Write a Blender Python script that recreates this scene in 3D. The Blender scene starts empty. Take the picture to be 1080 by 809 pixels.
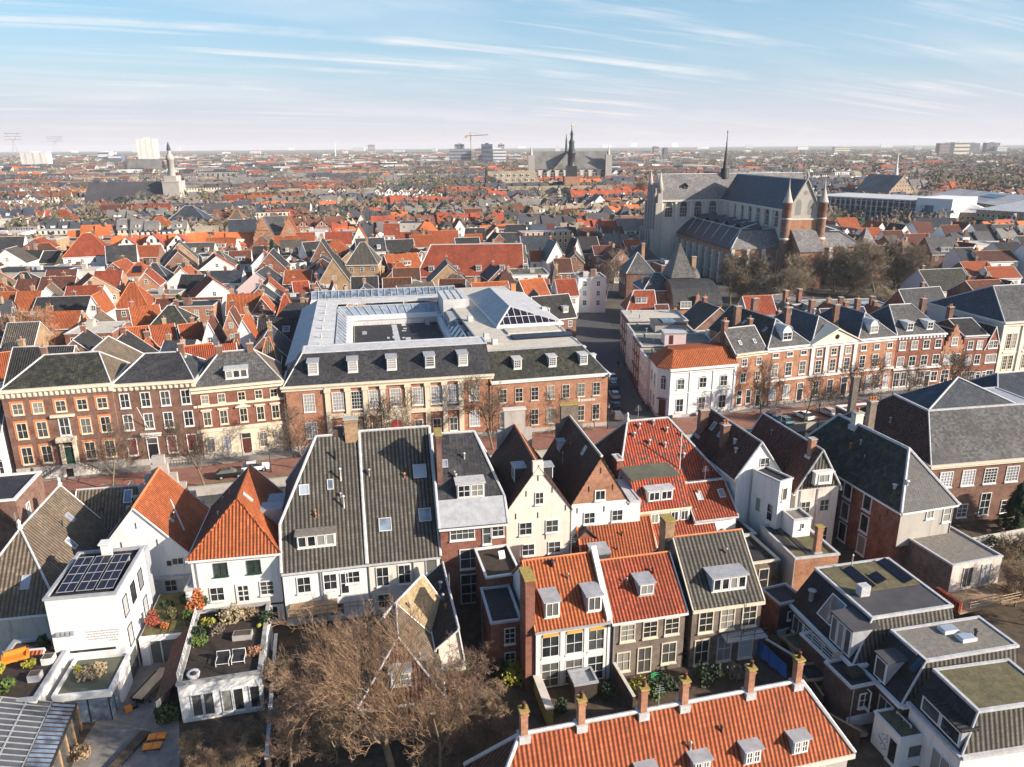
import bpy,math,random
from mathutils import Vector,Matrix
random.seed(7)
SC = bpy.context.scene
COL = SC.collection
R_ = math.radians
# ------------------------------------------------------------------ camera
FPX,CXP,CYP,CAMH = 800.0,540.0,404.5,50.0
PITCH = math.atan((404.5 - 153.5) / FPX)
ROLL = R_(-0.37)
def ray(x,y):
 a = (x - CXP) / FPX
 b = -(y - CYP) / FPX
 c,s = math.cos(-ROLL),math.sin(-ROLL)
 a,b = a * c + b * s,-a * s + b * c
 cp,sp = math.cos(PITCH),math.sin(PITCH)
 return (a,cp + b * sp,-sp + b * cp)
def P(x,y,z=0.0):
 """survey point: where the sight line through photo pixel (x, y) meets height z"""
 d = ray(x,y)
 t = (z - CAMH) / d[2]
 return Vector((d[0] * t,d[1] * t,z))
def fit(pL,pR,z,ang=None):
 """near wall of a house from its two eave corners -> origin, angle, width"""
 a,b = P(*pL,z),P(*pR,z)
 an = math.degrees(math.atan2(b.y - a.y,b.x - a.x))
 w = (b - a).length
 if ang is not None:
  w = w * math.cos(R_(an - ang))
  an = ang
 return (a.x,a.y),an,w
# ------------------------------------------------------------------ materials
MATS = {}
def newmat(name):
 m = bpy.data.materials.new(name)
 m.use_nodes = True
 nt = m.node_tree
 return m,nt,nt.nodes['Principled BSDF']
def nd(nt,t,**kw):
 n = nt.nodes.new(t)
 for k,v in kw.items():
  if k == 'op': n.operation = v
  elif k.startswith('i'): n.inputs[int(k[1:])].default_value = v
  else: setattr(n,k,v)
 return n
def math_(nt,op,a,b=None,clamp=False):
 n = nt.nodes.new('ShaderNodeMath');n.operation = op;n.use_clamp = clamp
 for i,v in enumerate((a,b)):
  if v is None: continue
  if isinstance(v,(int,float)): n.inputs[i].default_value = v
  else: nt.links.new(v,n.inputs[i])
 return n.outputs[0]
def mixc(nt,fac,a,b,blend='MIX'):
 n = nt.nodes.new('ShaderNodeMix');n.data_type = 'RGBA';n.blend_type = blend
 for i,v in ((0,fac),(6,a),(7,b)):
  if isinstance(v,(int,float)): n.inputs[i].default_value = v
  elif isinstance(v,tuple): n.inputs[i].default_value = (*v[:3],1)
  else: nt.links.new(v,n.inputs[i])
 return n.outputs[2]
def noise(nt,scale,detail=4,rough=0.6,vec=None,dim='3D'):
 n = nt.nodes.new('ShaderNodeTexNoise');n.noise_dimensions = dim
 n.inputs['Scale'].default_value = scale;n.inputs['Detail'].default_value = detail
 n.inputs['Roughness'].default_value = rough
 if vec is not None: nt.links.new(vec,n.inputs['Vector'])
 return n.outputs[0]
def ramp(nt,fac,p0,p1):
 n = nt.nodes.new('ShaderNodeMapRange');n.clamp = True
 n.inputs[1].default_value = p0;n.inputs[2].default_value = p1
 nt.links.new(fac,n.inputs[0])
 return n.outputs[0]
def coords(nt,kind='Object'):
 return nt.nodes.new('ShaderNodeTexCoord').outputs[kind]
def sc(c,f): return tuple(min(1,x * f) for x in c)
def worldvec(nt):
 return nt.nodes.new('ShaderNodeNewGeometry').outputs['Position']
def bump(nt,bsdf,h,dist=1.0,strength=1.0):
 b = nt.nodes.new('ShaderNodeBump');b.inputs['Distance'].default_value = dist
 b.inputs['Strength'].default_value = strength
 nt.links.new(h,b.inputs['Height']);nt.links.new(b.outputs[0],bsdf.inputs['Normal'])
def plain(name,col,rough=0.8,var=0.25,scale=0.7,dirt=None,dirt_amt=0.5,metal=0.0,bmp=0.0,objrand=0.0,spec=0.3):
 m,nt,bs = newmat(name)
 w = worldvec(nt)
 n1 = noise(nt,scale,5,0.65,w)
 c = mixc(nt,ramp(nt,n1,0.3,0.7),sc(col,1 - var),sc(col,1 + var))
 if dirt:
  n2 = noise(nt,scale * 2.3,6,0.7,w)
  c = mixc(nt,math_(nt,'MULTIPLY',ramp(nt,n2,0.52,0.72),dirt_amt),c,dirt)
 if objrand:
  oi = nt.nodes.new('ShaderNodeObjectInfo')
  v = math_(nt,'ADD',math_(nt,'MULTIPLY',oi.outputs['Random'],2 * objrand),1 - objrand)
  hs = nt.nodes.new('ShaderNodeHueSaturation');nt.links.new(c,hs.inputs['Color']);nt.links.new(v,hs.inputs['Value'])
  c = hs.outputs[0]
 nt.links.new(c,bs.inputs['Base Color'])
 bs.inputs['Roughness'].default_value = rough;bs.inputs['Metallic'].default_value = metal
 bs.inputs['Specular IOR Level'].default_value = spec
 if bmp: bump(nt,bs,noise(nt,9,4,0.7,w),bmp)
 MATS[name] = m
 return m
def tile(name,col,alt=None,moss=(0.10,0.095,0.05),moss_amt=0.35,pu=0.36,pv=0.36,alt_amt=0.0,rough=0.75,gap=0.85,seed=0.0,depth=0.075,rowd=0.03,var=.3):
 """pantiles: rolls across, courses up the slope; every tile its own shade, moss and age patches"""
 m,nt,bs = newmat(name)
 uv = nt.nodes.new('ShaderNodeUVMap').outputs[0]
 sp = nt.nodes.new('ShaderNodeSeparateXYZ');nt.links.new(uv,sp.inputs[0])
 u,v = sp.outputs[0],sp.outputs[1]
 wv = worldvec(nt)
 uu = math_(nt,'DIVIDE',u,pu);vv = math_(nt,'DIVIDE',v,pv)
 roll = math_(nt,'ADD',math_(nt,'MULTIPLY',math_(nt,'SINE',math_(nt,'MULTIPLY',uu,2 * math.pi)),0.5),0.5)
 fr = math_(nt,'FRACT',vv)
 cx = nt.nodes.new('ShaderNodeCombineXYZ')
 nt.links.new(math_(nt,'FLOOR',uu),cx.inputs[0]);nt.links.new(math_(nt,'FLOOR',vv),cx.inputs[1]);cx.inputs[2].default_value = seed
 wn = nt.nodes.new('ShaderNodeTexWhiteNoise');nt.links.new(cx.outputs[0],wn.inputs['Vector'])
 rnd = wn.outputs['Value']
 big = noise(nt,0.23,5,0.6,wv)
 c = mixc(nt,rnd,sc(col,1 - var),sc(col,1 + var))
 c = mixc(nt,math_(nt,'MULTIPLY',ramp(nt,big,0.38,0.66),0.7),c,sc(col,0.58))
 smp = nt.nodes.new('ShaderNodeMapping');smp.inputs['Scale'].default_value = (1.1,.16,1);nt.links.new(uv,smp.inputs[0])
 c = mixc(nt,math_(nt,'MULTIPLY',ramp(nt,noise(nt,1.0,5,.65,smp.outputs[0]),.50,.74),.55),c,sc(col,.36))
 c = mixc(nt,math_(nt,'MULTIPLY',ramp(nt,noise(nt,.5,3,.6,wv),.56,.74),.5),c,tuple(min(1,x * 1.25 + .035) for x in col))
 if alt:
  sel = math_(nt,'LESS_THAN',math_(nt,'ADD',rnd,math_(nt,'MULTIPLY',math_(nt,'SUBTRACT',big,0.5),1.6)),alt_amt)
  c = mixc(nt,sel,c,alt)
 ms = noise(nt,1.1,7,0.72,wv)
 c = mixc(nt,math_(nt,'MULTIPLY',ramp(nt,ms,0.50,0.68),moss_amt),c,moss)
 # colour is darker in the pans between the rolls and along the lap of each course
 pan = ramp(nt,roll,0.62,0.12)
 lap = ramp(nt,fr,0.14,0.0)
 g = math_(nt,'MAXIMUM',pan,math_(nt,'MULTIPLY',lap,0.7))
 c = mixc(nt,math_(nt,'MULTIPLY',g,gap),c,sc(col,0.22))
 nt.links.new(c,bs.inputs['Base Color'])
 bs.inputs['Roughness'].default_value = rough
 bs.inputs['Specular IOR Level'].default_value = 0.25
 h = math_(nt,'ADD',math_(nt,'MULTIPLY',roll,depth),math_(nt,'MULTIPLY',fr,-rowd))
 h = math_(nt,'ADD',h,math_(nt,'MULTIPLY',rnd,0.02))
 bump(nt,bs,h,1.0,0.9)
 MATS[name] = m
 return m
def brick(name,c1,c2,mortar=(0.35,0.3,0.25),stain=(0.06,0.045,0.04),stain_amt=0.5,scale=1.0):
 m,nt,bs = newmat(name)
 uv = nt.nodes.new('ShaderNodeUVMap').outputs[0]
 b = nt.nodes.new('ShaderNodeTexBrick')
 nt.links.new(uv,b.inputs['Vector'])
 b.inputs['Color1'].default_value = (*c1,1);b.inputs['Color2'].default_value = (*c2,1);b.inputs['Mortar'].default_value = (*mortar,1)
 b.inputs['Scale'].default_value = 1.0
 b.inputs['Brick Width'].default_value = 0.36 * scale;b.inputs['Row Height'].default_value = 0.13 * scale;b.inputs['Mortar Size'].default_value = 0.012 * scale
 w = worldvec(nt)
 c = mixc(nt,ramp(nt,noise(nt,0.55,6,0.7,w),0.42,0.72),b.outputs[0],sc(c1,0.55))
 c = mixc(nt,math_(nt,'MULTIPLY',ramp(nt,noise(nt,2.2,6,0.75,w),0.5,0.75),stain_amt),c,stain)
 c = mixc(nt,math_(nt,'MULTIPLY',ramp(nt,noise(nt,1.3,5,0.7,w),0.6,0.75),0.35),c,mortar)
 nt.links.new(c,bs.inputs['Base Color']);bs.inputs['Roughness'].default_value = 0.9;bs.inputs['Specular IOR Level'].default_value = 0.2
 bump(nt,bs,b.outputs[1],-0.008)
 MATS[name] = m
 return m
def plaster(name,col,stain=(0.35,0.32,0.27),amt=0.35):
 """painted render with rain streaks and patches"""
 m,nt,bs = newmat(name)
 w = worldvec(nt)
 mp = nt.nodes.new('ShaderNodeMapping');mp.inputs['Scale'].default_value = (2.2,2.2,0.25);nt.links.new(w,mp.inputs[0])
 s1 = noise(nt,1.0,6,0.7,mp.outputs[0])
 s2 = noise(nt,0.8,6,0.7,w)
 c = mixc(nt,math_(nt,'MULTIPLY',ramp(nt,s1,0.5,0.78),amt),col,stain)
 c = mixc(nt,math_(nt,'MULTIPLY',ramp(nt,s2,0.55,0.75),amt * 0.8),c,sc(stain,1.25))
 nt.links.new(c,bs.inputs['Base Color']);bs.inputs['Roughness'].default_value = 0.85;bs.inputs['Specular IOR Level'].default_value = 0.2
 bump(nt,bs,noise(nt,14,4,0.6,w),0.01)
 MATS[name] = m
 return m
def glass(name,dark=(0.012,0.014,0.016),light=(0.30,0.29,0.26),share=0.22,rough=0.06):
 """window: dark room, some with curtains or blinds behind the pane"""
 m,nt,bs = newmat(name)
 oi = nt.nodes.new('ShaderNodeObjectInfo')
 w = worldvec(nt)
 n = noise(nt,0.9,2,0.5,w)
 f = math_(nt,'GREATER_THAN',oi.outputs['Random'],1 - share)
 base = mixc(nt,ramp(nt,n,0.35,0.65),dark,sc(dark,3.0))
 cont = math_(nt,'MULTIPLY',math_(nt,'POWER',math_(nt,'FRACT',math_(nt,'MULTIPLY',oi.outputs['Random'],7.31)),3.0),.45)
 c = mixc(nt,math_(nt,'MAXIMUM',math_(nt,'MULTIPLY',f,0.8),cont),base,light)
 nt.links.new(c,bs.inputs['Base Color'])
 bs.inputs['Roughness'].default_value = rough;bs.inputs['Specular IOR Level'].default_value = 0.6
 bump(nt,bs,noise(nt,0.7,2,0.5,w),0.02)
 MATS[name] = m
 return m
tile('tile_orange',(0.450,0.124,0.041),alt=(.38,.095,.036),alt_amt=.25,moss=(.14,.065,.035),moss_amt=0.5,seed=1)
tile('tile_orange_worn',(0.396,0.104,0.038),alt=(0.36,0.085,0.034),alt_amt=0.3,moss=(.13,.055,.03),moss_amt=0.5,seed=2)
tile('tile_red',(0.360,0.077,0.036),moss_amt=0.3,seed=3)
tile('tile_red_patched',(0.414,0.077,0.036),alt=(0.09,0.08,0.08),alt_amt=0.16,moss_amt=0.15,seed=4)
tile('tile_brown',(0.120,0.050,0.034),moss_amt=0.4,seed=5)  # also paints shade onto left slopes of orange and red roofs
tile('tile_brown_red',(0.187,0.060,0.038),alt=(0.09,0.05,0.04),alt_amt=0.35,moss_amt=0.35,seed=6)
tile('tile_grey',(0.122,0.109,0.092),moss=(0.10,0.085,0.05),moss_amt=0.5,pu=0.44,gap=0.95,seed=7)
tile('tile_tan',(0.200,0.152,0.108),moss=(0.10,0.085,0.055),moss_amt=0.6,pu=0.42,gap=0.7,seed=8)
tile('tile_black',(0.040,0.038,0.040),moss=(0.09,0.09,0.05),moss_amt=0.35,pu=0.42,gap=0.6,seed=9)
tile('slate_shaded',(0.02,0.02,0.023),moss=(.05,.05,.045),moss_amt=.4,pu=.4,pv=.3,gap=.3,depth=.006,rowd=.016,rough=.6,seed=15,var=.4)  # darker copy of slate: shade painted onto the left mansard slopes
tile('slate',(0.046,0.046,0.051),moss=(0.085,0.075,0.055),moss_amt=0.5,pu=0.38,pv=0.30,gap=0.25,depth=0.006,rowd=0.016,rough=0.55,seed=10,var=.5)
tile('slate_pale',(0.105,0.100,0.098),moss=(0.075,0.066,0.052),moss_amt=0.6,pu=0.40,pv=0.32,gap=0.25,depth=0.006,rowd=0.016,rough=0.6,seed=11,var=.5)
tile('slate_mossy',(0.036,0.037,0.031),moss=(0.10,0.092,0.048),moss_amt=0.85,pu=0.40,pv=0.32,gap=0.3,depth=0.006,rowd=0.016,rough=0.7,seed=12,var=.5)
tile('slate_blue',(0.047,0.053,0.066),moss=(0.10,0.11,0.09),moss_amt=0.3,pu=0.5,pv=0.4,gap=0.2,depth=0.004,rowd=0.012,rough=0.45,seed=13)  # bluish slate; on left-facing slopes it paints skylit shade
tile('slate_lit',(0.21,0.20,0.195),moss=(.11,.10,.08),moss_amt=.55,pu=.6,pv=.45,gap=.2,depth=.004,rowd=.012,rough=.6,seed=17,var=.35)  # church slate with sunlight painted in, paler on slopes facing the sun
tile('slate_shade_stained',(0.045,0.058,0.085),moss=(.12,.15,.11),moss_amt=.75,pu=.7,pv=.5,gap=.2,depth=.004,rowd=.012,rough=.5,seed=16,var=.3)  # green stains over blue shade painted on the nave's left slope
tile('thatch_like',(0.42,0.31,0.17),moss=(0.22,0.17,0.10),moss_amt=0.5,pu=0.25,pv=0.2,gap=0.35,depth=0.01,rowd=0.02,seed=14)
brick('brick_brown',(0.211,0.101,0.069),(0.175,0.085,0.06))
brick('brick_red',(0.255,0.081,0.047),(0.22,0.075,0.048))
brick('brick_orange',(0.45,0.21,0.12),(0.34,0.15,0.088),mortar=(0.45,0.36,0.27),stain_amt=0.3)
brick('brick_dark',(0.10,0.06,0.048),(0.075,0.047,0.04),mortar=(0.22,0.19,0.17))
brick('brick_grey',(0.187,0.148,0.121),(0.18,0.14,0.115),stain_amt=0.45)
brick('brick_tan',(0.42,0.27,0.15),(0.34,0.21,0.115),stain_amt=0.3)
plaster('white_plaster',(0.70,0.69,0.67),amt=0.65,stain=(.42,.39,.34))
plaster('white_clean',(0.68,0.665,0.645),amt=0.25,stain=(.5,.47,.43))
plaster('cream_plaster',(0.68,0.62,0.53),amt=0.45)
plaster('yellow_plaster',(0.62,0.46,0.22),amt=0.3)
plaster('grey_plaster',(0.40,0.37,0.33),amt=0.5,stain=(0.16,0.14,0.12))
plaster('weathered_plaster',(0.58,0.52,0.46),stain=(0.17,0.14,0.12),amt=0.75)
plaster('stone',(0.60,0.545,0.465),stain=(0.20,0.17,0.14),amt=0.5)
plaster('stone_grey',(0.40,0.365,0.33),stain=(0.13,0.11,0.10),amt=0.6)
plaster('cream_stone',(0.64,0.55,0.41),stain=(0.33,0.26,0.18),amt=0.35)
plaster('pale_stone',(0.62,0.57,0.49),stain=(0.3,0.26,0.21),amt=0.4)
plaster('pink_plaster',(0.68,0.52,0.50),amt=0.3)
plain('white_paint',(0.68,0.67,0.645),0.5,0.06,1.5,dirt=(0.45,0.42,0.37),dirt_amt=0.35)
plain('cream_paint',(0.64,0.57,0.44),0.5,0.08,1.5,dirt=(0.4,0.34,0.26),dirt_amt=0.3)
plain('ochre_paint',(0.62,0.36,0.08),0.6,0.12,1.5)
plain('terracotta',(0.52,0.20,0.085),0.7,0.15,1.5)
plain('green_paint',(0.02,0.055,0.038),0.4,0.1,1.5)
plain('black_paint',(0.02,0.02,0.022),0.4,0.15,1.5)
plain('red_paint',(0.45,0.015,0.02),0.5,0.1,1.5)
plain('brown_paint',(0.09,0.03,0.025),0.5,0.15,1.5)
plain('orange_paint',(0.75,0.22,0.03),0.5,0.1,2)
plain('blue_tarp',(0.06,0.18,0.50),0.4,0.15,1.2)
plain('lead',(0.34,0.345,0.36),0.5,0.18,1.2,dirt=(0.18,0.17,0.16),dirt_amt=0.5)
plain('lead_white',(0.48,0.475,0.47),0.55,0.18,1.6,dirt=(0.24,0.22,0.2),dirt_amt=0.7)
plain('zinc',(0.38,0.38,0.385),0.6,0.15,0.5,dirt=(0.27,0.26,0.26),dirt_amt=0.5)
plain('zinc_pale',(0.50,0.495,0.485),0.65,0.15,0.5,dirt=(0.30,0.285,0.27),dirt_amt=0.8)
plain('bitumen',(0.028,0.027,0.030),0.75,0.35,0.6,dirt=(0.11,0.10,0.095),dirt_amt=0.5)
plain('bitumen_grey',(0.068,0.064,0.067),0.8,0.25,0.5,dirt=(0.06,0.058,0.058),dirt_amt=0.5)
plain('gravel_roof',(0.200,0.180,0.152),0.95,0.3,2.5,dirt=(0.12,0.105,0.085),dirt_amt=0.7,bmp=0.05)
plain('moss_roof',(0.136,0.116,0.060),0.95,0.35,1.6,dirt=(0.085,0.075,0.05),dirt_amt=0.8,bmp=0.05)
plain('sedum',(0.10,0.095,0.04),0.95,0.5,1.6,dirt=(0.22,0.11,0.05),dirt_amt=0.7,bmp=0.06)
plain('roof_green',(0.115,0.12,0.085),0.9,0.2,0.6,dirt=(0.07,0.07,0.05),dirt_amt=0.6)
plain('sand_roof',(0.50,0.45,0.37),0.9,0.15,0.8,dirt=(0.3,0.26,0.21),dirt_amt=0.5)
plain('lichen',(0.34,0.25,0.07),0.9,0.35,4.0,dirt=(0.15,0.13,0.08),dirt_amt=0.95)
plain('concrete',(0.36,0.34,0.31),0.9,0.2,0.6,dirt=(0.17,0.155,0.135),dirt_amt=0.6)
plain('wood',(0.30,0.20,0.12),0.75,0.25,2.0)
plain('wood_pale',(0.46,0.35,0.23),0.75,0.2,2.0)
plain('wood_dark',(0.048,0.036,0.028),0.8,0.3,2.0)
plain('metal_grey',(0.30,0.30,0.31),0.4,0.15,2.0)
plain('metal_dark',(0.035,0.036,0.04),0.45,0.2,2.0)
plain('rubber',(0.015,0.015,0.016),0.8,0.1,3)
plain('copper_green',(0.11,0.26,0.20),0.6,0.25,0.8,dirt=(0.04,0.06,0.05),dirt_amt=0.7)
plain('leaf_green',(0.075,0.115,0.025),0.7,0.45,1.5)
plain('leaf_yellow',(0.26,0.24,0.03),0.7,0.35,2)
plain('leaf_dark',(0.022,0.042,0.016),0.7,0.4,0.8)
plain('leaf_orange',(0.40,0.125,0.035),0.75,0.35,2)
plain('leaf_red',(0.25,0.06,0.035),0.75,0.35,2)
plain('dry_grass',(0.36,0.28,0.17),0.9,0.3,2)
plain('bark',(0.17,0.13,0.085),0.9,0.3,2.0,dirt=(0.17,0.17,0.06),dirt_amt=0.5)
plain('twig',(0.25,0.175,0.11),0.9,0.3,0.8,dirt=(0.30,0.26,0.10),dirt_amt=0.5)
plain('twig_red',(0.20,0.13,0.09),0.9,0.3,1.0)
plain('twig_grey',(0.19,0.15,0.105),0.9,0.3,0.3)
plain('twig_dark',(0.12,0.09,0.065),0.9,0.3,0.8)
plain('twig_rust',(0.33,0.17,0.10),0.9,0.25,0.6)
plain('pv_cell',(0.014,0.013,0.026),0.35,0.2,1.0,spec=0.4)
glass('pane')
glass('pane_dark',share=0.05)
glass('pane_blind',light=(0.42,0.41,0.39),share=0.8)
glass('pane_light',light=(0.50,0.52,0.55),share=0.45)
glass('pane_red',dark=(0.10,0.01,0.012),share=0.0)
glass('pane_sky',dark=(0.07,0.09,0.12),light=(0.35,0.40,0.46),share=0.4,rough=0.06)
# ------------------------------------------------------------------ mesh builder
class MB:
 def __init__(s): s.v = [];s.f = [];s.m = [];s.sm = []
 def poly(s,pts,m=0,smooth=False):
  n = len(s.v);s.v.extend(tuple(p) for p in pts);s.f.append(tuple(range(n,n + len(pts))));s.m.append(m);s.sm.append(smooth)
 def box(s,x0,x1,y0,y1,z0,z1,m=0):
  a = [(x0,y0,z0),(x1,y0,z0),(x1,y1,z0),(x0,y1,z0),(x0,y0,z1),(x1,y0,z1),(x1,y1,z1),(x0,y1,z1)]
  for q in ((0,1,5,4),(1,2,6,5),(2,3,7,6),(3,0,4,7),(4,5,6,7),(3,2,1,0)): s.poly([a[i] for i in q],m)
 def prism(s,poly,z0,z1,m=0,mt=None,bottom=False,top=True):
  n = len(poly)
  for i in range(n):
   a,b = poly[i],poly[(i + 1) % n]
   s.poly([(a[0],a[1],z0),(b[0],b[1],z0),(b[0],b[1],z1),(a[0],a[1],z1)],m)
  if top: s.poly([(p[0],p[1],z1) for p in poly],m if mt is None else mt)
  if bottom: s.poly([(p[0],p[1],z0) for p in reversed(poly)],m)
 def slab(s,pts,t,m=0):
  """roof slope given thickness t downward"""
  s.poly(pts,m)
  low = [(p[0],p[1],p[2] - t) for p in pts]
  s.poly(list(reversed(low)),m)
  for i in range(len(pts)):
   j = (i + 1) % len(pts)
   s.poly([low[i],low[j],pts[j],pts[i]],m)
 def tube(s,p,q,r0,r1=None,n=6,m=0,cap=True,smooth=False):
  r1 = r0 if r1 is None else r1
  p,q = Vector(p),Vector(q);d = q - p
  if d.length < 1e-6: return
  d.normalize()
  a = d.orthogonal().normalized();b = d.cross(a)
  k = len(s.v)
  for c,r in ((p,r0),(q,r1)):
   for i in range(n):
    t = 2 * math.pi * i / n
    s.v.append(tuple(c + a * (math.cos(t) * r) + b * (math.sin(t) * r)))
  for i in range(n):
   j = (i + 1) % n
   s.f.append((k + i,k + j,k + n + j,k + n + i));s.m.append(m);s.sm.append(smooth)
  if cap:
   s.f.append(tuple(range(k + n,k + 2 * n)));s.m.append(m);s.sm.append(False)
   s.f.append(tuple(reversed(range(k,k + n))));s.m.append(m);s.sm.append(False)
 def lathe(s,prof,n=12,m=0,c=(0,0),smooth=True):
  k = len(s.v)
  for r,z in prof:
   for i in range(n):
    t = 2 * math.pi * i / n
    s.v.append((c[0] + r * math.cos(t),c[1] + r * math.sin(t),z))
  for a in range(len(prof) - 1):
   for i in range(n):
    j = (i + 1) % n
    s.f.append((k + a * n + i,k + a * n + j,k + (a + 1) * n + j,k + (a + 1) * n + i));s.m.append(m);s.sm.append(smooth)
  s.f.append(tuple(k + (len(prof) - 1) * n + i for i in range(n)));s.m.append(m);s.sm.append(False)
 def mesh(s,name,mats):
  me = bpy.data.meshes.new(name)
  me.from_pydata(s.v,[],s.f)
  for mt in mats: me.materials.append(MATS[mt])
  me.polygons.foreach_set('material_index',s.m)
  me.polygons.foreach_set('use_smooth',s.sm)
  uvl = me.uv_layers.new(name='UVMap')
  data = [0.0] * (2 * len(me.loops))
  li = 0
  V = s.v
  for f in s.f:
   p0,p1,p2 = V[f[0]],V[f[1]],V[f[2]]
   # newell normal
   nx = ny = nz = 0.0
   for i in range(len(f)):
    a = V[f[i]];b = V[f[(i + 1) % len(f)]]
    nx += (a[1] - b[1]) * (a[2] + b[2]);ny += (a[2] - b[2]) * (a[0] + b[0]);nz += (a[0] - b[0]) * (a[1] + b[1])
   l = math.sqrt(nx * nx + ny * ny + nz * nz) or 1.0
   nx /= l;ny /= l;nz /= l
   h = math.hypot(nx,ny)
   if h < 0.05: ux,uy = 1.0,0.0;vx,vy,vz = 0.0,1.0,0.0
   else:
    ux,uy = -ny / h,nx / h
    vx,vy,vz = -nz * uy * 1.0,nz * ux,nx * uy - ny * ux
    if vz < 0: vx,vy,vz = -vx,-vy,-vz
   for i in f:
    p = V[i]
    data[li] = p[0] * ux + p[1] * uy;data[li + 1] = p[0] * vx + p[1] * vy + p[2] * vz
    li += 2
  uvl.data.foreach_set('uv',data)
  return me
 def build(s,name,mats,parent=None,loc=(0,0,0),rz=0.0):
  if isinstance(mats,str): mats = [mats]
  return link(name,s.mesh(name,mats),parent,loc,rz)
def link(name,me,parent=None,loc=(0,0,0),rz=0.0):
 o = bpy.data.objects.new(name,me);COL.objects.link(o)
 o.location = loc;o.rotation_euler = (0,0,rz)
 if parent is not None: o.parent = parent
 return o
LABELS = {}
def tag(o,label,cat,group=None):
 o['label'] = label;o['category'] = cat
 if group: o['group'] = group
 return o
def kind(o,k): o['kind'] = k;return o
def thing(name,label,cat,loc=(0,0,0),rz=0.0,group=None):
 return tag(link(name,None,None,loc,rz),label,cat,group)
# ------------------------------------------------------------------ shared part meshes
CACHE = {}
def cached(key,fn):
 if key not in CACHE: CACHE[key] = fn()
 return CACHE[key]
def frame_mesh(w,h,cols,rows,fm,sill,arch,fw):
 fw *= .78
 def f():
  b = MB();d = 0.09
  x0,x1 = -w / 2,w / 2
  b.box(x0,x0 + fw,-d,0,0,h);b.box(x1 - fw,x1,-d,0,0,h)
  b.box(x0 + fw,x1 - fw,-d,0,0,fw);b.box(x0 + fw,x1 - fw,-d,0,h - fw,h)
  mt = max(0.05,fw * 0.45)
  for i in range(1,cols):
   x = x0 + fw + (w - 2 * fw) * i / cols;b.box(x - mt / 2,x + mt / 2,-d * 0.8,0,fw,h - fw)
  for j in range(1,rows):
   z = fw + (h - 2 * fw) * j / rows;b.box(x0 + fw,x1 - fw,-d * 0.75,0,z - mt / 2,z + mt / 2)
  if sill: b.box(x0 - 0.06,x1 + 0.06,-0.2,0,-0.14,-0.002)
  if arch:
   n = 8;r = w / 2
   for i in range(n):
    a0,a1 = math.pi * i / n,math.pi * (i + 1) / n
    q = [(r * math.cos(a0),h + arch * math.sin(a0)),(r * math.cos(a1),h + arch * math.sin(a1)),((r - fw) * math.cos(a1),h + max(0,arch - fw) * math.sin(a1)),((r - fw) * math.cos(a0),h + max(0,arch - fw) * math.sin(a0))]
    b.poly([(p[0],-d,p[1]) for p in reversed(q)])
    b.poly([(q[0][0],-d,q[0][1]),(q[1][0],-d,q[1][1]),(q[1][0],0,q[1][1]),(q[0][0],0,q[0][1])])
  return b.mesh('window',[fm])
 return cached(('fr',round(w,2),round(h,2),cols,rows,fm,sill,arch,fw),f)
def pane_mesh(w,h,gm,arch=0):
 def f():
  b = MB()
  pts = [(-w / 2 + 0.03,-0.02,0.03),(w / 2 - 0.03,-0.02,0.03)]
  if arch:
   for i in range(0,9):
    a = math.pi * i / 8;pts.append(((w / 2 - 0.03) * math.cos(a),-0.02,h + (arch - 0.04) * math.sin(a)))
  else: pts += [(w / 2 - 0.03,-0.02,h - 0.03),(-w / 2 + 0.03,-0.02,h - 0.03)]
  b.poly(pts)
  return b.mesh('pane',[gm])
 return cached(('pn',round(w,2),round(h,2),gm,arch),f)
def winsolo_mesh(w,h,cols,rows,fm,gm,fw=0.1,arch=0):
 """window of one piece, frame and panes, for dormers and far houses"""
 def f():
  b = MB();d = 0.08
  b.poly([(-w / 2,-0.03,0),(w / 2,-0.03,0),(w / 2,-0.03,h),(-w / 2,-0.03,h)],1)
  x0,x1 = -w / 2,w / 2
  b.box(x0,x0 + fw,-d,0,0,h);b.box(x1 - fw,x1,-d,0,0,h)
  b.box(x0 + fw,x1 - fw,-d,0,0,fw);b.box(x0 + fw,x1 - fw,-d,0,h - fw,h)
  mt = fw * 0.7
  for i in range(1,cols):
   x = x0 + fw + (w - 2 * fw) * i / cols;b.box(x - mt / 2,x + mt / 2,-d * 0.9,0,fw,h - fw)
  for j in range(1,rows):
   z = fw + (h - 2 * fw) * j / rows;b.box(x0 + fw,x1 - fw,-d * 0.8,0,z - mt / 2,z + mt / 2)
  return b.mesh('window',[fm,gm])
 return cached(('ws',round(w,2),round(h,2),cols,rows,fm,gm,fw),f)
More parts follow.
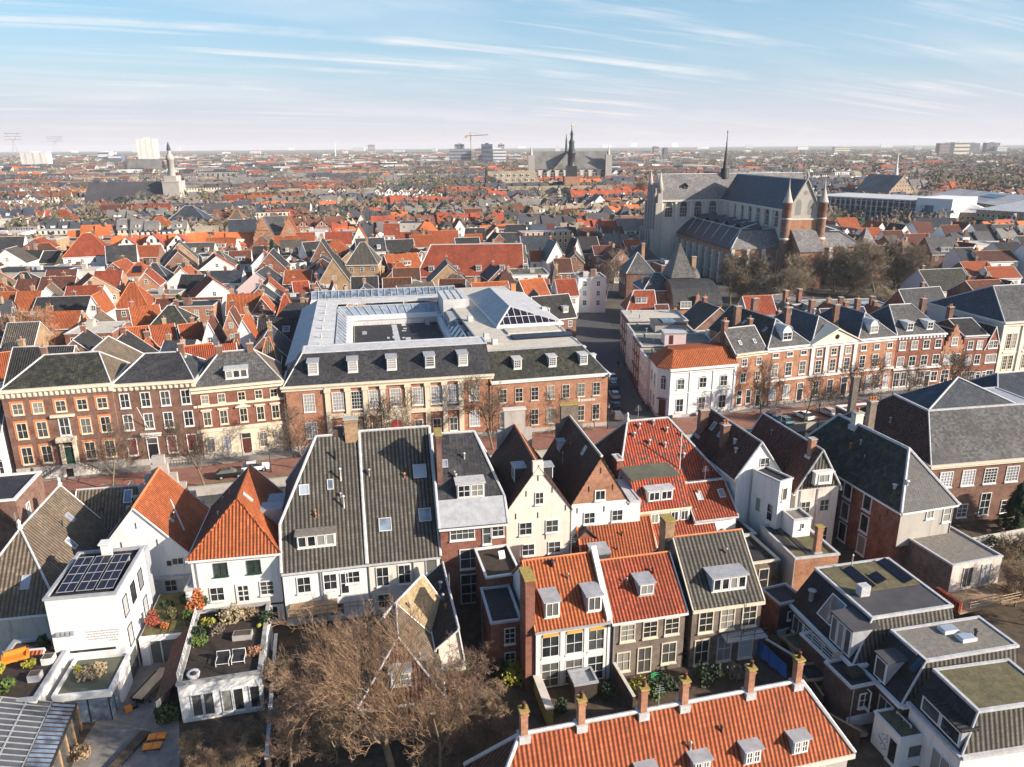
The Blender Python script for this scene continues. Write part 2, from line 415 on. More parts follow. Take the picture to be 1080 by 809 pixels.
# ------------------------------------------------------------------ houses
class House:
 """local frame: x along the near wall, y into the building, z up; origin at the near left corner on the ground"""
 def __init__(s,name,label,A,ang,w,d,e,cat='house',group=None,z0=0.0):
  s.w,s.d,s.e,s.z0 = w,d,e,z0
  s.o = thing(name,label,cat,(A[0],A[1],z0),R_(ang),group)
  s.slope = {};s.eave = {'F': e,'B': e,'L': e,'R': e}
  s.roof_o = None;s.A = A;s.ang = ang
 def g(s,x,y,z=0.0):
  c,t = math.cos(R_(s.ang)),math.sin(R_(s.ang))
  return (s.A[0] + x * c - y * t,s.A[1] + x * t + y * c,z + s.z0)
 # ---- walls
 def walls(s,mat,low=None,low_h=0.0,plinth=None,plinth_h=0.6):
  w,d,e = s.w,s.d,s.e
  b = MB();r = [(0,0),(w,0),(w,d),(0,d)]
  z = 0.0
  if low:
   b2 = MB();b2.prism(r,0,low_h,top=False);b2.build('lower_wall',low,s.o);z = low_h
  b.prism(r,z,e - 0.02,top=False)
  s.wb = b;s.wmat = mat
  if plinth:
   b3 = MB();b3.prism([(-.06,-.06),(w + .06,-.06),(w + .06,d + .06),(-.06,d + .06)],0,plinth_h);b3.build('plinth',plinth,s.o)
  return s
 def done(s):
  s.wb.build('wall',s.wmat,s.o);return s
 # ---- pitched roof. axis 'x' or 'y'; (h,f): hip length and the share of the rise the end wall climbs, h=0 is a gable
 def roof(s,mat,r,axis='x',rp=0.5,h0=0.0,f0=0.0,h1=0.0,f1=0.0,oe=0.3,og=0.12,t=0.14,trim='lead_white',tw=0.13,gable=None,name='roof',verge=True,mats=None,gutter='white_paint',gh=0.22):
  e = s.e;W,D = (s.w,s.d) if axis == 'x' else (s.d,s.w)
  T = (lambda u,v,z: (u,v,z)) if axis == 'x' else (lambda u,v,z: (s.w - v,u,z))
  rv = D * rp;rise = r - e
  sf,sb = rise / rv,rise / (D - rv)
  lift = 0.12
  def sl(u,v,z): return T(u,v,z + lift)
  zf,zb = e - oe * sf,e - oe * sb
  u0 = -og if h0 == 0 or f0 > 0 else -oe * sf / (rise / h0)
  u1 = W + og if h1 == 0 or f1 > 0 else W + oe * sf / (rise / h1)
  k0 = -og if h0 == 0 else h0
  k1 = W + og if h1 == 0 else W - h1
  front = [(u0,-oe,zf),(u1,-oe,zf)]
  if h1 and f1: front.append((W + og,rv * f1,e + rise * f1))
  front += [(k1,rv,r),(k0,rv,r)]
  if h0 and f0: front.append((-og,rv * f0,e + rise * f0))
  back = [(u1,D + oe,zb),(u0,D + oe,zb)]
  if h0 and f0: back.append((-og,D - (D - rv) * f0,e + rise * f0))
  back += [(k0,rv,r),(k1,rv,r)]
  if h1 and f1: back.append((W + og,D - (D - rv) * f1,e + rise * f1))
  b = MB();mm = mats or [mat]
  order = ('F','B','L','R') if axis == 'x' else ('R','L','F','B')
  ix = lambda q: (order.index(q) % len(mm))
  b.slab([sl(*p) for p in front],t,0);b.slab([sl(*p) for p in back],t,1 % len(mm))
  lines = [((k0,rv,r),(k1,rv,r))]
  if h0:
   if f0: pts = [(-og,D - (D - rv) * f0,e + rise * f0),(-og,rv * f0,e + rise * f0),(h0,rv,r)]
   else: pts = [(u0,D + oe,zb),(u0,-oe,zf),(h0,rv,r)]
   b.slab([sl(*p) for p in pts],t,2 % len(mm));lines += [(pts[0],pts[2]),(pts[1],pts[2])]
  if h1:
   if f1: pts = [(W + og,rv * f1,e + rise * f1),(W + og,D - (D - rv) * f1,e + rise * f1),(W - h1,rv,r)]
   else: pts = [(u1,-oe,zf),(u1,D + oe,zb),(W - h1,rv,r)]
   b.slab([sl(*p) for p in pts],t,3 % len(mm));lines += [(pts[0],pts[2]),(pts[1],pts[2])]
  ro = b.build(name,mm,s.o);s.roof_o = ro
  # end walls up to the roof
  ends = []
  for (h,f,u) in ((h0,f0,0.0),(h1,f1,W)):
   if h and not f: continue
   ff = 1.0 if h == 0 else f
   pts = [T(u,0,e - .02),T(u,D,e - .02)] + ([T(u,D - (D - rv) * ff,e + rise * ff)] if ff < 1 else []) + [T(u,rv * ff,e + rise * ff)]
   gb = MB();(s.wb if gable is None else gb).poly(pts if u == 0 else list(reversed(pts)))
   if gable: gb.build('gable_wall',gable,s.o)
   if verge:
    ends.append(((u + (og if u else -og),-oe,zf),(u + (og if u else -og),rv * ff,e + rise * ff)))
    ends.append(((u + (og if u else -og),D + oe,zb),(u + (og if u else -og),D - (D - rv) * ff,e + rise * ff)))
  if trim:
   tb = MB()
   for p,q in lines + (ends if verge == 'trim' else []): tb.tube(sl(p[0],p[1],p[2] + .02),sl(q[0],q[1],q[2] + .02),tw,n=6)
   tb.build('ridge_trim',trim,ro)
  if verge and verge != 'trim' and ends:
   for k in range(0,len(ends),2):
    vb = MB()
    for p,q in ends[k:k + 2]: vb.tube(sl(p[0],p[1],p[2] - .06),sl(q[0],q[1],q[2] - .06),.09,n=4)
    vb.build('verge_board',gutter or 'white_paint',ro)
  if gutter:
   def gut(u0_,v0_,u1_,v1_,z):
    a,c = T(u0_,v0_,z),T(u1_,v1_,z)
    x0,x1 = sorted((a[0],c[0]));y0,y1 = sorted((a[1],c[1]))
    gbm = MB();gbm.box(x0 - .12,x1 + .12,y0 - .12,y1 + .12,z - gh,z);gbm.build('gutter',gutter,ro)
   gut(u0 + .1,-oe,u1 - .1,-oe,zf + .05);gut(u0 + .1,D + oe,u1 - .1,D + oe,zb + .05)
   if h0 and not f0: gut(u0,-oe + .25,u0,D + oe - .25,zf + .045)
   if h1 and not f1: gut(u1,-oe + .25,u1,D + oe - .25,zf + .045)
  if axis == 'x':
   s.slope['F'],s.slope['B'] = sf,sb
   if h0 and not f0: s.slope['L'] = rise / h0
   if h1 and not f1: s.slope['R'] = rise / h1
  else:
   s.slope['R'],s.slope['L'] = sf,sb
   if h0 and not f0: s.slope['F'] = rise / h0
   if h1 and not f1: s.slope['B'] = rise / h1
  if s.A[1] < 104:
   rr = random.Random(int(s.A[0] * 13) + 7)
   for k in range(3):
    f = rr.choice('FR' if axis == 'x' else 'RL')
    if f in s.slope: s.vent(f,rr.uniform(.25,.75) * s.flen(f),rr.uniform(.35,.7) * (rise / s.slope[f]),rr.uniform(.05,.1),rr.uniform(.25,.6),rr.choice(['lead_white','metal_grey','metal_dark','terracotta']))
   if rr.random() < .5:
    b = MB();u = rr.uniform(.3,.7) * W;b.tube(T(u,rv,r),T(u,rv,r + 2.2),.025,n=4)
    for k in range(4): b.tube(T(u - .5 + .08 * k,rv,r + 1.5 + .2 * k),T(u + .5 - .08 * k,rv,r + 1.5 + .2 * k),.018,n=3)
    b.build('aerial','metal_grey',s.o)
  return s
 def flat(s,mat='bitumen',rim='lead_white',rw=0.3,lip=0.22,name='roof'):
  w,d,e = s.w,s.d,s.e
  b = MB();b.box(0.02,w - .02,0.02,d - .02,e - .3,e - lip + .02)
  ro = b.build(name,mat,s.o);s.roof_o = ro
  r = MB()
  o = 0.1
  r.box(-o,w + o,-o,rw,e - .16,e + .06);r.box(-o,w + o,d - rw,d + o,e - .16,e + .06)
  r.box(-o,rw,rw,d - rw,e - .16,e + .06);r.box(w - rw,w + o,rw,d - rw,e - .16,e + .06)
  r.build('parapet_cap',rim,ro)
  return s
 def mansard(s,mat,top,r,i=(1,1,1,1),rim='lead_white',mats=None,oe=.25,gutter='white_paint',gh=.25,curb=.12):
  """i: how far each side (front, right, back, left) leans in; 0 = wall goes up to the flat top"""
  w,d,e = s.w,s.d,s.e
  lo = [(0,0),(w,0),(w,d),(0,d)]
  hi = [(i[3],i[0]),(w - i[1],i[0]),(w - i[1],d - i[2]),(i[3],d - i[2])]
  b = MB();mm = mats or [mat]
  names = 'FRBL'
  for k in range(4):
   j = (k + 1) % 4
   a,c = lo[k],lo[j];p,q = hi[j],hi[k]
   if i[k]:
    n = [(0,-1),(1,0),(0,1),(-1,0)][k];sl = (r - e) / i[k];dz = oe * sl
    A = (a[0] + n[0] * oe,a[1] + n[1] * oe,e - dz);C = (c[0] + n[0] * oe,c[1] + n[1] * oe,e - dz)
    A,C = (a[0] + n[0] * .12,a[1] + n[1] * .12,e - .12 * sl),(c[0] + n[0] * .12,c[1] + n[1] * .12,e - .12 * sl)
    b.slab([A,C,(p[0],p[1],r),(q[0],q[1],r)],.12,k % len(mm));s.slope[names[k]] = sl
   else:
    s.wb.poly([(a[0],a[1],e - .02),(c[0],c[1],e - .02),(p[0],p[1],r),(q[0],q[1],r)])
  ro = b.build('roof',mm,s.o);s.roof_o = ro
  f = MB();f.prism(hi,r - .12,r + .02);f.build('flat_top',top,ro)
  t = MB();c_ = curb
  x0,x1,y0,y1 = hi[0][0],hi[1][0],hi[0][1],hi[2][1]
  t.box(x0 - .12,x1 + .12,y0 - .12,y0 + .15,r - .14,r + c_);t.box(x0 - .12,x1 + .12,y1 - .15,y1 + .12,r - .14,r + c_)
  t.box(x0 - .12,x0 + .15,y0 + .15,y1 - .15,r - .14,r + c_);t.box(x1 - .15,x1 + .12,y0 + .15,y1 - .15,r - .14,r + c_)
  for k in range(4):
   if i[k] and i[(k + 1) % 4]:
    t.tube((lo[(k + 1) % 4][0],lo[(k + 1) % 4][1],e),(hi[(k + 1) % 4][0],hi[(k + 1) % 4][1],r),.11,n=6)
  t.build('roof_trim',rim,ro)
  if gutter:
   g_ = MB()
   if i[0]: g_.box(-.15,w + .15,-.35,0.0,e - gh,e + .02)
   if i[1]: g_.box(w,w + .35,-.15,d + .15,e - gh - .004,e + .016)
   if i[2]: g_.box(-.15,w + .15,d,d + .35,e - gh,e + .02)
   if i[3]: g_.box(-.35,0,-.15,d + .15,e - gh - .004,e + .016)
   g_.build('gutter',gutter,ro)
  return s
 # ---- things on a wall face
 def face(s,f,x,y=0.0,z=0.0):
  w,d = s.w,s.d
  if f == 'F': return (x,y,z),0.0
  if f == 'R': return (w - y,x,z),R_(90)
  if f == 'B': return (w - x,d - y,z),R_(180)
  return (y,d - x,z),R_(-90)
 def flen(s,f): return s.w if f in 'FB' else s.d
 def win(s,f,x,z,w=1.1,h=1.7,cols=2,rows=2,fm='white_paint',gm='pane',sill=True,arch=0,fw=0.11,name='window',y=0.0,solo=False):
  loc,rz = s.face(f,x,y,z)
  if solo: return link(name,winsolo_mesh(w,h,cols,rows,fm,gm,fw),s.o,loc,rz)
  o = link(name,frame_mesh(w,h,cols,rows,fm,sill,arch,fw),s.o,loc,rz)
  link('pane',pane_mesh(w,h,gm,arch),o)
  return o
 def wins(s,f,xs,z,**k):
  L = s.flen(f)
  return [s.win(f,x * L,z,**k) for x in xs]
 def door(s,f,x,z=0.0,w=1.1,h=2.4,mat='green_paint',frame='white_paint',light=0.5,step=0.0,name='door'):
  loc,rz = s.face(f,x,0,z)
  b = MB();fw = .14
  b.box(-w / 2,w / 2,-.05,0,0,h,0)
  b.box(-w / 2 - fw,-w / 2,-.12,0,0,h + light + fw,1);b.box(w / 2,w / 2 + fw,-.12,0,0,h + light + fw,1)
  b.box(-w / 2,w / 2,-.12,0,h + light,h + light + fw,1);b.box(-w / 2,w / 2,-.1,0,h,h + .08,1)
  if light: b.poly([(-w / 2,-.03,h + .08),(w / 2,-.03,h + .08),(w / 2,-.03,h + light),(-w / 2,-.03,h + light)],2)
  for zz in (.25,h * .55): b.box(-w * .36,w * .36,-.075,-.05,zz,zz + h * .33,0)
  o = b.build(name,[mat,frame,'pane_dark'],s.o,loc,rz)
  hb = MB();hb.box(w * .36,w * .42,-.13,-.05,1.0,1.12);hb.build('handle','metal_grey',o)
  return o
 def band(s,f,x0,x1,z0,z1,out=0.1,mat='white_paint',name='cornice',y=0.0):
  loc,rz = s.face(f,0,y,0)
  L = s.flen(f)
  b = MB();b.box(x0 * L,x1 * L,-out,0,z0,z1)
  return b.build(name,mat,s.o,loc,rz)
 def cornice(s,f,z,h=0.9,mat='white_paint',out=0.45,dent=0.0,x0=-0.01,x1=1.01):
  L = s.flen(f);loc,rz = s.face(f,0,0,0);b = MB()
  a,c = x0 * L,x1 * L
  b.box(a,c,-out * .35,0,z - h,z - h * .35);b.box(a - .1,c + .1,-out,0,z - h * .35,z)
  if dent:
   n = int((c - a) / dent)
   for k in range(n):
    x = a + (k + .5) * (c - a) / n;b.box(x - .14,x + .14,-out * .75,-out * .35,z - h * .85,z - h * .35 - .002)
  return b.build('cornice',mat,s.o,loc,rz)
 def anchors(s,f,pts):
  loc,rz = s.face(f,0,0,0)
  for x,z in pts:
   b = MB();b.box(-.035,.035,-.06,0,0,.7);p,r = s.face(f,x,0,z);b.build('wall_anchor','metal_dark',s.o,p,r)
 # ---- things on the roof
 def rz_at(s,f,t): return s.eave[f] + s.slope[f] * t + .12
 def dormer(s,f,x,t0=1.2,w=1.6,h=1.6,cols=2,rows=2,wall='white_paint',top='lead',cheek=None,style='flat',gm='pane',n=1,base=0.25,fw=0.1):
  sl = s.slope[f];zb = s.rz_at(f,t0) - .1
  loc,rz = s.face(f,x,t0,0)
  H = h + base
  b = MB();x0,x1 = -w / 2,w / 2;run = H / sl
  if style == 'flat':
   tl = run * .96
   b.poly([(x0,0,zb),(x1,0,zb),(x1,0,zb + H),(x0,0,zb + H)],0)
   for xx,rv in ((x0,1),(x1,0)):
    q = [(xx,0,zb),(xx,tl,zb + H),(xx,0,zb + H)]
    b.poly(q if not rv else list(reversed(q)),1)
  elif style in ('gable','arch'):
   rise = w * .5 if style == 'arch' else w * .38
   prof = [(x1,H),(0,H + rise),(x0,H)] if style == 'gable' else [(x1 * math.cos(math.pi * i / 8),H + rise * math.sin(math.pi * i / 8)) for i in range(9)]
   b.poly([(x0,0,zb),(x1,0,zb)] + [(p[0],0,zb + p[1]) for p in prof],0)
   for xx,rv in ((x0,1),(x1,0)):
    q = [(xx,0,zb),(xx,run,zb + H),(xx,0,zb + H)]
    b.poly(q if not rv else list(reversed(q)),1)
  o = b.build('dormer',[wall,cheek or wall],s.o,loc,rz)
  r = MB()
  if style == 'flat':
   r.box(x0 - .15,x1 + .15,-.22,run * 1.0,zb + H,zb + H + .14)
  else:
   for i in range(len(prof) - 1):
    p,q = prof[i],prof[i + 1]
    r.slab([(p[0],-.15,zb + p[1] + .1),(p[0],p[1] / sl + .2,zb + p[1] + .1),(q[0],q[1] / sl + .2,zb + q[1] + .1),(q[0],-.15,zb + q[1] + .1)],.1)
  r.build('dormer_roof',top,o)
  ww = (w - .16) / n - .06
  for k in range(n):
   xc = x0 + .08 + (w - .16) * (k + .5) / n
   link('window',winsolo_mesh(ww,h - .2,cols,rows,wall if wall in ('white_paint','cream_paint') else 'white_paint',gm,fw),o,(xc,-.02,zb + base + .1))
  return o
 def skylight(s,f,x,t,w=.8,h=1.1,frame='metal_grey',gm='pane_sky',open_=0.0):
  sl = s.slope[f];a = math.atan(sl);z = s.rz_at(f,t)
  loc,rz = s.face(f,x,t,z)
  b = MB();fw = .1
  b.box(-w / 2,w / 2,0,fw,-.02,.12);b.box(-w / 2,w / 2,h - fw,h,-.02,.12)
  b.box(-w / 2,-w / 2 + fw,fw,h - fw,-.02,.12);b.box(w / 2 - fw,w / 2,fw,h - fw,-.02,.12)
  o = b.build('skylight',frame,s.o,loc,rz);o.rotation_euler = (a,0,rz)
  p = MB();p.poly([(-w / 2 + fw,fw,.07),(w / 2 - fw,fw,.07),(w / 2 - fw,h - fw,.07),(-w / 2 + fw,h - fw,.07)])
  p.build('pane',gm,o)
  return o
 def chimney(s,x,y,z0,z1,w=.7,d=.7,mat='brick_brown',cap='concrete',pots=1,lichen=False,flash=True,pot='terracotta'):
  b = MB();b.box(-w / 2,w / 2,-d / 2,d / 2,0,z1 - z0);b.box(-w / 2 - .06,w / 2 + .06,-d / 2 - .06,d / 2 + .06,z1 - z0 - .35,z1 - z0 - .2)
  o = b.build('chimney',mat,s.o,(x,y,z0))
  c = MB();c.box(-w / 2 - .1,w / 2 + .1,-d / 2 - .1,d / 2 + .1,z1 - z0,z1 - z0 + .14);c.build('chimney_cap','lichen' if lichen else cap,o)
  for k in range(pots):
   q = MB();q.lathe([(.15,0),(.13,.45),(.16,.46),(.16,.55),(.09,.56)],8);q.build('chimney_pot',pot,o,((k - (pots - 1) / 2) * .42,0,z1 - z0 + .14))
  if flash:
   q = MB();q.box(-w / 2 - .16,w / 2 + .16,-d / 2 - .16,d / 2 + .16,-.35,.28);q.build('flashing','lead_white',o,(0,0,flash if isinstance(flash,float) else 0))
  return o
 def vent(s,f,x,t,r=.1,h=.7,mat='metal_grey'):
  z = s.rz_at(f,t);loc,rz = s.face(f,x,t,z)
  b = MB();b.lathe([(r,-.2),(r,h),(r * 1.7,h + .02),(r * 1.7,h + .12),(r * .4,h + .22)],8)
  return b.build('roof_vent',mat,s.o,loc,rz)
 def vent_at(s,x,y,z,r=.1,h=.7,mat='metal_grey'):
  b = MB();b.lathe([(r,-.1),(r,h),(r * 1.7,h + .02),(r * 1.7,h + .12),(r * .4,h + .22)],8)
  return b.build('roof_vent',mat,s.o,(x,y,z))
 def pipe(s,f,x,z0=0.0,z1=None,mat='metal_grey',r=.06):
  loc,rz = s.face(f,x,0,0);b = MB();b.tube((0,-.09,z0),(0,-.09,(z1 or s.e) - .1),r,n=6)
  return b.build('drainpipe',mat,s.o,loc,rz)
 def part(s,name,mb,mats,loc=(0,0,0),rz=0.0,parent=None): return mb.build(name,mats,parent or s.o,loc,rz)
 def annex(s,name,x0,x1,y0,y1,h,mat,top,z0=0.0,rim='lead_white'):
  b = MB();b.box(x0,x1,y0,y1,z0,h);o = b.build(name,mat,s.o)
  r = MB();r.box(x0 + .15,x1 - .15,y0 + .15,y1 - .15,h,h + .03);r.build('flat_roof',top,o)
  t = MB();t.box(x0 - .08,x1 + .08,y0 - .08,y0 + .15,h - .12,h + .1);t.box(x0 - .08,x1 + .08,y1 - .15,y1 + .08,h - .12,h + .1)
  t.box(x0 - .08,x0 + .15,y0 + .15,y1 - .15,h - .12,h + .1);t.box(x1 - .15,x1 + .08,y0 + .15,y1 - .15,h - .12,h + .1)
  t.build('parapet_cap',rim,o)
  return o
def railing(name,pts,h=1.0,mat='white_paint',label=None,parent=None,mid=2,post=1.4,r=.035):
 """open railing along a line of world (or parent) points"""
 b = MB()
 for (p,q) in zip(pts[:-1],pts[1:]):
  p,q = Vector(p),Vector(q);L = (q - p).length;n = max(1,int(L / post))
  for k in range(n + 1):
   c = p.lerp(q,k / n);b.tube(c,c + Vector((0,0,h)),r,n=5)
  for m in range(mid + 1):
   z = h * (1 - m / (mid + 1));b.tube(p + Vector((0,0,z)),q + Vector((0,0,z)),r,n=5)
 o = b.build(name,mat,parent)
 if parent is None: tag(o,label,'railing')
 return o
# ------------------------------------------------------------------ trees
def branch_tree(seed,H=14,spread=0.55,levels=5,kids=(5,6),r0=.28,up=.25,leader=.3,twig_len=1.0,lens=None,start=0.25,wob=0.15,rmin=.012):
 """bare tree: returns (trunk MB, crown MB); limbs down to level 1 belong to the trunk"""
 rnd = random.Random(seed);tr,cr = MB(),MB()
 def grow(p,d,L,r,lev):
  n = 4 if lev < 2 else (3 if lev < levels else 2)
  pts = [p];dirs = [d]
  for i in range(n):
   d = (d + Vector((rnd.gauss(0,wob),rnd.gauss(0,wob),rnd.gauss(0,wob) + up * .12))).normalized()
   pts.append(pts[-1] + d * (L / n));dirs.append(d)
  mbk = tr if lev < 2 else cr
  sides = 7 if lev == 0 else (5 if lev < 3 else 3)
  rr = [max(rmin * .6,r * (1 - .62 * i / n)) for i in range(n + 1)]
  for i in range(n): mbk.tube(pts[i],pts[i + 1],rr[i],rr[i + 1],n=sides,cap=False,smooth=lev < 3)
  if lev >= levels: return
  k = rnd.randint(*kids)
  for j in range(k):
   t = start + (1 - start) * (j + rnd.random()) / k if lev else .35 + .65 * (j + rnd.random() * .9) / k
   t = min(.98,t);i = min(n - 1,int(t * n));c = pts[i].lerp(pts[i + 1],t * n - i);dd = dirs[i + 1]
   a = dd.orthogonal().normalized();bb = dd.cross(a);th = rnd.random() * 6.283
   side = a * math.cos(th) + bb * math.sin(th)
   nd_ = (dd * (1 - spread) + side * spread * rnd.uniform(.8,1.35) + Vector((0,0,up * (.6 if lev else .35)))).normalized()
   f = lens[lev] if lens else .58
   grow(c,nd_,L * f * rnd.uniform(.75,1.15),max(rmin,rr[i + 1] * .62),lev + 1)
  if lev == 0: grow(pts[-1],dirs[-1],L * .5,rr[-1],1)
 grow(Vector((0,0,-.1)),Vector((0,0,1)),H * .55,r0,0)
 return tr,cr
TREES = {}
def tree(name,label,x,y,kindk='street',s=1.0,rz=None,group=None,z=0.0,tw='twig_grey',bark='bark'):
 key = (kindk,tw,bark)
 if key not in TREES:
  pr = dict(street=dict(seed=3,H=12,levels=4,kids=(5,7),r0=.17,spread=.5,up=.45,rmin=.024),
    street2=dict(seed=11,H=12,levels=4,kids=(5,7),r0=.18,spread=.6,up=.35,rmin=.024),
    big=dict(seed=5,H=18,levels=4,kids=(8,9),r0=.4,spread=.6,up=.32,rmin=.036),
    big2=dict(seed=8,H=18,levels=4,kids=(8,9),r0=.38,spread=.66,up=.28,rmin=.036),
    bush=dict(seed=9,H=6,levels=4,kids=(6,8),r0=.09,spread=.75,up=.2,rmin=.021))[kindk]
  t,c = branch_tree(**pr)
  TREES[key] = (t.mesh('trunk',[bark]),c.mesh('crown',[tw]))
 t,c = TREES[key]
 o = thing(name,label,'tree',(x,y,z),random.random() * 6.28 if rz is None else rz,group)
 o.scale = (s,s,s)
 link('trunk',t,o);link('crown',c,o)
 return o
def leafball(mb,c,rx,ry,rz_,n,size,rnd,m=0,shell=.5):
 for _ in range(n):
  while True:
   v = Vector((rnd.uniform(-1,1),rnd.uniform(-1,1),rnd.uniform(-1,1)))
   if shell < v.length <= 1: break
  k = 1 + .25 * math.sin(v.x * 5 + c[0]) * math.cos(v.y * 4 + c[1])
  p = Vector((c[0] + v.x * rx * k,c[1] + v.y * ry * k,c[2] + v.z * rz_ * k))
  a = Vector((rnd.gauss(0,1),rnd.gauss(0,1),rnd.gauss(0,1))).normalized();b = a.orthogonal().normalized()
  sz = size * rnd.uniform(.6,1.4)
  mb.poly([p - a * sz,p + b * sz * .7,p + a * sz,p - b * sz * .7],m)
def shrub(name,label,x,y,z,rx,ry,rz_,mat,n=260,size=.14,seed=1,cat='shrub',stem=True,mats=None):
 rnd = random.Random(seed)
 o = thing(name,label,cat,(x,y,z))
 b = MB();leafball(b,(0,0,rz_ * .8),rx * .75,ry * .75,rz_ * .8,n // 2,size,rnd,0,.2)
 for k in range(5):
  a = rnd.random() * 6.283;q = rnd.uniform(.3,.7);leafball(b,(math.cos(a) * rx * q,math.sin(a) * ry * q,rz_ * rnd.uniform(.5,1.5)),rx * .42,ry * .42,rz_ * rnd.uniform(.35,.6),n // 7,size,rnd,0,.1)
 if mats: leafball(b,(rx * .2,0,rz_),rx * .9,ry * .9,rz_ * .9,n // 3,size,rnd,1,.4)
 b.build('foliage',[mat] + ([mats] if mats else []),o)
 if stem:
  t = MB()
  for k in range(5):
   a = k * 1.26;t.tube((0,0,-.05),(math.cos(a) * rx * .5,math.sin(a) * ry * .5,rz_ * 1.3),.04,.015,n=4)
  t.build('stem','bark',o)
 return o
# ------------------------------------------------------------------ ground, water, streets
SA = R_(14.2)
def S(u,v,z=0.0):
 return Vector((u * math.cos(SA) - v * math.sin(SA),130.2 + u * math.sin(SA) + v * math.cos(SA),z))
def SI(x,y):
 y -= 130.2
 return (x * math.cos(SA) + y * math.sin(SA),-x * math.sin(SA) + y * math.cos(SA))
def ground_mat():
 m,nt,bs = newmat('ground_mix');w = worldvec(nt)
 big = noise(nt,0.004,6,0.65,w);mid = noise(nt,0.05,6,0.7,w);fine = noise(nt,0.9,5,0.7,w)
 town = mixc(nt,ramp(nt,mid,0.35,0.65),(0.065,0.058,0.052),(0.13,0.115,0.095))
 town = mixc(nt,math_(nt,'MULTIPLY',ramp(nt,fine,0.5,0.7),0.5),town,(0.06,0.058,0.045))
 fields = mixc(nt,ramp(nt,big,0.4,0.6),(0.10,0.12,0.05),(0.17,0.15,0.10))
 sp = nt.nodes.new('ShaderNodeSeparateXYZ');nt.links.new(w,sp.inputs[0])
 d = ramp(nt,math_(nt,'ADD',sp.outputs[1],math_(nt,'MULTIPLY',big,900.0)),2600,3600)
 c = mixc(nt,d,town,fields)
 nt.links.new(c,bs.inputs['Base Color']);bs.inputs['Roughness'].default_value = 0.95;bs.inputs['Specular IOR Level'].default_value = 0.1
 MATS['ground_mix'] = m
ground_mat()
brick('clinker',(0.33,0.155,0.115),(0.25,0.12,0.09),mortar=(0.13,0.1,0.08),stain=(0.12,0.09,0.075),stain_amt=0.4,scale=1.3)
plain('asphalt',(0.075,0.072,0.075),0.9,0.2,0.6,dirt=(0.11,0.10,0.095),dirt_amt=0.5)
plain('paving',(0.22,0.20,0.18),0.9,0.25,0.9,dirt=(0.12,0.105,0.09),dirt_amt=0.6)
plain('soil',(0.085,0.06,0.042),0.95,0.5,0.9,dirt=(0.045,0.055,0.025),dirt_amt=0.8)
plain('lawn',(0.085,0.12,0.035),0.95,0.35,1.0,dirt=(0.12,0.10,0.05),dirt_amt=0.6)
plain('quay_grass',(0.13,0.135,0.04),0.95,0.35,1.0,dirt=(0.10,0.08,0.05),dirt_amt=0.6)
plain('water',(0.02,0.032,0.03),0.06,0.2,0.2,spec=0.6)
CV0,CV1 = -25.0,-11.0       # canal edges
FAR = 14000.0
gb = MB()
def strip(v0,v1,z0,z1,u0=-FAR,u1=FAR): gb.poly([S(u0,v0,z0),S(u1,v0,z0),S(u1,v1,z1),S(u0,v1,z1)])
strip(-400,CV0,0,0);strip(CV0,CV0 + .05,0,-2.6);strip(CV0 + .05,CV1 - .05,-2.6,-2.6);strip(CV1 - .05,CV1,-2.6,0);strip(CV1,FAR,0,0)
g = gb.build('ground','ground_mix');kind(g,'structure')
b = MB();b.poly([S(-400,CV0 + .05,-1.3),S(400,CV0 + .05,-1.3),S(400,CV1 - .05,-1.3),S(-400,CV1 - .05,-1.3)])
kind(b.build('canal_water','water'),'structure')
def sheet(name,pts,mat,z=0.004):
 b = MB();b.poly([(p[0],p[1],z) for p in pts]);return kind(b.build(name,mat),'structure')
sheet('street',[S(-260,CV1),S(260,CV1),S(260,-2.0),S(-260,-2.0)],'clinker')
sheet('street',[S(-260,-36),S(260,-36),S(260,CV0),S(-260,CV0)],'clinker')
b = MB();b.prism([S(-260,-2.0),S(17.4,-2.0),S(17.4,0.6),S(-260,2.6)],0,.13);kind(b.build('pavement','paving'),'structure')
b = MB();b.prism([S(29,-2.0),S(260,-2.0),S(260,6),S(29,2.6)],0,.13);kind(b.build('pavement','paving'),'structure')
sheet('street',[(17.9,131),(28.4,134),(29.4,262),(18.4,262)],'asphalt',0.008)
sheet('street',[(2,262),(56,262),(56,285),(0,290)],'asphalt',0.012)
b = MB();b.prism([S(-260,CV1 - .1),S(260,CV1 - .1),S(260,CV1 + .45),S(-260,CV1 + .45)],-2.6,.22);kind(b.build('kerb','stone_grey'),'structure')
b = MB();b.prism([S(-260,CV0 - .45),S(260,CV0 - .45),S(260,CV0 + .1),S(-260,CV0 + .1)],-2.6,.22);kind(b.build('kerb','stone_grey'),'structure')
sheet('quay_verge',[S(-260,CV1 + .45),S(260,CV1 + .45),S(260,CV1 + 1.5),S(-260,CV1 + 1.5)],'quay_grass',0.012)
sheet('garden',[S(-120,-110),S(160,-110),S(160,-40),S(-120,-40)],'soil',0.004)
# ------------------------------------------------------------------ far side of the canal street
g = 'mansions along the canal street'
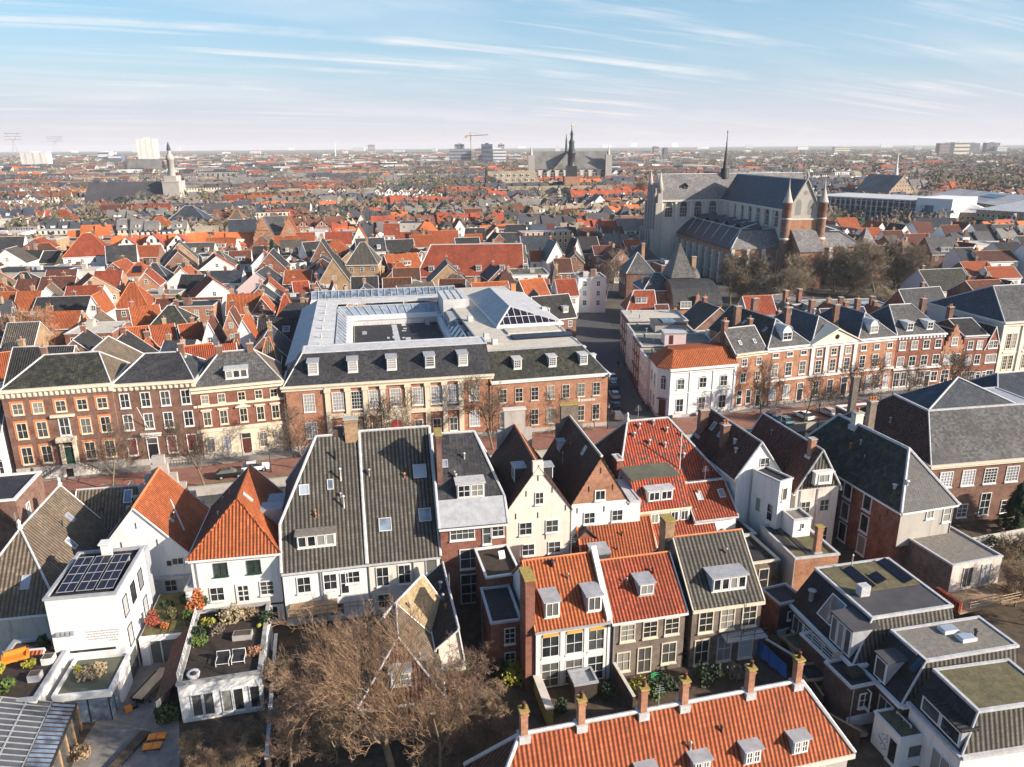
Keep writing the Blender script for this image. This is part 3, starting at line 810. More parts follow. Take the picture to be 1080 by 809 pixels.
# brown mansion, its sunlit window reveals painted as terracotta strips
H = House('mansion','brown brick mansion with terracotta window surrounds, green double door and a double stair',(-78.4,110.5),14.0,15.6,12,14.6,group=g)
H.walls('brick_brown',plinth='stone_grey',plinth_h=1.7)
H.roof('tile_black',18.3,'x',h0=5.0,h1=2.6,rp=.5,mats=['slate_mossy','slate_mossy','slate_mossy','tile_tan'],gutter=None);H.done()
H.cornice('F',14.75,1.35,'cream_paint',.6,dent=.75);H.cornice('R',14.7,1.0,'cream_paint',.3)
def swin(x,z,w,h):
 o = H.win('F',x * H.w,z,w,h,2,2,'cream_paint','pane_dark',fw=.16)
 b = MB();b.box(-w / 2 - .3,-w / 2,-.05,0,0,h + .35);b.box(-w / 2,w / 2,-.05,0,h,h + .35);b.box(w / 2,w / 2 + .12,-.05,0,0,h + .35);b.build('lit_reveal','terracotta',o)  # strips carry the orange sunlight of the window reveals in their colour
xs = (.125,.305,.51,.705,.89)
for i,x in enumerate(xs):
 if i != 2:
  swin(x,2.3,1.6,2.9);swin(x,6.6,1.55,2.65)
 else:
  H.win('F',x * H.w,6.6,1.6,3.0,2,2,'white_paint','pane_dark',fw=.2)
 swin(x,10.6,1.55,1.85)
for x in (xs[0],xs[4]): H.win('F',x * H.w,.55,1.3,.75,1,1,'stone','pane_dark',sill=False)
H.door('F',xs[2] * H.w,1.75,1.9,2.9,'green_paint','cream_stone',.8)
H.band('F',.42,.6,5.75,6.4,1.0,'cream_stone','balcony')
b = MB()
for x in (-.95,.95): b.box(x - .28,x + .28,-.35,0,1.75,5.7)
b.box(-1.3,1.3,-.4,0,5.6,5.78)
q = MB();q.box(-1.7,1.7,-.5,0,9.75,10.15);H.part('window_hood',q,'cream_stone',(xs[2] * H.w,0,0))
H.part('portal',b,'cream_stone',(xs[2] * H.w,0,0))
b = MB();xc = xs[2] * H.w
b.box(xc - 1.3,xc + 1.3,-1.5,-.06,0,1.75)
for sgn in (-1,1):
 for k in range(8):
  x0 = xc + sgn * (1.3 + k * .36);x1 = xc + sgn * (1.3 + (k + 1) * .36)
  b.box(min(x0,x1),max(x0,x1),-1.45,-.06,0,1.75 - (k + 1) * .2)
st = H.part('double_stair',b,'stone')
b = MB()
for sgn in (-1,1):
 p0,p1 = (xc + sgn * 1.3,-1.45,2.7),(xc + sgn * 4.2,-1.45,1.05)
 b.tube(p0,p1,.04);b.tube((p0[0],-1.45,2.2),(p1[0],-1.45,.6),.03)
 for k in range(7):
  t = k / 6;x = p0[0] + (p1[0] - p0[0]) * t;z = p0[2] + (p1[2] - p0[2]) * t;b.tube((x,-1.45,z - 1.0),(x,-1.45,z),.03)
b.tube((xc - 1.3,-1.45,2.7),(xc + 1.3,-1.45,2.7),.04)
b.build('stair_railing','metal_dark',st)
b = MB();b.box(xc - .5,xc + .5,-1.53,-1.5,.1,1.5);b.build('cellar_door','black_paint',st)
H.chimney(5.0,6.5,17.4,19.6,.8,.8)
# its rear wing
H2 = House('rear_wing','dark roofed rear wing with a tan right slope behind the brown mansion',H.g(3.5,14.5)[:2],13,11,15,11.5,cat='building')
H2.walls('brick_brown');H2.roof('slate_mossy',16.5,'y',rp=.45,h0=0.5,h1=4,mats=['tile_tan','slate_mossy','slate_mossy','slate_mossy']);H2.done()  # sunlit right slope painted as tan tile against the dark rest
# four-bay brown house
H = House('mansion','brown brick house with white sash windows, slate hip roof and a white flagpole',(-63.5,114.7),11.5,12.4,12,14.1,group=g)
H.walls('brick_brown',plinth='stone_grey',plinth_h=1.2);H.roof('slate',17.4,'x',h0=4.0,h1=3.0,gutter=None);H.done()
H.cornice('F',14.3,1.2,'cream_paint',.6,dent=.8);H.cornice('R',14.25,.9,'cream_paint',.3)
for i,x in enumerate((.13,.38,.62,.87)):
 H.win('F',x * H.w,10.2,1.5,2.5,2,2,'white_paint','pane_dark',fw=.18)
 H.win('F',x * H.w,6.4,1.5,2.7,2,2,'white_paint','pane_dark',fw=.18)
 if i != 1: H.win('F',x * H.w,2.0,1.55,3.0,1,1,'white_paint','pane_red',fw=.18)
H.door('F',.38 * H.w,.9,1.5,2.9,'black_paint','white_paint',1.0);H.cornice('F',5.7,.6,'white_paint',.45,x0=.26,x1=.5)
b = MB();b.tube((.36 * H.w,-.1,6.6),(.30 * H.w,-1.8,10.8),.05);H.part('flagpole',b,'white_paint')
b = MB()
for k in range(11): b.box(.1 + k * .45,.16 + k * .45,-1.3,-1.25,.13,1.1)
b.box(.1,4.7,-1.31,-1.24,1.0,1.06);H.part('area_railing',b,'metal_dark',(7.2,0,0));
H.chimney(9.8,6,16.5,18.9,.8,.8)
# house with a yellow ground floor
H = House('mansion','brick house with a yellow stone ground floor, cream bands and a wide white dormer',(-52.0,117.1),18.3,14.2,11.5,12.6,group=g)
H.walls('brick_red',low='cream_stone',low_h=5.2,plinth='stone_grey',plinth_h=.8);H.roof('tile_tan',16.9,'x',h0=4.6,h1=4.2,mats=['slate_pale','slate','tile_tan','tile_tan'],gutter=None);H.done()
H.cornice('F',12.8,1.0,'cream_paint',.55);H.band('F',0,1,9.35,9.75,.12,'cream_paint','string_course');H.band('F',0,1,5.0,5.55,.16,'cream_paint','string_course')
for i,x in enumerate((.13,.31,.53,.72,.89)):
 H.win('F',x * H.w,9.9,1.25,1.55,2,2,'cream_paint','pane_dark',fw=.16)
 H.win('F',x * H.w,6.1,1.3,2.5,2,2,'cream_paint','pane',fw=.18)
 H.band('F',x - .06,x + .06,8.7,8.95,.22,'cream_paint','window_hood')
 if i != 2: H.win('F',x * H.w,1.3,1.35,2.6,2,2,'cream_paint','pane_light',arch=.3,fw=.16)
H.door('F',.53 * H.w,.3,1.4,2.9,'brown_paint','cream_paint',.9)
b = MB();b.poly([(-1.2,-.35,8.95),(1.2,-.35,8.95),(0,-.35,9.5)]);b.box(-1.2,1.2,-.35,0,8.75,8.95);H.part('pediment',b,'cream_paint',(.53 * H.w,0,0))
H.dormer('F',.5 * H.w,.9,3.6,1.5,1,1,n=3,top='lead_white')
H.chimney(4.6,5.6,16,18.1,1.0,.8,mat='brick_brown');H.chimney(9.6,5.6,16,18.1,1.0,.8,mat='brick_brown')
# white house at the far left edge
H = House('house','low white house at the photo edge beside the brown mansion',(-91.5,107.0),14,12.6,9,8.2)
H.walls('white_plaster',plinth='stone_grey');H.roof('tile_grey',12,'x');H.done()
for x in (.55,.72,.9):
 H.win('F',x * H.w,5.0,1.2,1.8,2,2);H.win('F',x * H.w,1.2,1.3,2.2,2,2,arch=.5)
H.door('F',.8 * H.w,.1,1.1,2.2,'red_paint')
# ---- museum, left range round a court
ML = House('museum','brick museum front with cream pilasters, red arched door and five white dormers',(-38.3,120.9),11.3,35.4,10.0,11.7,cat='museum',group=None)
H = ML;H.walls('brick_orange',plinth='stone_grey',plinth_h=.9)
H.mansard('slate','zinc_pale',16.0,(5.2,0,0,3.2),gutter='cream_paint',gh=.45);H.done()
H.cornice('F',11.75,.9,'cream_paint',.5)
for x in (4.0,32.2):
 H.win('F',x,7.0,1.9,3.2,4,5,'white_paint','pane_blind',fw=.12);H.win('F',x,2.2,1.9,2.9,4,4,'white_paint','pane_light',fw=.12)
px = (7.4,10.9,14.2,17.8,22.1,25.2,28.4);pil = (7.1,10.45,13.4,16.4,20.6,24.0,27.0,29.9)
for x in pil:
 H.band('F',(x - .42) / H.w,(x + .42) / H.w,.9,11.0,.28,'cream_stone','pilaster');H.band('F',(x - .55) / H.w,(x + .55) / H.w,10.3,10.9,.4,'cream_stone','capital')
H.band('F',6.7 / H.w,30.3 / H.w,5.6,6.3,.4,'cream_stone','string_course')
H.band('F',6.7 / H.w,30.3 / H.w,10.9,11.15,.34,'cream_stone','architrave')
for i in range(7):
 x = (pil[i] + pil[i + 1]) / 2
 if i == 3:
  b = MB();b.box(-1.75,1.75,-.3,0,.9,6.6);H.part('portal',b,'cream_stone',(x,0,0))
  b = MB();pts = [(-1.05,-.34,.9),(1.05,-.34,.9)] + [(1.05 * math.cos(math.pi * k / 10),-.34,3.6 + 1.05 * math.sin(math.pi * k / 10)) for k in range(11)];b.poly(pts)
  b.box(-1.2,1.2,-.5,-.34,.13,.9);d_ = H.part('door',b,'red_paint',(x,0,0))
  b = MB();b.poly([(-.85,-.36,.95),(.85,-.36,.95),(.85,-.36,2.9),(-.85,-.36,2.9)]);b.build('door_opening','black_paint',d_)
 else:
  H.win('F',x,1.6,1.5,2.6,2,2,'white_paint','pane',fw=.16)
 H.win('F',x,6.9,1.95,3.3,4,5,'white_paint','pane_blind',fw=.14)
for x in (5.0,11.6,18.2,24.8,30.6): H.dormer('F',x,1.5,1.75,2.0,1,4,'white_paint','lead',cheek='lead',gm='pane_blind')
for x in (.3,35.0): H.pipe('F',x,mat='metal_dark')
# roofs round the court
b = MB();b.box(0,11.4,10,61,0,12.6);b.box(11.4,31,49,61,0,12.6);b.box(31,38.5,10,61,0,12.2);b.box(11.4,31,10,49,0,10.4);H.part('court_wall',b,'white_clean')
b = MB();b.slab([(-.4,10,12.7),(3.4,10,14.6),(3.4,61,14.6),(-.4,61,12.7)],.15,1);b.slab([(3.4,10,14.62),(8.2,10,14.2),(8.2,57,14.2),(3.4,61,14.62)],.15,0)
b.slab([(3.4,61,14.6),(8.2,57,14.2),(31,57,14.2),(36,61,14.6)],.15,0)
b.poly([(-.4,10,12.6),(3.4,10,14.6),(8.2,10,14.2),(8.2,10,12.6)],0)
rw = H.part('zinc_roof',b,['zinc_pale','zinc'])
for k in range(9):
 b = MB();y = 12 + k * 5.2;b.slab([(3.5,y,14.68),(8.1,y,14.27),(8.1,y + .08,14.27),(3.5,y + .08,14.68)],.02);b.build('roof_seam','lead',rw)
def skyband(a,bq,c,d,n,name='skylight_band'):
 """sloping strip of roof lights between two edges"""
 b = MB();A,B,C,D = map(Vector,(a,bq,c,d))
 b.poly([A,B,C,D],1)
 nrm = (B - A).cross(D - A).normalized() * .08
 for k in range(n + 1):
  t = k / n;b.tube(A.lerp(B,t) + nrm,D.lerp(C,t) + nrm,.11,n=4,m=0)
 b.tube(A + nrm,B + nrm,.14,n=4);b.tube(D + nrm,C + nrm,.14,n=4)
 return H.part(name,b,['zinc','pane_sky'])
skyband((11.3,10.2,11.6),(11.3,49,11.6),(8.4,53,14.2),(8.4,10.2,14.2),14)
skyband((11.3,49,11.6),(31,49,11.6),(31,53,14.2),(8.4,53,14.2),12)
skyband((31.2,49,11.6),(31.2,10.2,11.6),(33.6,10.2,14.0),(33.6,53,14.0),12)
skyband((2,60.9,14.7),(37,60.9,14.7),(37,63.5,16.2),(2,63.5,16.2),22)
b = MB();b.box(11.5,31,10.1,48.9,10.4,10.46);cr = H.part('court_roof',b,'bitumen')
b = MB();b.box(20.2,21.4,10.2,48,10.46,10.5)
rnd = random.Random(4)
for k in range(22):
 x,y = rnd.uniform(18.5,23),rnd.uniform(13,48);b.box(x,x + rnd.uniform(.3,1.2),y,y + rnd.uniform(.3,2.5),10.46,10.49)
b.build('pale_stain','zinc_pale',cr)
for x,y,w_,d_,h_ in ((13.5,40,1.0,1,.5),(28,46,1,3,.8),(24,18,.8,.8,.6),(16,22,.6,.6,.8)):
 b = MB();b.box(x,x + w_,y,y + d_,10.46,10.46 + h_);b.build('roof_box','metal_grey',cr)
railing('railing',[(11.8,10.8,10.46),(11.8,48.5,10.46),(30.6,48.5,10.46),(30.6,10.8,10.46)],1.0,'metal_grey',parent=cr,mid=1,post=3)
for k in range(6):
 b = MB();y = 15 + 7.5 * k;b.tube((5.6,y,14.3),(5.6,y,15.2),.2,n=8);b.build('roof_vent','zinc',rw)
b = MB();b.tube((34.5,14,12.6),(34.5,43,12.6),.35,n=8);b.tube((34.5,20,12.6),(31.6,20,12.6),.25,n=8);H.part('duct',b,'zinc')
# plant on the link roof
for (x0,x1,y0,y1,z1,mt,nm) in ((32,38,44,56,16.6,'zinc_pale','plant_room'),(32.2,38.4,34,42,14.4,'metal_grey','air_handler'),(33.5,37.5,25,30,13.8,'zinc','air_handler'),(34.2,38.4,13,22,14.2,'zinc_pale','plant_room')):
 b = MB();b.box(x0,x1,y0,y1,12.2,z1);o = H.part(nm,b,mt)
 if nm == 'air_handler':
  for k in (-1,1):
   q = MB();q.box(-.9,.9,-.05,0,0,1.7,0);q.poly([(-.6,-.07,.2),(.6,-.07,.2),(0,-.07,1.5)],1);q.build('louvre',['white_paint','black_paint'],o,((x0 + x1) / 2 + k * 1.3,y0,z1 - 2.1))
 else:
  q = MB()
  for k in range(1,4): q.box(x0 + (x1 - x0) * k / 4 - .1,x0 + (x1 - x0) * k / 4 + .1,y0,y1,z1,z1 + .12)
  q.box(x0,x1,(y0 + y1) / 2 - .1,(y0 + y1) / 2 + .1,z1,z1 + .14);q.build('roof_grid','lead',o)
for k in range(7):
 b = MB();x,y = rnd.uniform(32,38),rnd.uniform(12,44);b.lathe([(.35,0),(.35,1.2),(.5,1.25),(.5,1.5),(.1,1.6)],8,c=(x,y));o = b.build('roof_vent','zinc',H.o,(0,0,12.2))
# ---- museum, right range
MR = House('museum','plainer brick museum range with seven bays, glass pyramid roof and white wall lettering',(-3.5,127.8),13.0,21.6,72.0,10.3,cat='museum')
H = MR;H.walls('brick_orange',plinth='stone_grey',plinth_h=.8)
H.mansard('slate','sand_roof',14.6,(4.8,3.6,3.5,0),mats=['slate_mossy','sand_roof','slate','slate'],gutter='white_paint',gh=.5,rim='lead');H.done()
H.cornice('F',10.35,.7,'white_paint',.45);H.cornice('R',10.33,.6,'white_paint',.35)
for i in range(7):
 x = (.09,.225,.36,.495,.63,.765,.9)[i] * H.w
 H.win('F',x,6.2,1.4,2.5,2,3,'stone','pane' if i != 6 else 'pane_light',fw=.1);H.win('F',x,1.5,1.4,3.0 if i not in (1,4) else 1.7,2,3,'stone','pane',fw=.1)
for k in range(14):
 H.win('R',3 + k * 4.9,6.2,1.3,2.3,2,3,'white_paint','pane',solo=True);H.win('R',3 + k * 4.9,1.6,1.3,2.6,2,3,'white_paint','pane',solo=True)
for x in (5.0,11.5,17.4): H.dormer('F',x,1.5,1.5,1.7,3,4,'white_paint','lead_white',cheek='lead')
for k in range(11): H.dormer('R',6 + k * 6,.6,1.1,1.0,2,2,'white_paint','lead_white')
b = MB()
x = 16.0
for wd in (.5,.25,.3,.2,.28,.2,.35,.22,.3,.26,.2,.3):
 b.box(x,x + wd * .62,-.03,0,5.2,5.2 + (.42 if wd < .4 else .6));x += wd
H.part('sign_lettering',b,'white_paint')
# zinc hip roof with the glazed front over the hall
bx0,bx1,by0,by1,zb,zr = 5.8,19.4,22.0,57.0,15.0,17.9
b = MB();b.box(bx0 - .3,bx1 + .3,by0 - .3,by1 + .3,14.6,zb);hall = H.part('hall_curb',b,'white_paint')
na,fa = (9.4,26.6,zr),(9.8,50.0,zr)
b = MB();b.slab([(bx1,by0,zb),(bx1,by1,zb),fa,na],.12,0);b.slab([(bx0,by1,zb),(bx0,by0,zb),na,fa],.12,1);b.poly([(bx1,by1,zb),(bx0,by1,zb),fa],0)
b.build('zinc_hip_roof',['zinc','zinc'],hall)
b = MB();b.poly([(bx0,by0,zb),(bx1,by0,zb),na],1)
A,B,C = Vector((bx0,by0,zb + .1)),Vector((bx1,by0,zb + .1)),Vector(na) + Vector((0,-.1,.1))
for p,q in ((A,B),(B,C),(C,A)): b.tube(p,q,.16,n=4)
for k in range(1,10):
 p = A.lerp(B,k / 10);hx = (p.x - bx0) / (na[0] - bx0) if p.x < na[0] else (bx1 - p.x) / (bx1 - na[0]);q = Vector((p.x,by0 + (na[1] - by0) * hx,zb + .1 + (zr - zb) * hx));b.tube(p,q,.07,n=4)
m_ = Vector((0,(na[1] - by0) * .45,(zr - zb) * .45));b.tube(A.lerp(C,.45),B.lerp(C,.45),.07,n=4)
b.build('glazed_gable',['white_paint','pv_cell'],hall)
b = MB();b.box(6.6,18.2,11.2,14.4,14.66,15.0);sp_ = H.part('solar_panel',b,'pv_cell')
b = MB();b.box(6.6,17.4,16,20.5,14.62,14.9);H.part('roof_step',b,'sand_roof')
for (x,y) in ((1.5,30),(1.8,14),(2.5,9.5),(19,35)):
 b = MB();b.box(x - .5,x + .5,y - .7,y + .7,14.6,15.7);H.part('roof_box',b,'zinc_pale')
b = MB();b.box(17.4,18.6,60,61.2,14.6,16.6);o = H.part('chimney',b,'terracotta')
# ---- white corner building
H = House('corner_house','white corner building with chamfered corner, red tiled roof and pink planters',(28.6,135.8),14.6,14.9,9.0,9.9,cat='building')
b = MB();ft = [(1.2,0),(H.w,0),(H.w,H.d),(1.2,H.d),(-.4,2.3)]
H.wmat = 'white_plaster';H.wb = MB();H.wb.prism(ft,0,9.85);H.done()
b = MB();b.prism([(1.15,-.08),(H.w + .05,-.08),(H.w + .05,H.d),(1.1,H.d),(-.5,2.25)],0,.7);H.part('plinth',b,'stone_grey')
top = [(3.0,2.9),(H.w + .1,2.9),(H.w + .1,6.6),(3.4,6.6),(2.5,4.4)]
b = MB();zt,ze = 12.7,9.95
lo = [(1.1,-.35),(H.w + .1,-.35),(H.w + .1,H.d + .3),(.9,H.d + .3),(-.75,2.1)]
b.slab([(*lo[0],ze),(*lo[1],ze),(*top[1],zt),(*top[0],zt)],.12);b.slab([(*lo[4],ze),(*lo[0],ze),(*top[0],zt),(*top[4],zt)],.12)
b.slab([(*lo[3],ze),(*lo[4],ze),(*top[4],zt),(*top[3],zt)],.12);b.slab([(*lo[2],ze),(*lo[3],ze),(*top[3],zt),(*top[2],zt)],.12);b.poly([(*p,zt) for p in top])
H.roof_o = H.part('roof',b,'tile_orange')
b = MB();b.poly([(H.w,0,9.8),(H.w,H.d,9.8),(H.w,6.6,12.6),(H.w,2.9,12.6)]);H.part('gable_wall',b,'white_plaster')
b = MB();b.box(.9,H.w + .15,-.5,-.02,9.5,9.98);b.box(1.1,H.w,-.2,0,9.0,9.2);b.box(1.2,H.w,-.15,0,4.9,5.1)
for x in (1.35,5.3,10.2,H.w - .2): b.box(x - .2,x + .2,-.12,0,.7,9.5)
H.part('cornice',b,'white_clean')
H.slope['F'] = (zt - ze) / 3.25
for x in (3.4,8.0,12.4):
 H.win('F',x,5.7,1.6,2.1,2,2,'white_paint','pane',arch=.28,fw=.14);H.win('F',x,1.2,1.6,2.7,2,2,'white_paint','pane',fw=.14)
 H.skylight('F',x,1.1,.8,1.5,'white_paint')
for i,x in enumerate((4.0,9.0)):
 b = MB();b.box(-.9,.9,-.75,-.2,.5,1.0);H.part('planter',b,'red_paint' if 0 else 'pink_plaster',(x - 1.4,-.1,0))
o = link('window',frame_mesh(1.2,2.4,2,2,'white_paint',True,.5,.12),H.o,(.4,1.15,5.6),math.atan2(-2.3,1.6));link('pane',pane_mesh(1.2,2.4,'pane',.5),o)
b = MB();b.box(-.7,.7,-.12,0,.3,3.6);b.box(-.9,.9,-.8,0,3.8,3.95);H.part('door',b,'brown_paint',(.4,1.15,0),math.atan2(-2.3,1.6))
for k in range(2):
 t = (.3 + .4 * k);x,y = -.4 + 1.6 * t,2.3 + (H.d - 2.3) * t
 for z in (1.4,5.6): o = link('window',frame_mesh(1.2,2.4,2,2,'white_paint',True,0,.12),H.o,(x,y,z),math.atan2(-6.7,-1.6));link('pane',pane_mesh(1.2,2.4,'pane'),o)
# row of houses up the side street
specs = [(8.6,9.4,'pink_plaster','roof_green','pale stuccoed side street house with a green flat roof next to the white corner'),
  (11.0,9.9,'brick_red','gravel_roof','brick side street house with gravel flat roof and a grassy roof edge'),
  (11.5,9.6,'weathered_plaster','roof_green','stuccoed side street house with flat roof and a pink stair hut'),
  (12.0,10.2,'brick_brown','sand_roof','brown brick side street house with sandy flat roof, farthest of its row')]
y0 = 144.6;x0 = 26.9
for i,(L,e,wm,rm,lb) in enumerate(specs):
 H = House('side_street_house',lb,(x0 + .03 * (y0 - 144),y0),1.0,14 + 2 * (i == 1),L - .06,e,group='flat-roofed houses up the side street')
 H.walls(wm);H.done();H.flat(rm,'lead_white')
 n = int(L / 2.7)
 for k in range(n):
  for z in (1.3,4.3,7.0): H.win('L',(k + .5) * L / n,z,1.1,1.8,2,2,solo=True)
 H.vent_at(3,3,e,.15,.7);H.vent_at(2,L - 3,e,.2,.6)
 if i == 0:
  b = MB();b.box(4.2,5.3,.6,L - .6,e - .1,e + .25);H.part('grass_strip',b,'leaf_yellow')
  b = MB();b.box(6,8,1,5,e - .2,e + .3);H.part('roof_light',b,'pane_sky')
 if i == 1:
  b = MB();b.box(5,9.5,1.5,5,e - .2,e + 2.3);o = H.part('stair_hut',b,'pink_plaster');q = MB();q.box(6.0,6.8,1.44,1.5,e,e + 1.9);q.build('door','brown_paint',o);q = MB();q.box(4.8,9.7,1.3,5.2,e + 2.3,e + 2.45);q.build('flat_roof','lead_white',o)
 if i == 2:
  b = MB();b.box(5,12,3,9,e - .2,e + 1.6);o = H.part('attic_box',b,'grey_plaster');q = MB();q.box(4.8,12.2,2.8,9.2,e + 1.6,e + 1.75);q.build('flat_roof','bitumen_grey',o);q = MB();q.box(7,10,4,8,e + 1.75,e + 1.95);q.build('roof_light','pane_sky',o)
 y0 += L
# ---- right hand row of canal houses
def canal(label,bl,br,e,name='canal_house',d=14.0,**k):
 a,c = P(*bl),P(*br)
 an = math.degrees(math.atan2(c.y - a.y,c.x - a.x))
 return House(name,label,(a.x,a.y),an,(c - a).length - .02,d,e,group='canal houses right of the white corner',**k)
gm = 'pane'
H = canal('narrow brown canal house with plain grey roof, two roof lights, touching white corner building',(771.5,434.5),(803.5,429.5),11.6,d=9)
H.walls('brick_orange',plinth='stone_grey',plinth_h=.8);H.roof('tile_grey',15.6,'x',mats=['slate_pale'],gutter=None);H.done();H.cornice('F',11.75,.8,'cream_paint',.45)
for x in (.28,.75): H.win('F',x * H.w,9.1,1.3,1.5,2,2,fw=.13);H.win('F',x * H.w,5.8,1.3,2.0,2,2,fw=.13);H.skylight('F',x * H.w,1.4,.6,1.0,'white_paint')
for x in (.2,.5): H.win('F',x * H.w,1.3,1.25,2.9,1,2,fw=.13)
H.door('F',.82 * H.w,.2,1.1,2.6,'black_paint','white_paint',.9)
H.chimney(.2,4.5,12,17.2,.9,1.1,pots=2);H.chimney(6.6,5,13,17,.8,.9,pots=1)
H = canal('three bay brick canal house with an arched white dormer and tall dark roof',(803.5,429.5),(849,423.5),11.9,d=20)
H.walls('brick_orange',plinth='stone_grey',plinth_h=.8);H.roof('slate',16.4,'y',h0=5,h1=0,mats=['slate','slate_mossy','slate_pale','slate'],gutter=None);H.done();H.cornice('F',12.1,.9,'white_paint',.5)
for x in (.2,.52,.84): H.win('F',x * H.w,10.0,1.5,.95,2,1,fw=.14);H.win('F',x * H.w,6.0,1.6,2.8,2,3,fw=.14);
for x in (.2,.52): H.win('F',x * H.w,1.3,1.6,2.9,2,2,gm='pane_light',fw=.14)
H.door('F',.84 * H.w,.2,1.3,2.7,'black_paint','white_paint',1.2);H.band('F',0,1,5.1,5.5,.3,'white_paint','string_course')
H.dormer('F',.5 * H.w,1.0,2.3,1.7,2,2,'white_paint','lead_white',style='arch')
for y in (8,15): H.skylight('L',y,2.4,.8,1.2)
H.chimney(1.0,12,13,18,1.3,.9,pots=1);H.chimney(9.5,18,13,18,1.3,.9,pots=1)
H = canal('brick canal house with white pilasters under a cream pediment with a round window',(849,423.5),(897,417.5),11.9,d=18)
H.walls('brick_orange',plinth='stone_grey',plinth_h=.8);H.roof('slate',16.0,'y',h0=5.5,h1=4,mats=['slate','slate_blue','slate_pale','slate'],gutter=None);H.done();H.cornice('F',12.1,.9,'white_paint',.5)
w = H.w
b = MB();b.poly([(-.2,-.5,12.1),(w + .2,-.5,12.1),(w / 2,-.5,14.6)],0);b.slab([(-.5,-.75,12.1),(w / 2,-.75,14.95),(w / 2,3.4,14.95),(-.5,.3,12.1)],.22,1);b.slab([(w / 2,-.75,14.95),(w + .5,-.75,12.1),(w + .5,.3,12.1),(w / 2,3.4,14.95)],.22,1)
pd = H.part('pediment',b,['cream_paint','cream_paint']);q = MB();q.tube((w / 2,-.56,13.2),(w / 2,-.5,13.2),.5,n=16);q.build('round_window','pane_dark',pd)
for x in (.04,.34,.66,.96): H.band('F',x - .035,x + .035,5.5,11.3,.22,'white_paint','pilaster')
for x in (.19,.5,.81): H.win('F',x * w,9.3,1.4,1.5,2,2,fw=.13);H.win('F',x * w,5.9,1.5,2.6,2,3,fw=.13)
for x in (.19,.5): H.win('F',x * w,1.2,1.5,3.0,2,2,fw=.13)
H.door('F',.81 * w,.2,1.4,2.8,'black_paint','white_paint',1.3);H.band('F',0,1,5.1,5.5,.3,'white_paint','string_course')
for x,y in ((w / 2 - 2,12),(w / 2 + 1.5,9),(w / 2,16)): H.vent_at(x,y,15.4,.3,1.4,'zinc_pale')
H.chimney(.6,9,13,17.6,1.2,.9);H.chimney(w - .6,14,13,17.6,1.2,.9)
H = canal('brick canal house with an arched white dormer and tall ground floor shop windows',(897,417.5),(938,412.8),11.9,d=17)
H.walls('brick_orange',plinth='stone_grey',plinth_h=.8);H.roof('slate',16.2,'y',h0=4.5,h1=4,mats=['slate','slate_blue','slate_pale','slate'],gutter=None);H.done();H.cornice('F',12.1,.9,'white_paint',.5)
w = H.w
for x in (.17,.5,.83): H.win('F',x * w,9.6,1.4,1.2,2,1,fw=.13);H.win('F',x * w,5.9,1.5,2.7,2,3,gm='pane_light' if x > .8 else 'pane',fw=.13)
for x in (.4,.62,.85): H.win('F',x * w,1.0,1.5,3.2,2,2,gm='pane_light',fw=.13)
H.door('F',.15 * w,.2,1.3,2.8,'black_paint','white_paint',1.2);H.band('F',0,1,5.1,5.5,.3,'white_paint','string_course')
H.dormer('F',.45 * w,.8,2.1,1.6,2,2,'white_paint','lead_white',style='arch')
H.chimney(.5,8,13,17.6,1.2,.9);H.chimney(w - .5,12,13,17.6,1.1,.9)
H = canal('four bay brick canal house with two white dormers on a hipped slate roof',(938,412.8),(987.5,408.8),11.9,d=14)
H.walls('brick_red',plinth='stone_grey',plinth_h=.8);H.roof('slate',16.9,'x',h0=2.5,h1=3.5,mats=['slate_pale','slate','slate_blue','slate'],gutter=None);H.done();H.cornice('F',12.1,.9,'white_paint',.5,dent=.8)
w = H.w
for x in (.13,.38,.63,.88): H.win('F',x * w,8.9,1.6,1.9,2,2,fw=.15);H.win('F',x * w,5.3,1.7,2.2,2,2,fw=.15)
for x in (.1,.25,.42,.6): H.win('F',x * w,.9,1.5,3.2,2,2,gm='pane_light',fw=.13)
H.win('F',.9 * w,1.6,1.6,2.2,2,2,fw=.15);H.door('F',.75 * w,.2,1.2,2.7,'black_paint','white_paint',1.0);H.band('F',0,1,4.6,5.0,.3,'white_paint','string_course')
for x in (.3,.72): H.dormer('F',x * w,.9,1.6,1.6,2,2,'white_paint','lead_white')
H.chimney(w - .6,7,13,18,1.0,.9)
# stepped gable
H = canal('brick canal house with a stepped gable and white banded windows',(987.5,408.8),(1008.5,406.8),8.4,d=12)
H.walls('brick_orange',plinth='stone_grey');H.roof('tile_brown',12.3,'y',verge=False);H.done()
w = H.w;b = MB();n = 5
for k in range(n): b.box(w * k / n / 2 - .05,w - w * k / n / 2 + .05,-.12,.3,8.3 + k * .95 - (.02 if k else 0),8.3 + (k + 1) * .95)
b.box(w / 2 - .3,w / 2 + .3,-.12,.3,13.05,13.6);H.part('stepped_gable',b,'brick_orange')
H.win('F',w / 2,9.2,1.6,1.8,2,2,fw=.16,y=-.12)
for x in (.28,.72): H.win('F',x * w,5.1,1.9,2.2,2,3,gm='pane_light',fw=.16)
H.win('F',.3 * w,1.0,2.1,2.9,2,3,gm='pane_light',fw=.16);H.door('F',.78 * w,.1,1.0,2.3,'brown_paint','white_paint',.8)
H = canal('narrow brick canal house with a straight white cornice between two gabled neighbours',(1008.5,406.8),(1032.5,405.4),10.9,d=11)
H.walls('brick_red',plinth='stone_grey');H.roof('tile_black',13.4,'x',gutter=None);H.done();H.cornice('F',11.1,.6,'white_paint',.4)
for z,h in ((8.0,1.9),(4.6,2.2)):
 for x in (.3,.7): H.win('F',x * H.w,z,1.4,h,2,2,gm='pane_light',fw=.15)
for x in (.25,.6): H.win('F',x * H.w,.9,1.3,2.2,2,2,fw=.13)
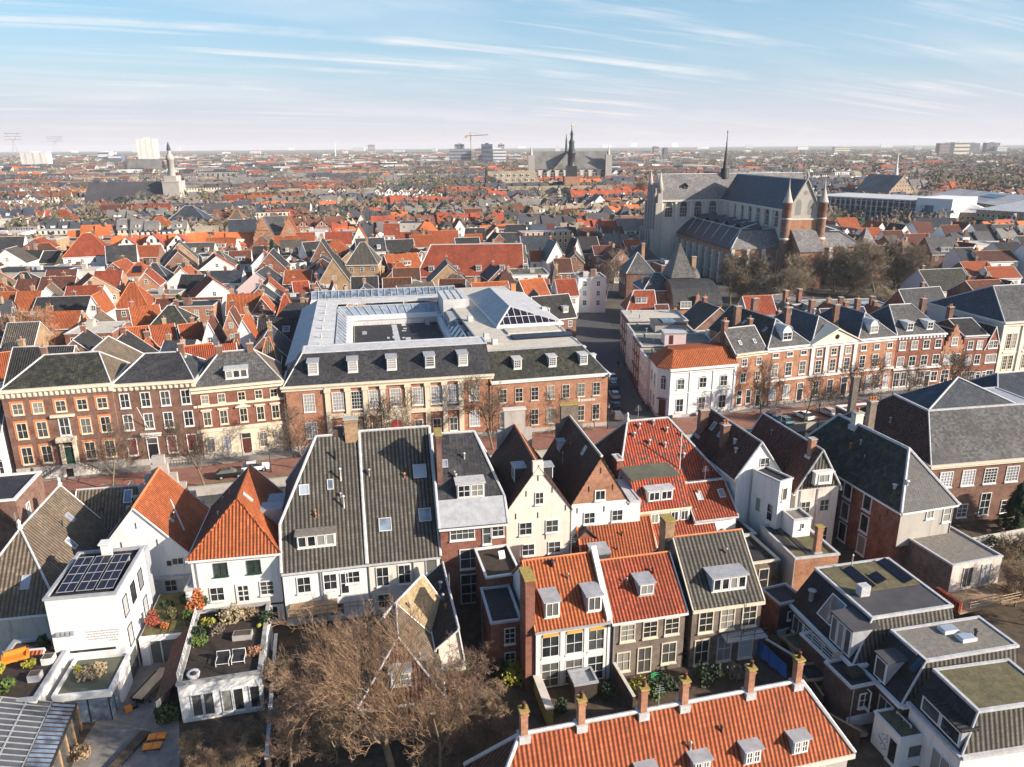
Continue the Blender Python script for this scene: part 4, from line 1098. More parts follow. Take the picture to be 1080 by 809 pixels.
H.door('F',.86 * H.w,.1,.9,2.2,'black_paint');H.chimney(.4,6,11,16,1,1,pots=2)
H = canal('narrow brick canal house with a pointed gable beside the cream hall',(1032.5,405.4),(1046.5,404.2),8.6,d=12)
H.walls('brick_red',plinth='stone_grey');H.roof('tile_black',12.6,'y');H.done()
for x in (.33,.67): H.win('F',x * H.w,8.0,1.2,1.7,2,2,fw=.15)
H.win('F',.5 * H.w,4.8,2.8,1.9,3,1,fw=.15);H.win('F',.6 * H.w,1.1,2,2,2,2,fw=.15);H.door('F',.2 * H.w,.1,.9,2.2,'brown_paint')
a = P(1047.5,404.0)
H = House('hall','tall cream stone hall with paired lattice windows and a blue slate hip roof',(a.x,a.y),13,26,22,13.4,cat='building')
H.walls('pale_stone',plinth='stone',plinth_h=1.6);H.roof('slate_blue',19,'x',h0=6.5,h1=6.5,mats=['slate_pale','slate','slate_blue','slate'],gutter=None);H.done();H.cornice('F',13.6,1.0,'pale_stone',.6);H.cornice('L',13.55,.9,'pale_stone',.5)
for k in range(5):
 x = 2.6 + k * 5
 for z,h in ((7.6,3.4),(2.9,3.2)):
  for dx in (-.75,.75): H.win('F',x + dx,z,1.2,h,2,4,'cream_paint','pane',fw=.14)
 H.band('F',(x - 2.5 - .35) / H.w,(x - 2.5 + .35) / H.w,1.6,12.6,.25,'pale_stone','pilaster')
 H.band('F',(x - 1.7) / H.w,(x + 1.7) / H.w,6.6,7.0,.2,'pale_stone','window_hood')
b = MB();b.box(.3,.7,8,8.7,8.5,9.6);H.part('side_window',b,'pane')
# ------------------------------------------------------------------ near side, rear fronts facing the gardens
def block(name,label,nl,nr,fl,z,cat='house',group=None,ang=None,d=None,z0=0.0):
 """house from the eave corners near-left, near-right, far-left at eave height z"""
 A,an,w = fit(nl,nr,z,ang)
 if d is None:
  f = P(*fl,z);c,t = math.cos(R_(an)),math.sin(R_(an))
  d = -(f.x - A[0]) * t + (f.y - A[1]) * c
 return House(name,label,A,an,w,d,z,cat,group,z0)
# brick house at the left edge
c = P(17,527,7.2)
H = House('house','brick house with a white cornice cut by the photo edge, above the canal quay',(c.x - 9,c.y - 1.8),12,9,9,7.2)
H.walls('brick_brown');H.done();H.flat('bitumen','white_paint',.35)
H.win('R',3,3.5,1.1,1.8)
# grey-brown hipped house
H = House('house','grey brown tiled house with a hipped near end, left of the white modern tower',(-56.3,66.0),10,9.6,17,5.0)
H.walls('weathered_plaster');H.roof('tile_grey',11.2,'y',h0=6,mats=['tile_tan','tile_grey','tile_tan','tile_grey'],tw=.12,oe=.35);H.done()
H.skylight('R',9.5,1.2,.9,1.5,'white_paint');H.skylight('R',13.2,2.4,.8,1.3,'lead');H.skylight('F',2.6,1.0,.9,1.8,'lead');H.skylight('F',6.2,1.4,.9,1.5,'lead')
b = MB();b.lathe([(.2,0),(.3,.3),(.12,.6),(.2,.9),(.02,1.2)],8);H.part('finial',b,'white_paint',(4.8,6,11.2));b = MB();b.lathe([(.2,0),(.3,.3),(.12,.6),(.2,.9),(.02,1.2)],8);H.part('finial',b,'white_paint',(4.8,17,11.2))
H = House('house','low tan roofed house with one big roof light behind the grey brown hipped house',(-53.5,82.3),10,11,8,4.6)
H.walls('weathered_plaster');H.roof('tile_tan',9.3,'x',h1=4,mats=['tile_tan','tile_grey','tile_black','tile_black']);H.done();H.skylight('F',6,2.6,1.0,1.7,'white_paint')
b = MB();b.box(9.2,10.4,-2.6,-1.4,0,4.0);H.part('stair_shaft',b,'metal_grey')
# white modern tower with the solar roof
T = House('modern_house','white modern block with solar panels on its roof and a poem on its wall',(-43.7,61.4),9.2,6.3,8.7,10.0)
H = T;H.walls('white_clean');H.done();H.flat('bitumen','lead',.22,lip=.35)
for i,(y,z) in enumerate(((1.6,6.5),(4.0,6.5),(6.4,6.5),(1.6,3.2),(6.6,3.2))): H.win('R',y,z,1.25,2.1 if i != 3 else 2.2,1,1,'black_paint','pane_light',sill=False,fw=.07)
b = MB()
rnd = random.Random(3)
for ln in range(5):
 x = 3.0 + (0.1 if ln % 2 else 0)
 end = 5.9 - (2.2 if ln == 4 else rnd.random() * .3)
 if ln == 4: x = 4.9;end = 5.7
 while x < end:
  wd = rnd.uniform(.08,.3);b.box(x,x + wd,-.012,0,6.0 - ln * .28,6.0 - ln * .28 + .1);x += wd + .06
H.part('poem_lettering',b,'metal_grey')
b = MB();b.box(1.3,5.4,-.03,0,3.9,4.15);H.part('slot_window',b,'pane_dark')
b = MB()
for k in range(4): b.box(.5 + k * .42,.8 + k * .42,-.3,-.02,6.0,6.35)
H.part('wall_light',b,'metal_grey')
for c_ in range(3):
 b = MB()
 n = 4
 x0 = .75 + c_ * 1.75
 b.poly([(x0,.9,10.02),(x0 + 1.5,.9,10.02),(x0 + 1.5,6.6,10.45),(x0,6.6,10.45)],1)
 for k in range(n + 1):
  y = .9 + 5.7 * k / n;z = 10.04 + .43 * k / n;b.box(x0 - .03,x0 + 1.53,y - .03,y + .03,z - .03,z + .03,0)
 for xx in (x0,x0 + .75,x0 + 1.5): b.tube((xx,.9,10.05),(xx,6.6,10.48),.022,n=4,m=0)
 o = H.part('solar_panel',b,['metal_grey','pv_cell'])
 b = MB();b.box(x0 + .1,x0 + 1.4,6.3,6.5,9.75,10.4);b.build('panel_stand','metal_grey',o)
b = MB();b.box(2.7,3.5,7.3,8.1,9.7,11.3);b.box(2.55,3.65,7.15,8.25,11.3,11.45);H.part('chimney',b,'white_paint')
b = MB();b.box(4.4,6.2,9.2,10.6,0,9.2);H.part('lift_shaft',b,'pane_light')
# low planted block in front of the tower
L = House('modern_annex','low white block with a planted roof in front of the white modern block',(-41.2,56.2),8.8,4.9,5.5,3.2,cat='building')
H = L;b = MB();b.box(0,4.9,0,5.4,2.75,3.2);b.box(0,.8,.25,.6,0,2.75);b.box(4.4,4.75,2.6,5.4,0,2.75);H.wmat = 'white_clean';H.wb = b;H.done()
b = MB();b.box(.3,4.6,.3,5.2,3.2,3.26);H.part('roof_felt',b,'roof_green')
b = MB();b.box(-.05,4.95,-.05,.25,3.2,3.42);b.box(4.65,4.95,.25,5.4,3.2,3.42);b.box(-.05,.25,.25,5.4,3.2,3.42);H.part('parapet_cap',b,'white_paint')
b = MB();b.poly([(.8,.35,0),(4.5,.35,0),(4.5,.35,2.75),(.8,.35,2.75)]);b.poly([(4.5,.35,0),(4.5,2.6,0),(4.5,2.6,2.75),(4.5,.35,2.75)]);H.part('window_wall',b,'pane_sky')
b = MB()
for x in (.8,2.7,4.5): b.box(x - .04,x + .04,.3,.38,0,2.75)
b.box(4.46,4.54,1.4,1.5,0,2.75);H.part('window_frame',b,'black_paint')
wx,wy,_ = H.g(2.3,2.6)
shrub('roof_shrub','dry greyish grasses planted in a horseshoe on the low white roof',wx,wy,3.26,1.7,1.3,.45,'dry_grass',900,.13,5,'plant',False)
wx,wy,_ = H.g(1.3,3.0)
shrub('roof_shrub','yellow green cushion plant among the dry grasses on the low white roof',wx,wy,3.3,.6,.5,.45,'leaf_yellow',300,.1,6,'plant',False)
# ground floor glazing of the tower along the patio
b = MB()
for y0_,y1_ in ((.2,2.2),(2.8,4.8),(5.4,8.2)): b.box(6.3,6.36,y0_,y1_,.1,2.6)
T.part('patio_door',b,'pane_dark')
# raised terrace block at the left
H = House('terrace_block','white walled roof terrace with an orange sofa left of the planted low roof',(-47.2,54.0),9,5.6,9.2,4.3,cat='building')
H.walls('white_plaster');H.done();H.flat('wood_dark','lead',.3)
sofa = thing('sofa','orange garden sofa on the white walled roof terrace','sofa',H.g(1.4,6.2,4.1),R_(30))
for nm,bx in (('seat',(-.9,.9,-.4,.4,.12,.42)),('backrest',(-.9,.9,.4,.62,.12,.85)),('armrest',(-1.1,-.9,-.4,.62,.12,.62)),('armrest',(.9,1.1,-.4,.62,.12,.62))):
 b = MB();b.box(*bx);b.build(nm,'orange_paint',sofa)
for i,(x,y,m_,lb) in enumerate(((.7,4.4,'leaf_yellow','yellow leaved pot shrub on the roof terrace'),(4.6,7.6,'leaf_orange','orange leaved shrub at the terrace corner by the tower'),(3.0,8.3,'leaf_dark','dark evergreen shrub at the back of the roof terrace'),(3.2,4.8,'leaf_yellow','low golden shrub in the middle of the roof terrace'))):
 p = H.g(x,y,4.05);shrub('shrub',lb,p[0],p[1],p[2],.65,.65,.6,m_,260,.13,20 + i)
for i,(x,y) in enumerate(((4.4,3.0),(4.6,5.4))):
 o = thing('planter',['grey square planter on the terrace edge, nearer one','white square planter on the terrace edge, farther one'][i],'planter',H.g(x,y,4.02),R_(9))
 b = MB();b.box(-.5,.5,-.45,.45,0,.75);b.build('tub','lead' if i == 0 else 'white_paint',o);b = MB();b.box(-.42,.42,-.38,.38,.75,.77);b.build('planter_soil','soil',o)
# garden roof between tower and white gable house
a,b_ = P(146,674,3.2),P(206,664,3.2)
H = House('garden_room','glass fronted garden room under a planted roof, between tower and white house',(a.x,a.y),10,(b_ - a).length,8.2,3.2,cat='building')
b = MB();b.box(0,H.w,0,8,2.75,3.2);b.box(0,.8,0,.4,0,2.75);b.box(H.w - 1.1,H.w,0,.4,0,2.75);H.wb = b;H.wmat = 'white_clean';H.done()
b = MB();b.box(.8,H.w - 1.1,.3,.34,0,2.75);H.part('patio_door',b,'pane_dark')
b = MB()
for x in (.85,1.9,H.w - 1.15): b.box(x - .05,x + .05,.22,.3,0,2.75)
H.part('door_frame',b,'white_paint')
b = MB();b.box(.2,H.w - .9,.4,7.8,3.2,3.34);H.part('planted_roof',b,'sedum')
for i,(x,y,m_,s_,lb) in enumerate(((1.6,5.0,'leaf_dark',1.0,'dark shrub at the back of the planted roof by the tower'),(3.4,5.6,'leaf_dark',1.1,'dark shrub at the back middle of the planted roof'),(5.2,4.8,'leaf_dark',1.0,'dark shrub on the planted roof behind the orange shrub'),(2.2,1.3,'leaf_orange',.6,'small orange tuft at the front edge of the planted roof'),(4.8,1.2,'sedum',.7,'brown green cushion at the front right of the planted roof'))):
 p = H.g(x,y,3.3);shrub('shrub',lb,p[0],p[1],p[2],s_ * .8,s_ * .8,s_ * .55,m_,420,.11,230 + i)
for i,(x,y,m_,s_,lb) in enumerate(((.9,2.0,'leaf_red',1.1,'red leaved shrub on the planted roof beside the tower'),(2.6,3.0,'sedum',.9,'olive ground shrub in the middle of the planted roof'),(4.2,2.4,'leaf_green',.8,'green low shrub on the planted roof near its right end'),(6.6,3.4,'leaf_orange',1.35,'tall bright orange shrub against the white orange-roofed house'))):
 p = H.g(min(x,H.w - .3),y,3.3);shrub('shrub',lb,p[0],p[1],p[2],s_ * .75,s_ * .75,s_ * (.75 if i != 3 else 1.15),m_,420,.13,30 + i)
# white gable house, orange roof
H = House('house','white gabled house with an orange tiled roof, left of the two orange roofs',(-46.2,73.8),10,10.0,11.2,6.6)
H.walls('white_plaster');H.roof('tile_orange',12.6,'y',tw=.14,trim='terracotta',mats=['tile_orange','tile_brown'],oe=.25);H.done()  # brown left slope paints the side turned from the sun
H.win('F',4.6 + 3.2,5.2,.7,.8,1,1,fw=.09);H.win('F',6.3 - .2 + 2.6,5.3,1.3,.9,2,1,fw=.09);H.win('F',7.6,2.0,1.3,1.5,2,2,fw=.09)
H.anchors('F',[(5,10.2),(3.2,8),(6.9,8)]);H.band('F',.4,1.0,3.7,4.1,.5,'lead_white','ledge')
b = MB();n = 5
for k in range(n): b.box(.4 + 10 * k / n / 2.2,9.6 - 10 * k / n / 2.2,10.9,11.5,6.4 + k * 1.35,6.4 + (k + 1) * 1.35)
b.box(4.3,5.7,10.9,11.5,13.1,14.2);H.part('stepped_gable',b,'stone_grey')
b = MB();b.tube((7.0,6.5,10.35),(9.0,3.0,8.0),.12,n=6);H.part('roof_pipe',b,'lead_white')
H.skylight('R',3,2,.5,.7)
# white house, orange hipped roof
H = block('house','white house with an orange hipped roof, green shuttered windows and garden doors',(200,588),(294,575),None,8.9,ang=9.5,d=12.5)
H.walls('white_plaster');H.roof('tile_orange',13.6,'y',rp=.47,h0=3.4,trim='tile_orange',mats=['tile_orange','tile_brown','tile_orange','tile_orange'],tw=.1);H.done()  # right slope orange, left browned: its shade is put into the tiles
w = H.w
for x in (.33,.71): H.win('F',x * w,6.4,1.4,1.55,2,2,'green_paint','pane_dark',fw=.12)
H.win('F',.25 * w,3.4,1.5,1.7,2,2,gm='pane_dark',fw=.1);H.win('F',.83 * w,3.6,1.5,1.7,2,3,gm='pane',fw=.12);H.win('F',.55 * w,2.9,1.5,2.3,2,3,gm='pane_dark',fw=.3,sill=False)
H.win('F',.86 * w,.3,1.4,1.9,2,2,gm='pane_dark',fw=.2,sill=False);H.band('F',.62,1,2.35,2.5,.1,'black_paint','ledge')
H.pipe('F',.06 * w);H.annex('lean_to',-.9,.5,-.25,3,5.2,'white_plaster','lead')
b = MB()
for k in range(2):
 b.box(w - 2.4,w + .2,4.5 + k * 3.0,6.6 + k * 3,9.6 - .2,11.5 - k * .4)
o = H.part('roof_deck',b,'metal_grey')
H.skylight('R',5.2,3.0,.5,1.4,'lead_white')
# ---- big dark roofs: white and cream rear fronts
def jerk_front(H,polys,mat):
 b = MB()
 for p in polys: b.slab(p,.15)
 H.roof_o = H.part('roof',b,mat)
A1,an1,w1 = fit((297,601),(386.5,589),7.0,12.0)
H = House('house','white rear front under a large striped grey roof with a long white dormer',A1,12,w1,17,7.0,group=None)
H.walls('white_plaster');H.roof('tile_grey',18.4,'x',rp=.515,h0=4.2,f0=.33,og=.05,verge='trim',tw=.16,gutter='lead_white');H.done()
for x in (.24,.55): H.win('F',x * w1,3.9,1.5,2.0,2,2,gm='pane_dark',fw=.13)
H.win('F',.82 * w1,4.4,1.6,1.5,2,2,gm='pane_dark',fw=.12);H.win('F',.72 * w1,3.2,.9,2.6,1,2,gm='pane_dark',fw=.1)
for x in (.28,.6): H.win('F',x * w1,.6,1.7,1.6,2,2,gm='pane_dark',fw=.12)
H.pipe('F',.44 * w1);H.pipe('F',.47 * w1,mat='white_paint')
H.dormer('F',.42 * w1,1.1,4.1,1.5,1,1,n=4,top='gravel_roof',wall='white_paint',gm='pane')
H.skylight('F',.3 * w1,4.7,1.1,1.2,'zinc_pale');H.skylight('F',.62 * w1,4.9,.7,1.2,'zinc_pale');H.vent('F',.75 * w1,5.5,.09,1.3,'white_paint');H.vent('F',.77 * w1,3.6,.09,1.3,'white_paint');H.vent('F',.7 * w1,7.0,.09,1.0,'metal_dark')
H.chimney(w1 - .7,8.6,16.8,20.4,1.5,1.0,'brick_tan',pots=0,lichen=False)
b = MB();b.box(w1 - 2.8,w1 - 1.7,8.6,9.4,17.2,19.2);H.part('chimney',b,'brick_dark')
b = MB();b.box(.5,5.5,-2.6,0,2.6,2.75);o = H.part('balcony',b,'wood');
b = MB()
for k in range(12): b.tube((.5 + k * .8,-2.6,2.75),(.5 + k * .8,-2.6,3.7),.04,n=4)
b.tube((.5,-2.6,3.7),(9.3,-2.6,3.7),.06,n=4);b.tube((.5,-2.6,3.2),(9.3,-2.6,3.2),.05,n=4);b.build('balustrade','wood',o)
A2 = H.g(w1 + .02,0)
wv2 = fit((386.5,589),(463,581),7.0,12.0)[2]
H = House('house','cream rear front under a large striped grey roof with three blue roof lights',A2[:2],11,wv2,17,7.0)
H.walls('cream_plaster');H.roof('tile_grey',18.6,'x',rp=.515,og=.06,verge='trim',tw=.16,gutter='lead_white');H.done()
w = H.w
for x in (.2,.5): H.win('F',x * w,3.6,1.4,2.4,2,2,gm='pane_dark',fw=.11)
H.win('F',.88 * w,4.6,1.3,2.0,1,1,gm='pane_dark',fw=.09);H.win('F',.2 * w,.8,1.4,1.8,2,2,gm='pane_dark',fw=.1)
H.pipe('F',.02 * w);H.pipe('F',.63 * w)
H.skylight('F',.28 * w,1.7,1.4,1.5,'zinc_pale');H.skylight('F',.84 * w,2.1,1.4,1.5,'zinc_pale');H.skylight('F',.82 * w,5.1,1.5,1.6,'zinc_pale');H.vent('F',.1 * w,5.6,.12,.6)
b = MB();b.lathe([(1.5,0),(1.5,2.6),(1.4,2.6),(1.4,2.0),(.1,2.0)],14,c=(.8 * w,-1.2));H.part('bay_balcony',b,'cream_plaster')
A3,an3,w3 = fit((464,555),(533,546),10.2,11)
H = House('house','brick rear front with a slate roof, lead apron and a boxy white dormer',A3,10,w3,13.5,10.2)
H.walls('brick_red');H.roof('tile_grey',18.0,'x',rp=.56,h1=2.5,f1=.25,mats=['slate','slate','tile_grey','tile_grey'],verge='trim',tw=.16);H.done()
w = w3;sl = H.slope['F']
b = MB();b.slab([(0,-.3,10.2 - .3 * sl + .22),(w,-.3,10.2 - .3 * sl + .22),(w,1.9,10.2 + 1.9 * sl + .22),(0,1.9,10.2 + 1.9 * sl + .22)],.06);H.part('lead_apron',b,'lead')
H.dormer('F',.5 * w,1.9,3.1,1.7,2,2,n=2,top='lead_white')
H.win('F',.33 * w,8.3,2.8,1.6,4,2,fw=.13);H.win('F',.87 * w,8.3,1.4,1.6,2,2,fw=.1);H.win('F',.7 * w,7.5,1.0,2.5,1,2,fw=.1)
H.win('F',.44 * w,4.6,2.4,2.5,2,2,gm='pane_dark',fw=.13);H.win('F',.44 * w,.1,2.4,3.8,2,3,gm='pane_dark',fw=.13,sill=False)
H.skylight('F',.15 * w,4.6,.8,1.0,'lead');H.chimney(.45,4.4,12.0,19.5,.6,2.3,'brick_brown',pots=0,lichen=True);H.vent('F',.3 * w,3.6,.12,.5)
# annexes of the brick house
H = block('annex','brick annex with a dark flat roof against the tall brick chimney wall',(518,657),(549.5,653),(510,620),6.0,cat='annex')
H.walls('brick_red');H.done();H.flat('bitumen','lead_white',.16);H.win('F',H.w * .62,3.4,1.1,1.8,2,3,fw=.1);H.win('F',H.w * .62,.6,1.1,1.8,2,2,fw=.1);H.pipe('L',1)
H = block('annex','brick annex with a decked roof terrace behind the dark flat annex',(513,609),(549,604),(508,578),7.2,cat='annex')
H.walls('brick_red');H.done();H.flat('wood_dark','white_paint',.14,lip=.7);
o = thing('lounger','white folded lounger on the decked roof terrace','lounger',H.g(H.w - 1.0,3.2,6.55),R_(20))
b = MB();b.box(-.35,.35,-.9,.5,.25,.34);b.build('seat','white_paint',o);b = MB();b.slab([(-.35,.5,.34),(.35,.5,.34),(.35,1.0,1.1),(-.35,1.0,1.1)],.06);b.build('backrest','white_paint',o)
for x in (-.3,.3):
 b = MB();b.tube((x,-.8,0),(x,-.8,.28),.03,n=5);b.build('leg','metal_grey',o);b = MB();b.tube((x,.4,0),(x,.4,.28),.03,n=5);b.build('leg','metal_grey',o)
# sheds under the cream front
H = block('outbuilding','long dark mono-pitched outbuilding with a white verge and a cream end',(462.5,682),(484,668),None,5.0,cat='shed',ang=12,d=12.0)
H.walls('cream_plaster');H.roof('slate',6.6,'y',rp=.1,mats=['slate','tile_black'],tw=.14,gutter='white_paint');H.done();H.vent('L',4,1.2,.14,.7,'lead_white');H.vent('L',6,1.2,.1,.5)
H = block('outbuilding','small outbuilding with a flat lead roof and ivy below the mono-pitched shed',(465,708),(489,700),None,3.2,cat='shed',ang=12,d=3.0)
H.walls('brick_red');H.done();H.flat('lead','white_paint',.14);H.win('F',H.w * .4,1.3,1.4,1.3,2,1,fw=.1)
p = H.g(H.w + .25,1.0)
shrub('ivy','strip of bright green ivy on the wall below the mono-pitched shed',p[0],p[1],0,.35,2.2,1.5,'leaf_green',500,.1,44,'ivy')
H = House('coach_house','coach house with a straw coloured right slope behind the bare garden tree',(-14.6,62.0),-22,5.5,7.5,4.8,cat='house')
H.walls('brick_tan');H.roof('thatch_like',8.2,'y',mats=['thatch_like','slate_mossy'],tw=.12);H.done()  # straw and dark slopes paint the sunlit and shaded sides of one roof
H = House('coach_house','coach house with weathered pink tiles and white verge, deep among the bare branches',(-13.2,54.0),10,7.0,8.0,4.2,cat='house')
H.walls('brick_tan');H.roof('tile_tan',8.4,'y',h0=2.8,mats=['tile_tan','tile_tan','tile_brown','tile_tan'],tw=.09);H.done();H.dormer('F',3.5,.5,1.8,1.4,2,2);H.win('F',1.6,1.0,1.2,1.6);H.win('F',5.2,1.0,1.2,1.6)
# ---- two gables
A_,an_,w_ = fit((533,541),(601,534),10.6,11)
H = House('gable_house','cream gabled house with an orange ridge and wall anchors, left of the brick gable',A_,11,w_,13.5,10.6)
H.walls('cream_plaster');H.roof('tile_brown',15.9,'y',verge=False,trim='terracotta',tw=.16);H.done()
H.win('F',.52 * w_,11.3,1.0,1.5,2,2,fw=.1);
for x in (.31,.72): H.win('F',x * w_,7.6,1.5,1.6,2,2,fw=.1);H.win('F',x * w_ + .3,4.9,1.5,1.5,2,2,gm='pane_dark',fw=.1)
b = MB();b.box(w_ / 2 - .6,w_ / 2 + .6,-.12,.5,14.9,16.5);H.part('gable_pier',b,'cream_plaster');H.anchors('F',[(w_ * .5,14.2),(w_ * .32,12.4),(w_ * .72,12.6),(w_ * .16,9.7),(w_ * .5,9.6),(w_ * .93,10.2),(w_ * .62,6.8)])
H.dormer('L',H.d - 3.2,1.6,1.6,1.7,1,1,wall='lead_white',cheek='slate_blue',top='lead',gm='pane_sky');H.dormer('R',3.6,1.4,1.4,1.6,1,1,wall='lead_white',cheek='slate_blue',top='lead',gm='pane_sky')
b = MB();b.box(w_ * .2,w_ * .8,13.2,13.9,10,15.4);b.box(w_ * .32,w_ * .68,13.2,13.9,15.4,18.0);H.part('front_gable',b,'stone_grey');b = MB();b.box(w_ * .3,w_ * .7,13.1,14,18,18.2);H.part('gable_cap',b,'stone')
A_,an_,w_ = fit((603,532),(661,525),10.6,11)
H = House('gable_house','gabled house of bare brick above white paint, right of the cream gable',A_,11,w_,14,10.6)
H.walls('white_plaster');H.roof('tile_brown',16.2,'y',verge=False,trim='stone',tw=.15,gable='brick_orange');H.done()
H.win('F',.5 * w_,10.8,1.3,1.3,2,1,fw=.15)
for x in (.32,.82): H.win('F',x * w_,7.9,1.4,1.5,2,2,fw=.13);H.win('F',x * w_ + .5,5.2,1.4,1.4,2,2,fw=.12)
H.anchors('F',[(w_ * .5,14.2),(w_ * .3,12),(w_ * .72,12),(w_ * .1,9.4),(w_ * .58,9.3),(w_ * .8,6.9)])
H.skylight('L',H.d - 4.5,2.4,.7,1.2,'lead_white');H.dormer('L',H.d - 11,1.2,1.0,1.2,1,1,wall='lead_white',top='lead');H.vent('L',6,1.0,.06,1.2,'lead_white')
b = MB();b.box(w_ * .24,w_ * .76,13.6,14.3,10,15.2);b.box(w_ * .33,w_ * .67,13.6,14.3,15.2,17.8);H.part('front_gable',b,'brick_grey');b = MB();b.box(w_ * .3,w_ * .7,13.5,14.4,17.8,18.0);H.part('gable_cap',b,'lichen')
H.annex('side_wing',w_ + .01,w_ + 1.6,0,6,10.2,'white_plaster','lead_white')
b = MB();b.poly([(.2,-.9,6.3),(1.6,-.9,7.6),(3.0,-.9,6.3)]);b.box(.2,3.0,-.9,0,3,6.3);b.slab([(0,-1.1,6.2),(1.6,-1.1,7.8),(1.6,0,7.8),(0,0,6.2)],.1,1);b.slab([(1.6,-1.1,7.8),(3.2,-1.1,6.2),(3.2,0,6.2),(1.6,0,7.8)],.1,1);H.part('porch',b,['brick_red','slate'])
# ---- red patched roof with its flat addition
A_,an_,w_ = fit((652,512),(762,503),9.3,13)
H = House('house','house with a patched red and black tiled hipped roof and a mossy flat addition',A_,13,w_,11.5,9.3)
H.walls('brick_red');H.roof('tile_red_patched',15.4,'x',h0=3.2,h1=5.0,mats=['tile_red_patched','tile_red_patched','tile_brown','tile_red_patched'],tw=.15,trim='lead_white');H.done()
for (x,t) in ((3.6,4.2),(4.6,5.0),(5.4,3.4),(6.6,5.2),(8.2,4.4),(7.4,3.0)): H.vent('F',x,t,.14,.5,'lead_white')
H.vent('F',9.6,1.9,.16,.4,'lead_white');b = MB();b.tube((8.6,.8,9.0),(8.6,.8,15.5),.06);H.part('flue',b,'white_paint')
b = MB();b.lathe([(.25,0),(.3,.3),(.12,.6),(.2,1.0),(.02,1.3)],8);H.part('finial',b,'stone',(3.2,5.7,15.5))
fx0,fx1 = .6,7.3
b = MB();b.box(fx0,fx1,-2.8,3.2,3,11.0);b.box(fx0 - .1,fx1 + .1,-3.4,-2.8,3,8.3);ad = H.part('flat_addition',b,'grey_plaster')
b = MB();b.box(fx0 + .1,fx1 - .1,-2.7,3.2,11.0,11.06);b.build('flat_roof','roof_green',ad)
b = MB();b.slab([(fx0 - .15,-5.3,8.2),(fx1 + .15,-5.3,8.2),(fx1 + .1,-2.8,11.15),(fx0 - .1,-2.8,11.15)],.14);b.build('tiled_front','tile_red_patched',ad)
b = MB();b.box(fx0 - .1,fx1 + .1,-5.1,-2.8,3,8.0);b.box(fx0 - .2,fx1 + .2,-5.35,-5.1,7.8,8.1,1);b.build('lower_wall',['white_plaster','cream_paint'],ad)
b = MB();b.box(2.0,5.2,-4.7,-3.0,9.0,10.4);b.box(1.8,5.4,-4.9,-2.9,10.4,10.55,1);dm = b.build('dormer',['white_paint','lead_white'],ad)
for k in range(5): link('window',winsolo_mesh(1.0,1.3,2,1,'white_paint','pane',.1),ad,(fx0 + .9 + k * 1.3,-5.1,6.3))
for k in range(2): link('window',winsolo_mesh(1.45,1.2,2,1,'white_paint','pane_light',.13),ad,(2.8 + k * 1.6,-4.7,9.1))
H.annex('brick_stack',.2,1.0,1.2,3.0,12.2,'brick_red','concrete',z0=8)
# lower red roof with two pale roof lights
H = block('house','low red roof with two pale roof lights between the patched roof and the white house',(733,547),(776,541),None,6.6,ang=13,d=7)
H.walls('white_plaster');H.roof('tile_red',9.4,'x',rp=.55,tw=.12,gutter='lead_white');H.done();H.skylight('F',H.w * .28,1.8,.8,1.2,'zinc_pale','pane_light');H.skylight('F',H.w * .82,1.8,.8,1.2,'zinc_pale','pane_light')
# red roof with cream chimney slabs
H = block('house','red tiled back house with two cream chimney slabs at its left end',(694,577),(758,569),None,4.2,ang=13,d=7.4)
H.walls('white_plaster');H.roof('tile_red',7.9,'x',rp=.5,tw=.1,trim='terracotta',gutter='lead_white');H.done()
H.chimney(.0,4.4,4,8.9,.9,1.6,'cream_plaster',pots=2,flash=False);H.vent('F',H.w * .75,1.9,.1,.6,'lead_white');H.vent('F',H.w * .82,1.9,.1,.6,'lead_white')
# orange roofs behind
H = block('house','narrow orange tiled roof with a blue roof light under the cream gable',(550,604),(613,596),None,3.4,ang=11,d=7.0)
H.walls('brick_red');H.roof('tile_orange_worn',7.1,'x',tw=.1,trim='terracotta');H.done();H.skylight('F',H.w * .68,1.7,1.0,1.0,'zinc')
H = block('house','orange tiled roof with a white lift box and iron ladder below the brick gable',(617,604),(692,592),None,3.6,ang=11,d=7.5)
H.walls('white_plaster');H.roof('tile_orange_worn',7.9,'x',tw=.12,trim='terracotta',verge='trim');H.done()
b = MB();b.box(.6,2.4,-1.2,.9,0,6.6);o = H.part('stair_box',b,'white_plaster');b = MB();b.box(.4,2.6,-1.4,1.1,6.6,6.75);b.build('flat_roof','lead',o)
b = MB()
for x in (3.2,3.7): b.tube((x,.2,3.9),(x,2.6,6.4),.04,n=4)
for k in range(9): t = k / 8;b.tube((3.2,.2 + 2.4 * t,3.9 + 2.5 * t),(3.7,.2 + 2.4 * t,3.9 + 2.5 * t),.03,n=4)
H.part('ladder',b,'metal_dark')
# ---- garden front row
A_,an_,w_ = fit((565,663),(643,654),6.9,13)
H = House('row_house','white three bay garden house with an orange roof, two grey dormers and ochre blinds',A_,13,w_,9.6,6.9)
H.walls('white_plaster');H.roof('tile_orange',11.2,'x',tw=.1,trim='terracotta',gutter='lead',verge='trim');H.done()
w = w_
b = MB()
for x in (0,.335,.665,.94): b.box(x * w,x * w + .45,-.12,0,.1,6.2)
b.box(0,w,-.12,0,6.2,6.85);b.box(.02,w,-.1,0,2.95,3.5);H.part('pilasters',b,'white_clean')
for x in (.2,.53,.84):
 H.win('F',x * w,3.55,1.7,2.3,2,2,gm='pane_dark',fw=.09);H.band('F',x - .105,x + .105,5.85,6.1,.16,'ochre_paint','sun_blind');H.win('F',x * w,.15,1.75,2.75,2,3,gm='pane_dark',fw=.09,sill=False)
for x in (.24,.82): H.dormer('F',x * w,.45,1.5,1.7,2,1,'white_paint','lead',cheek='lead')
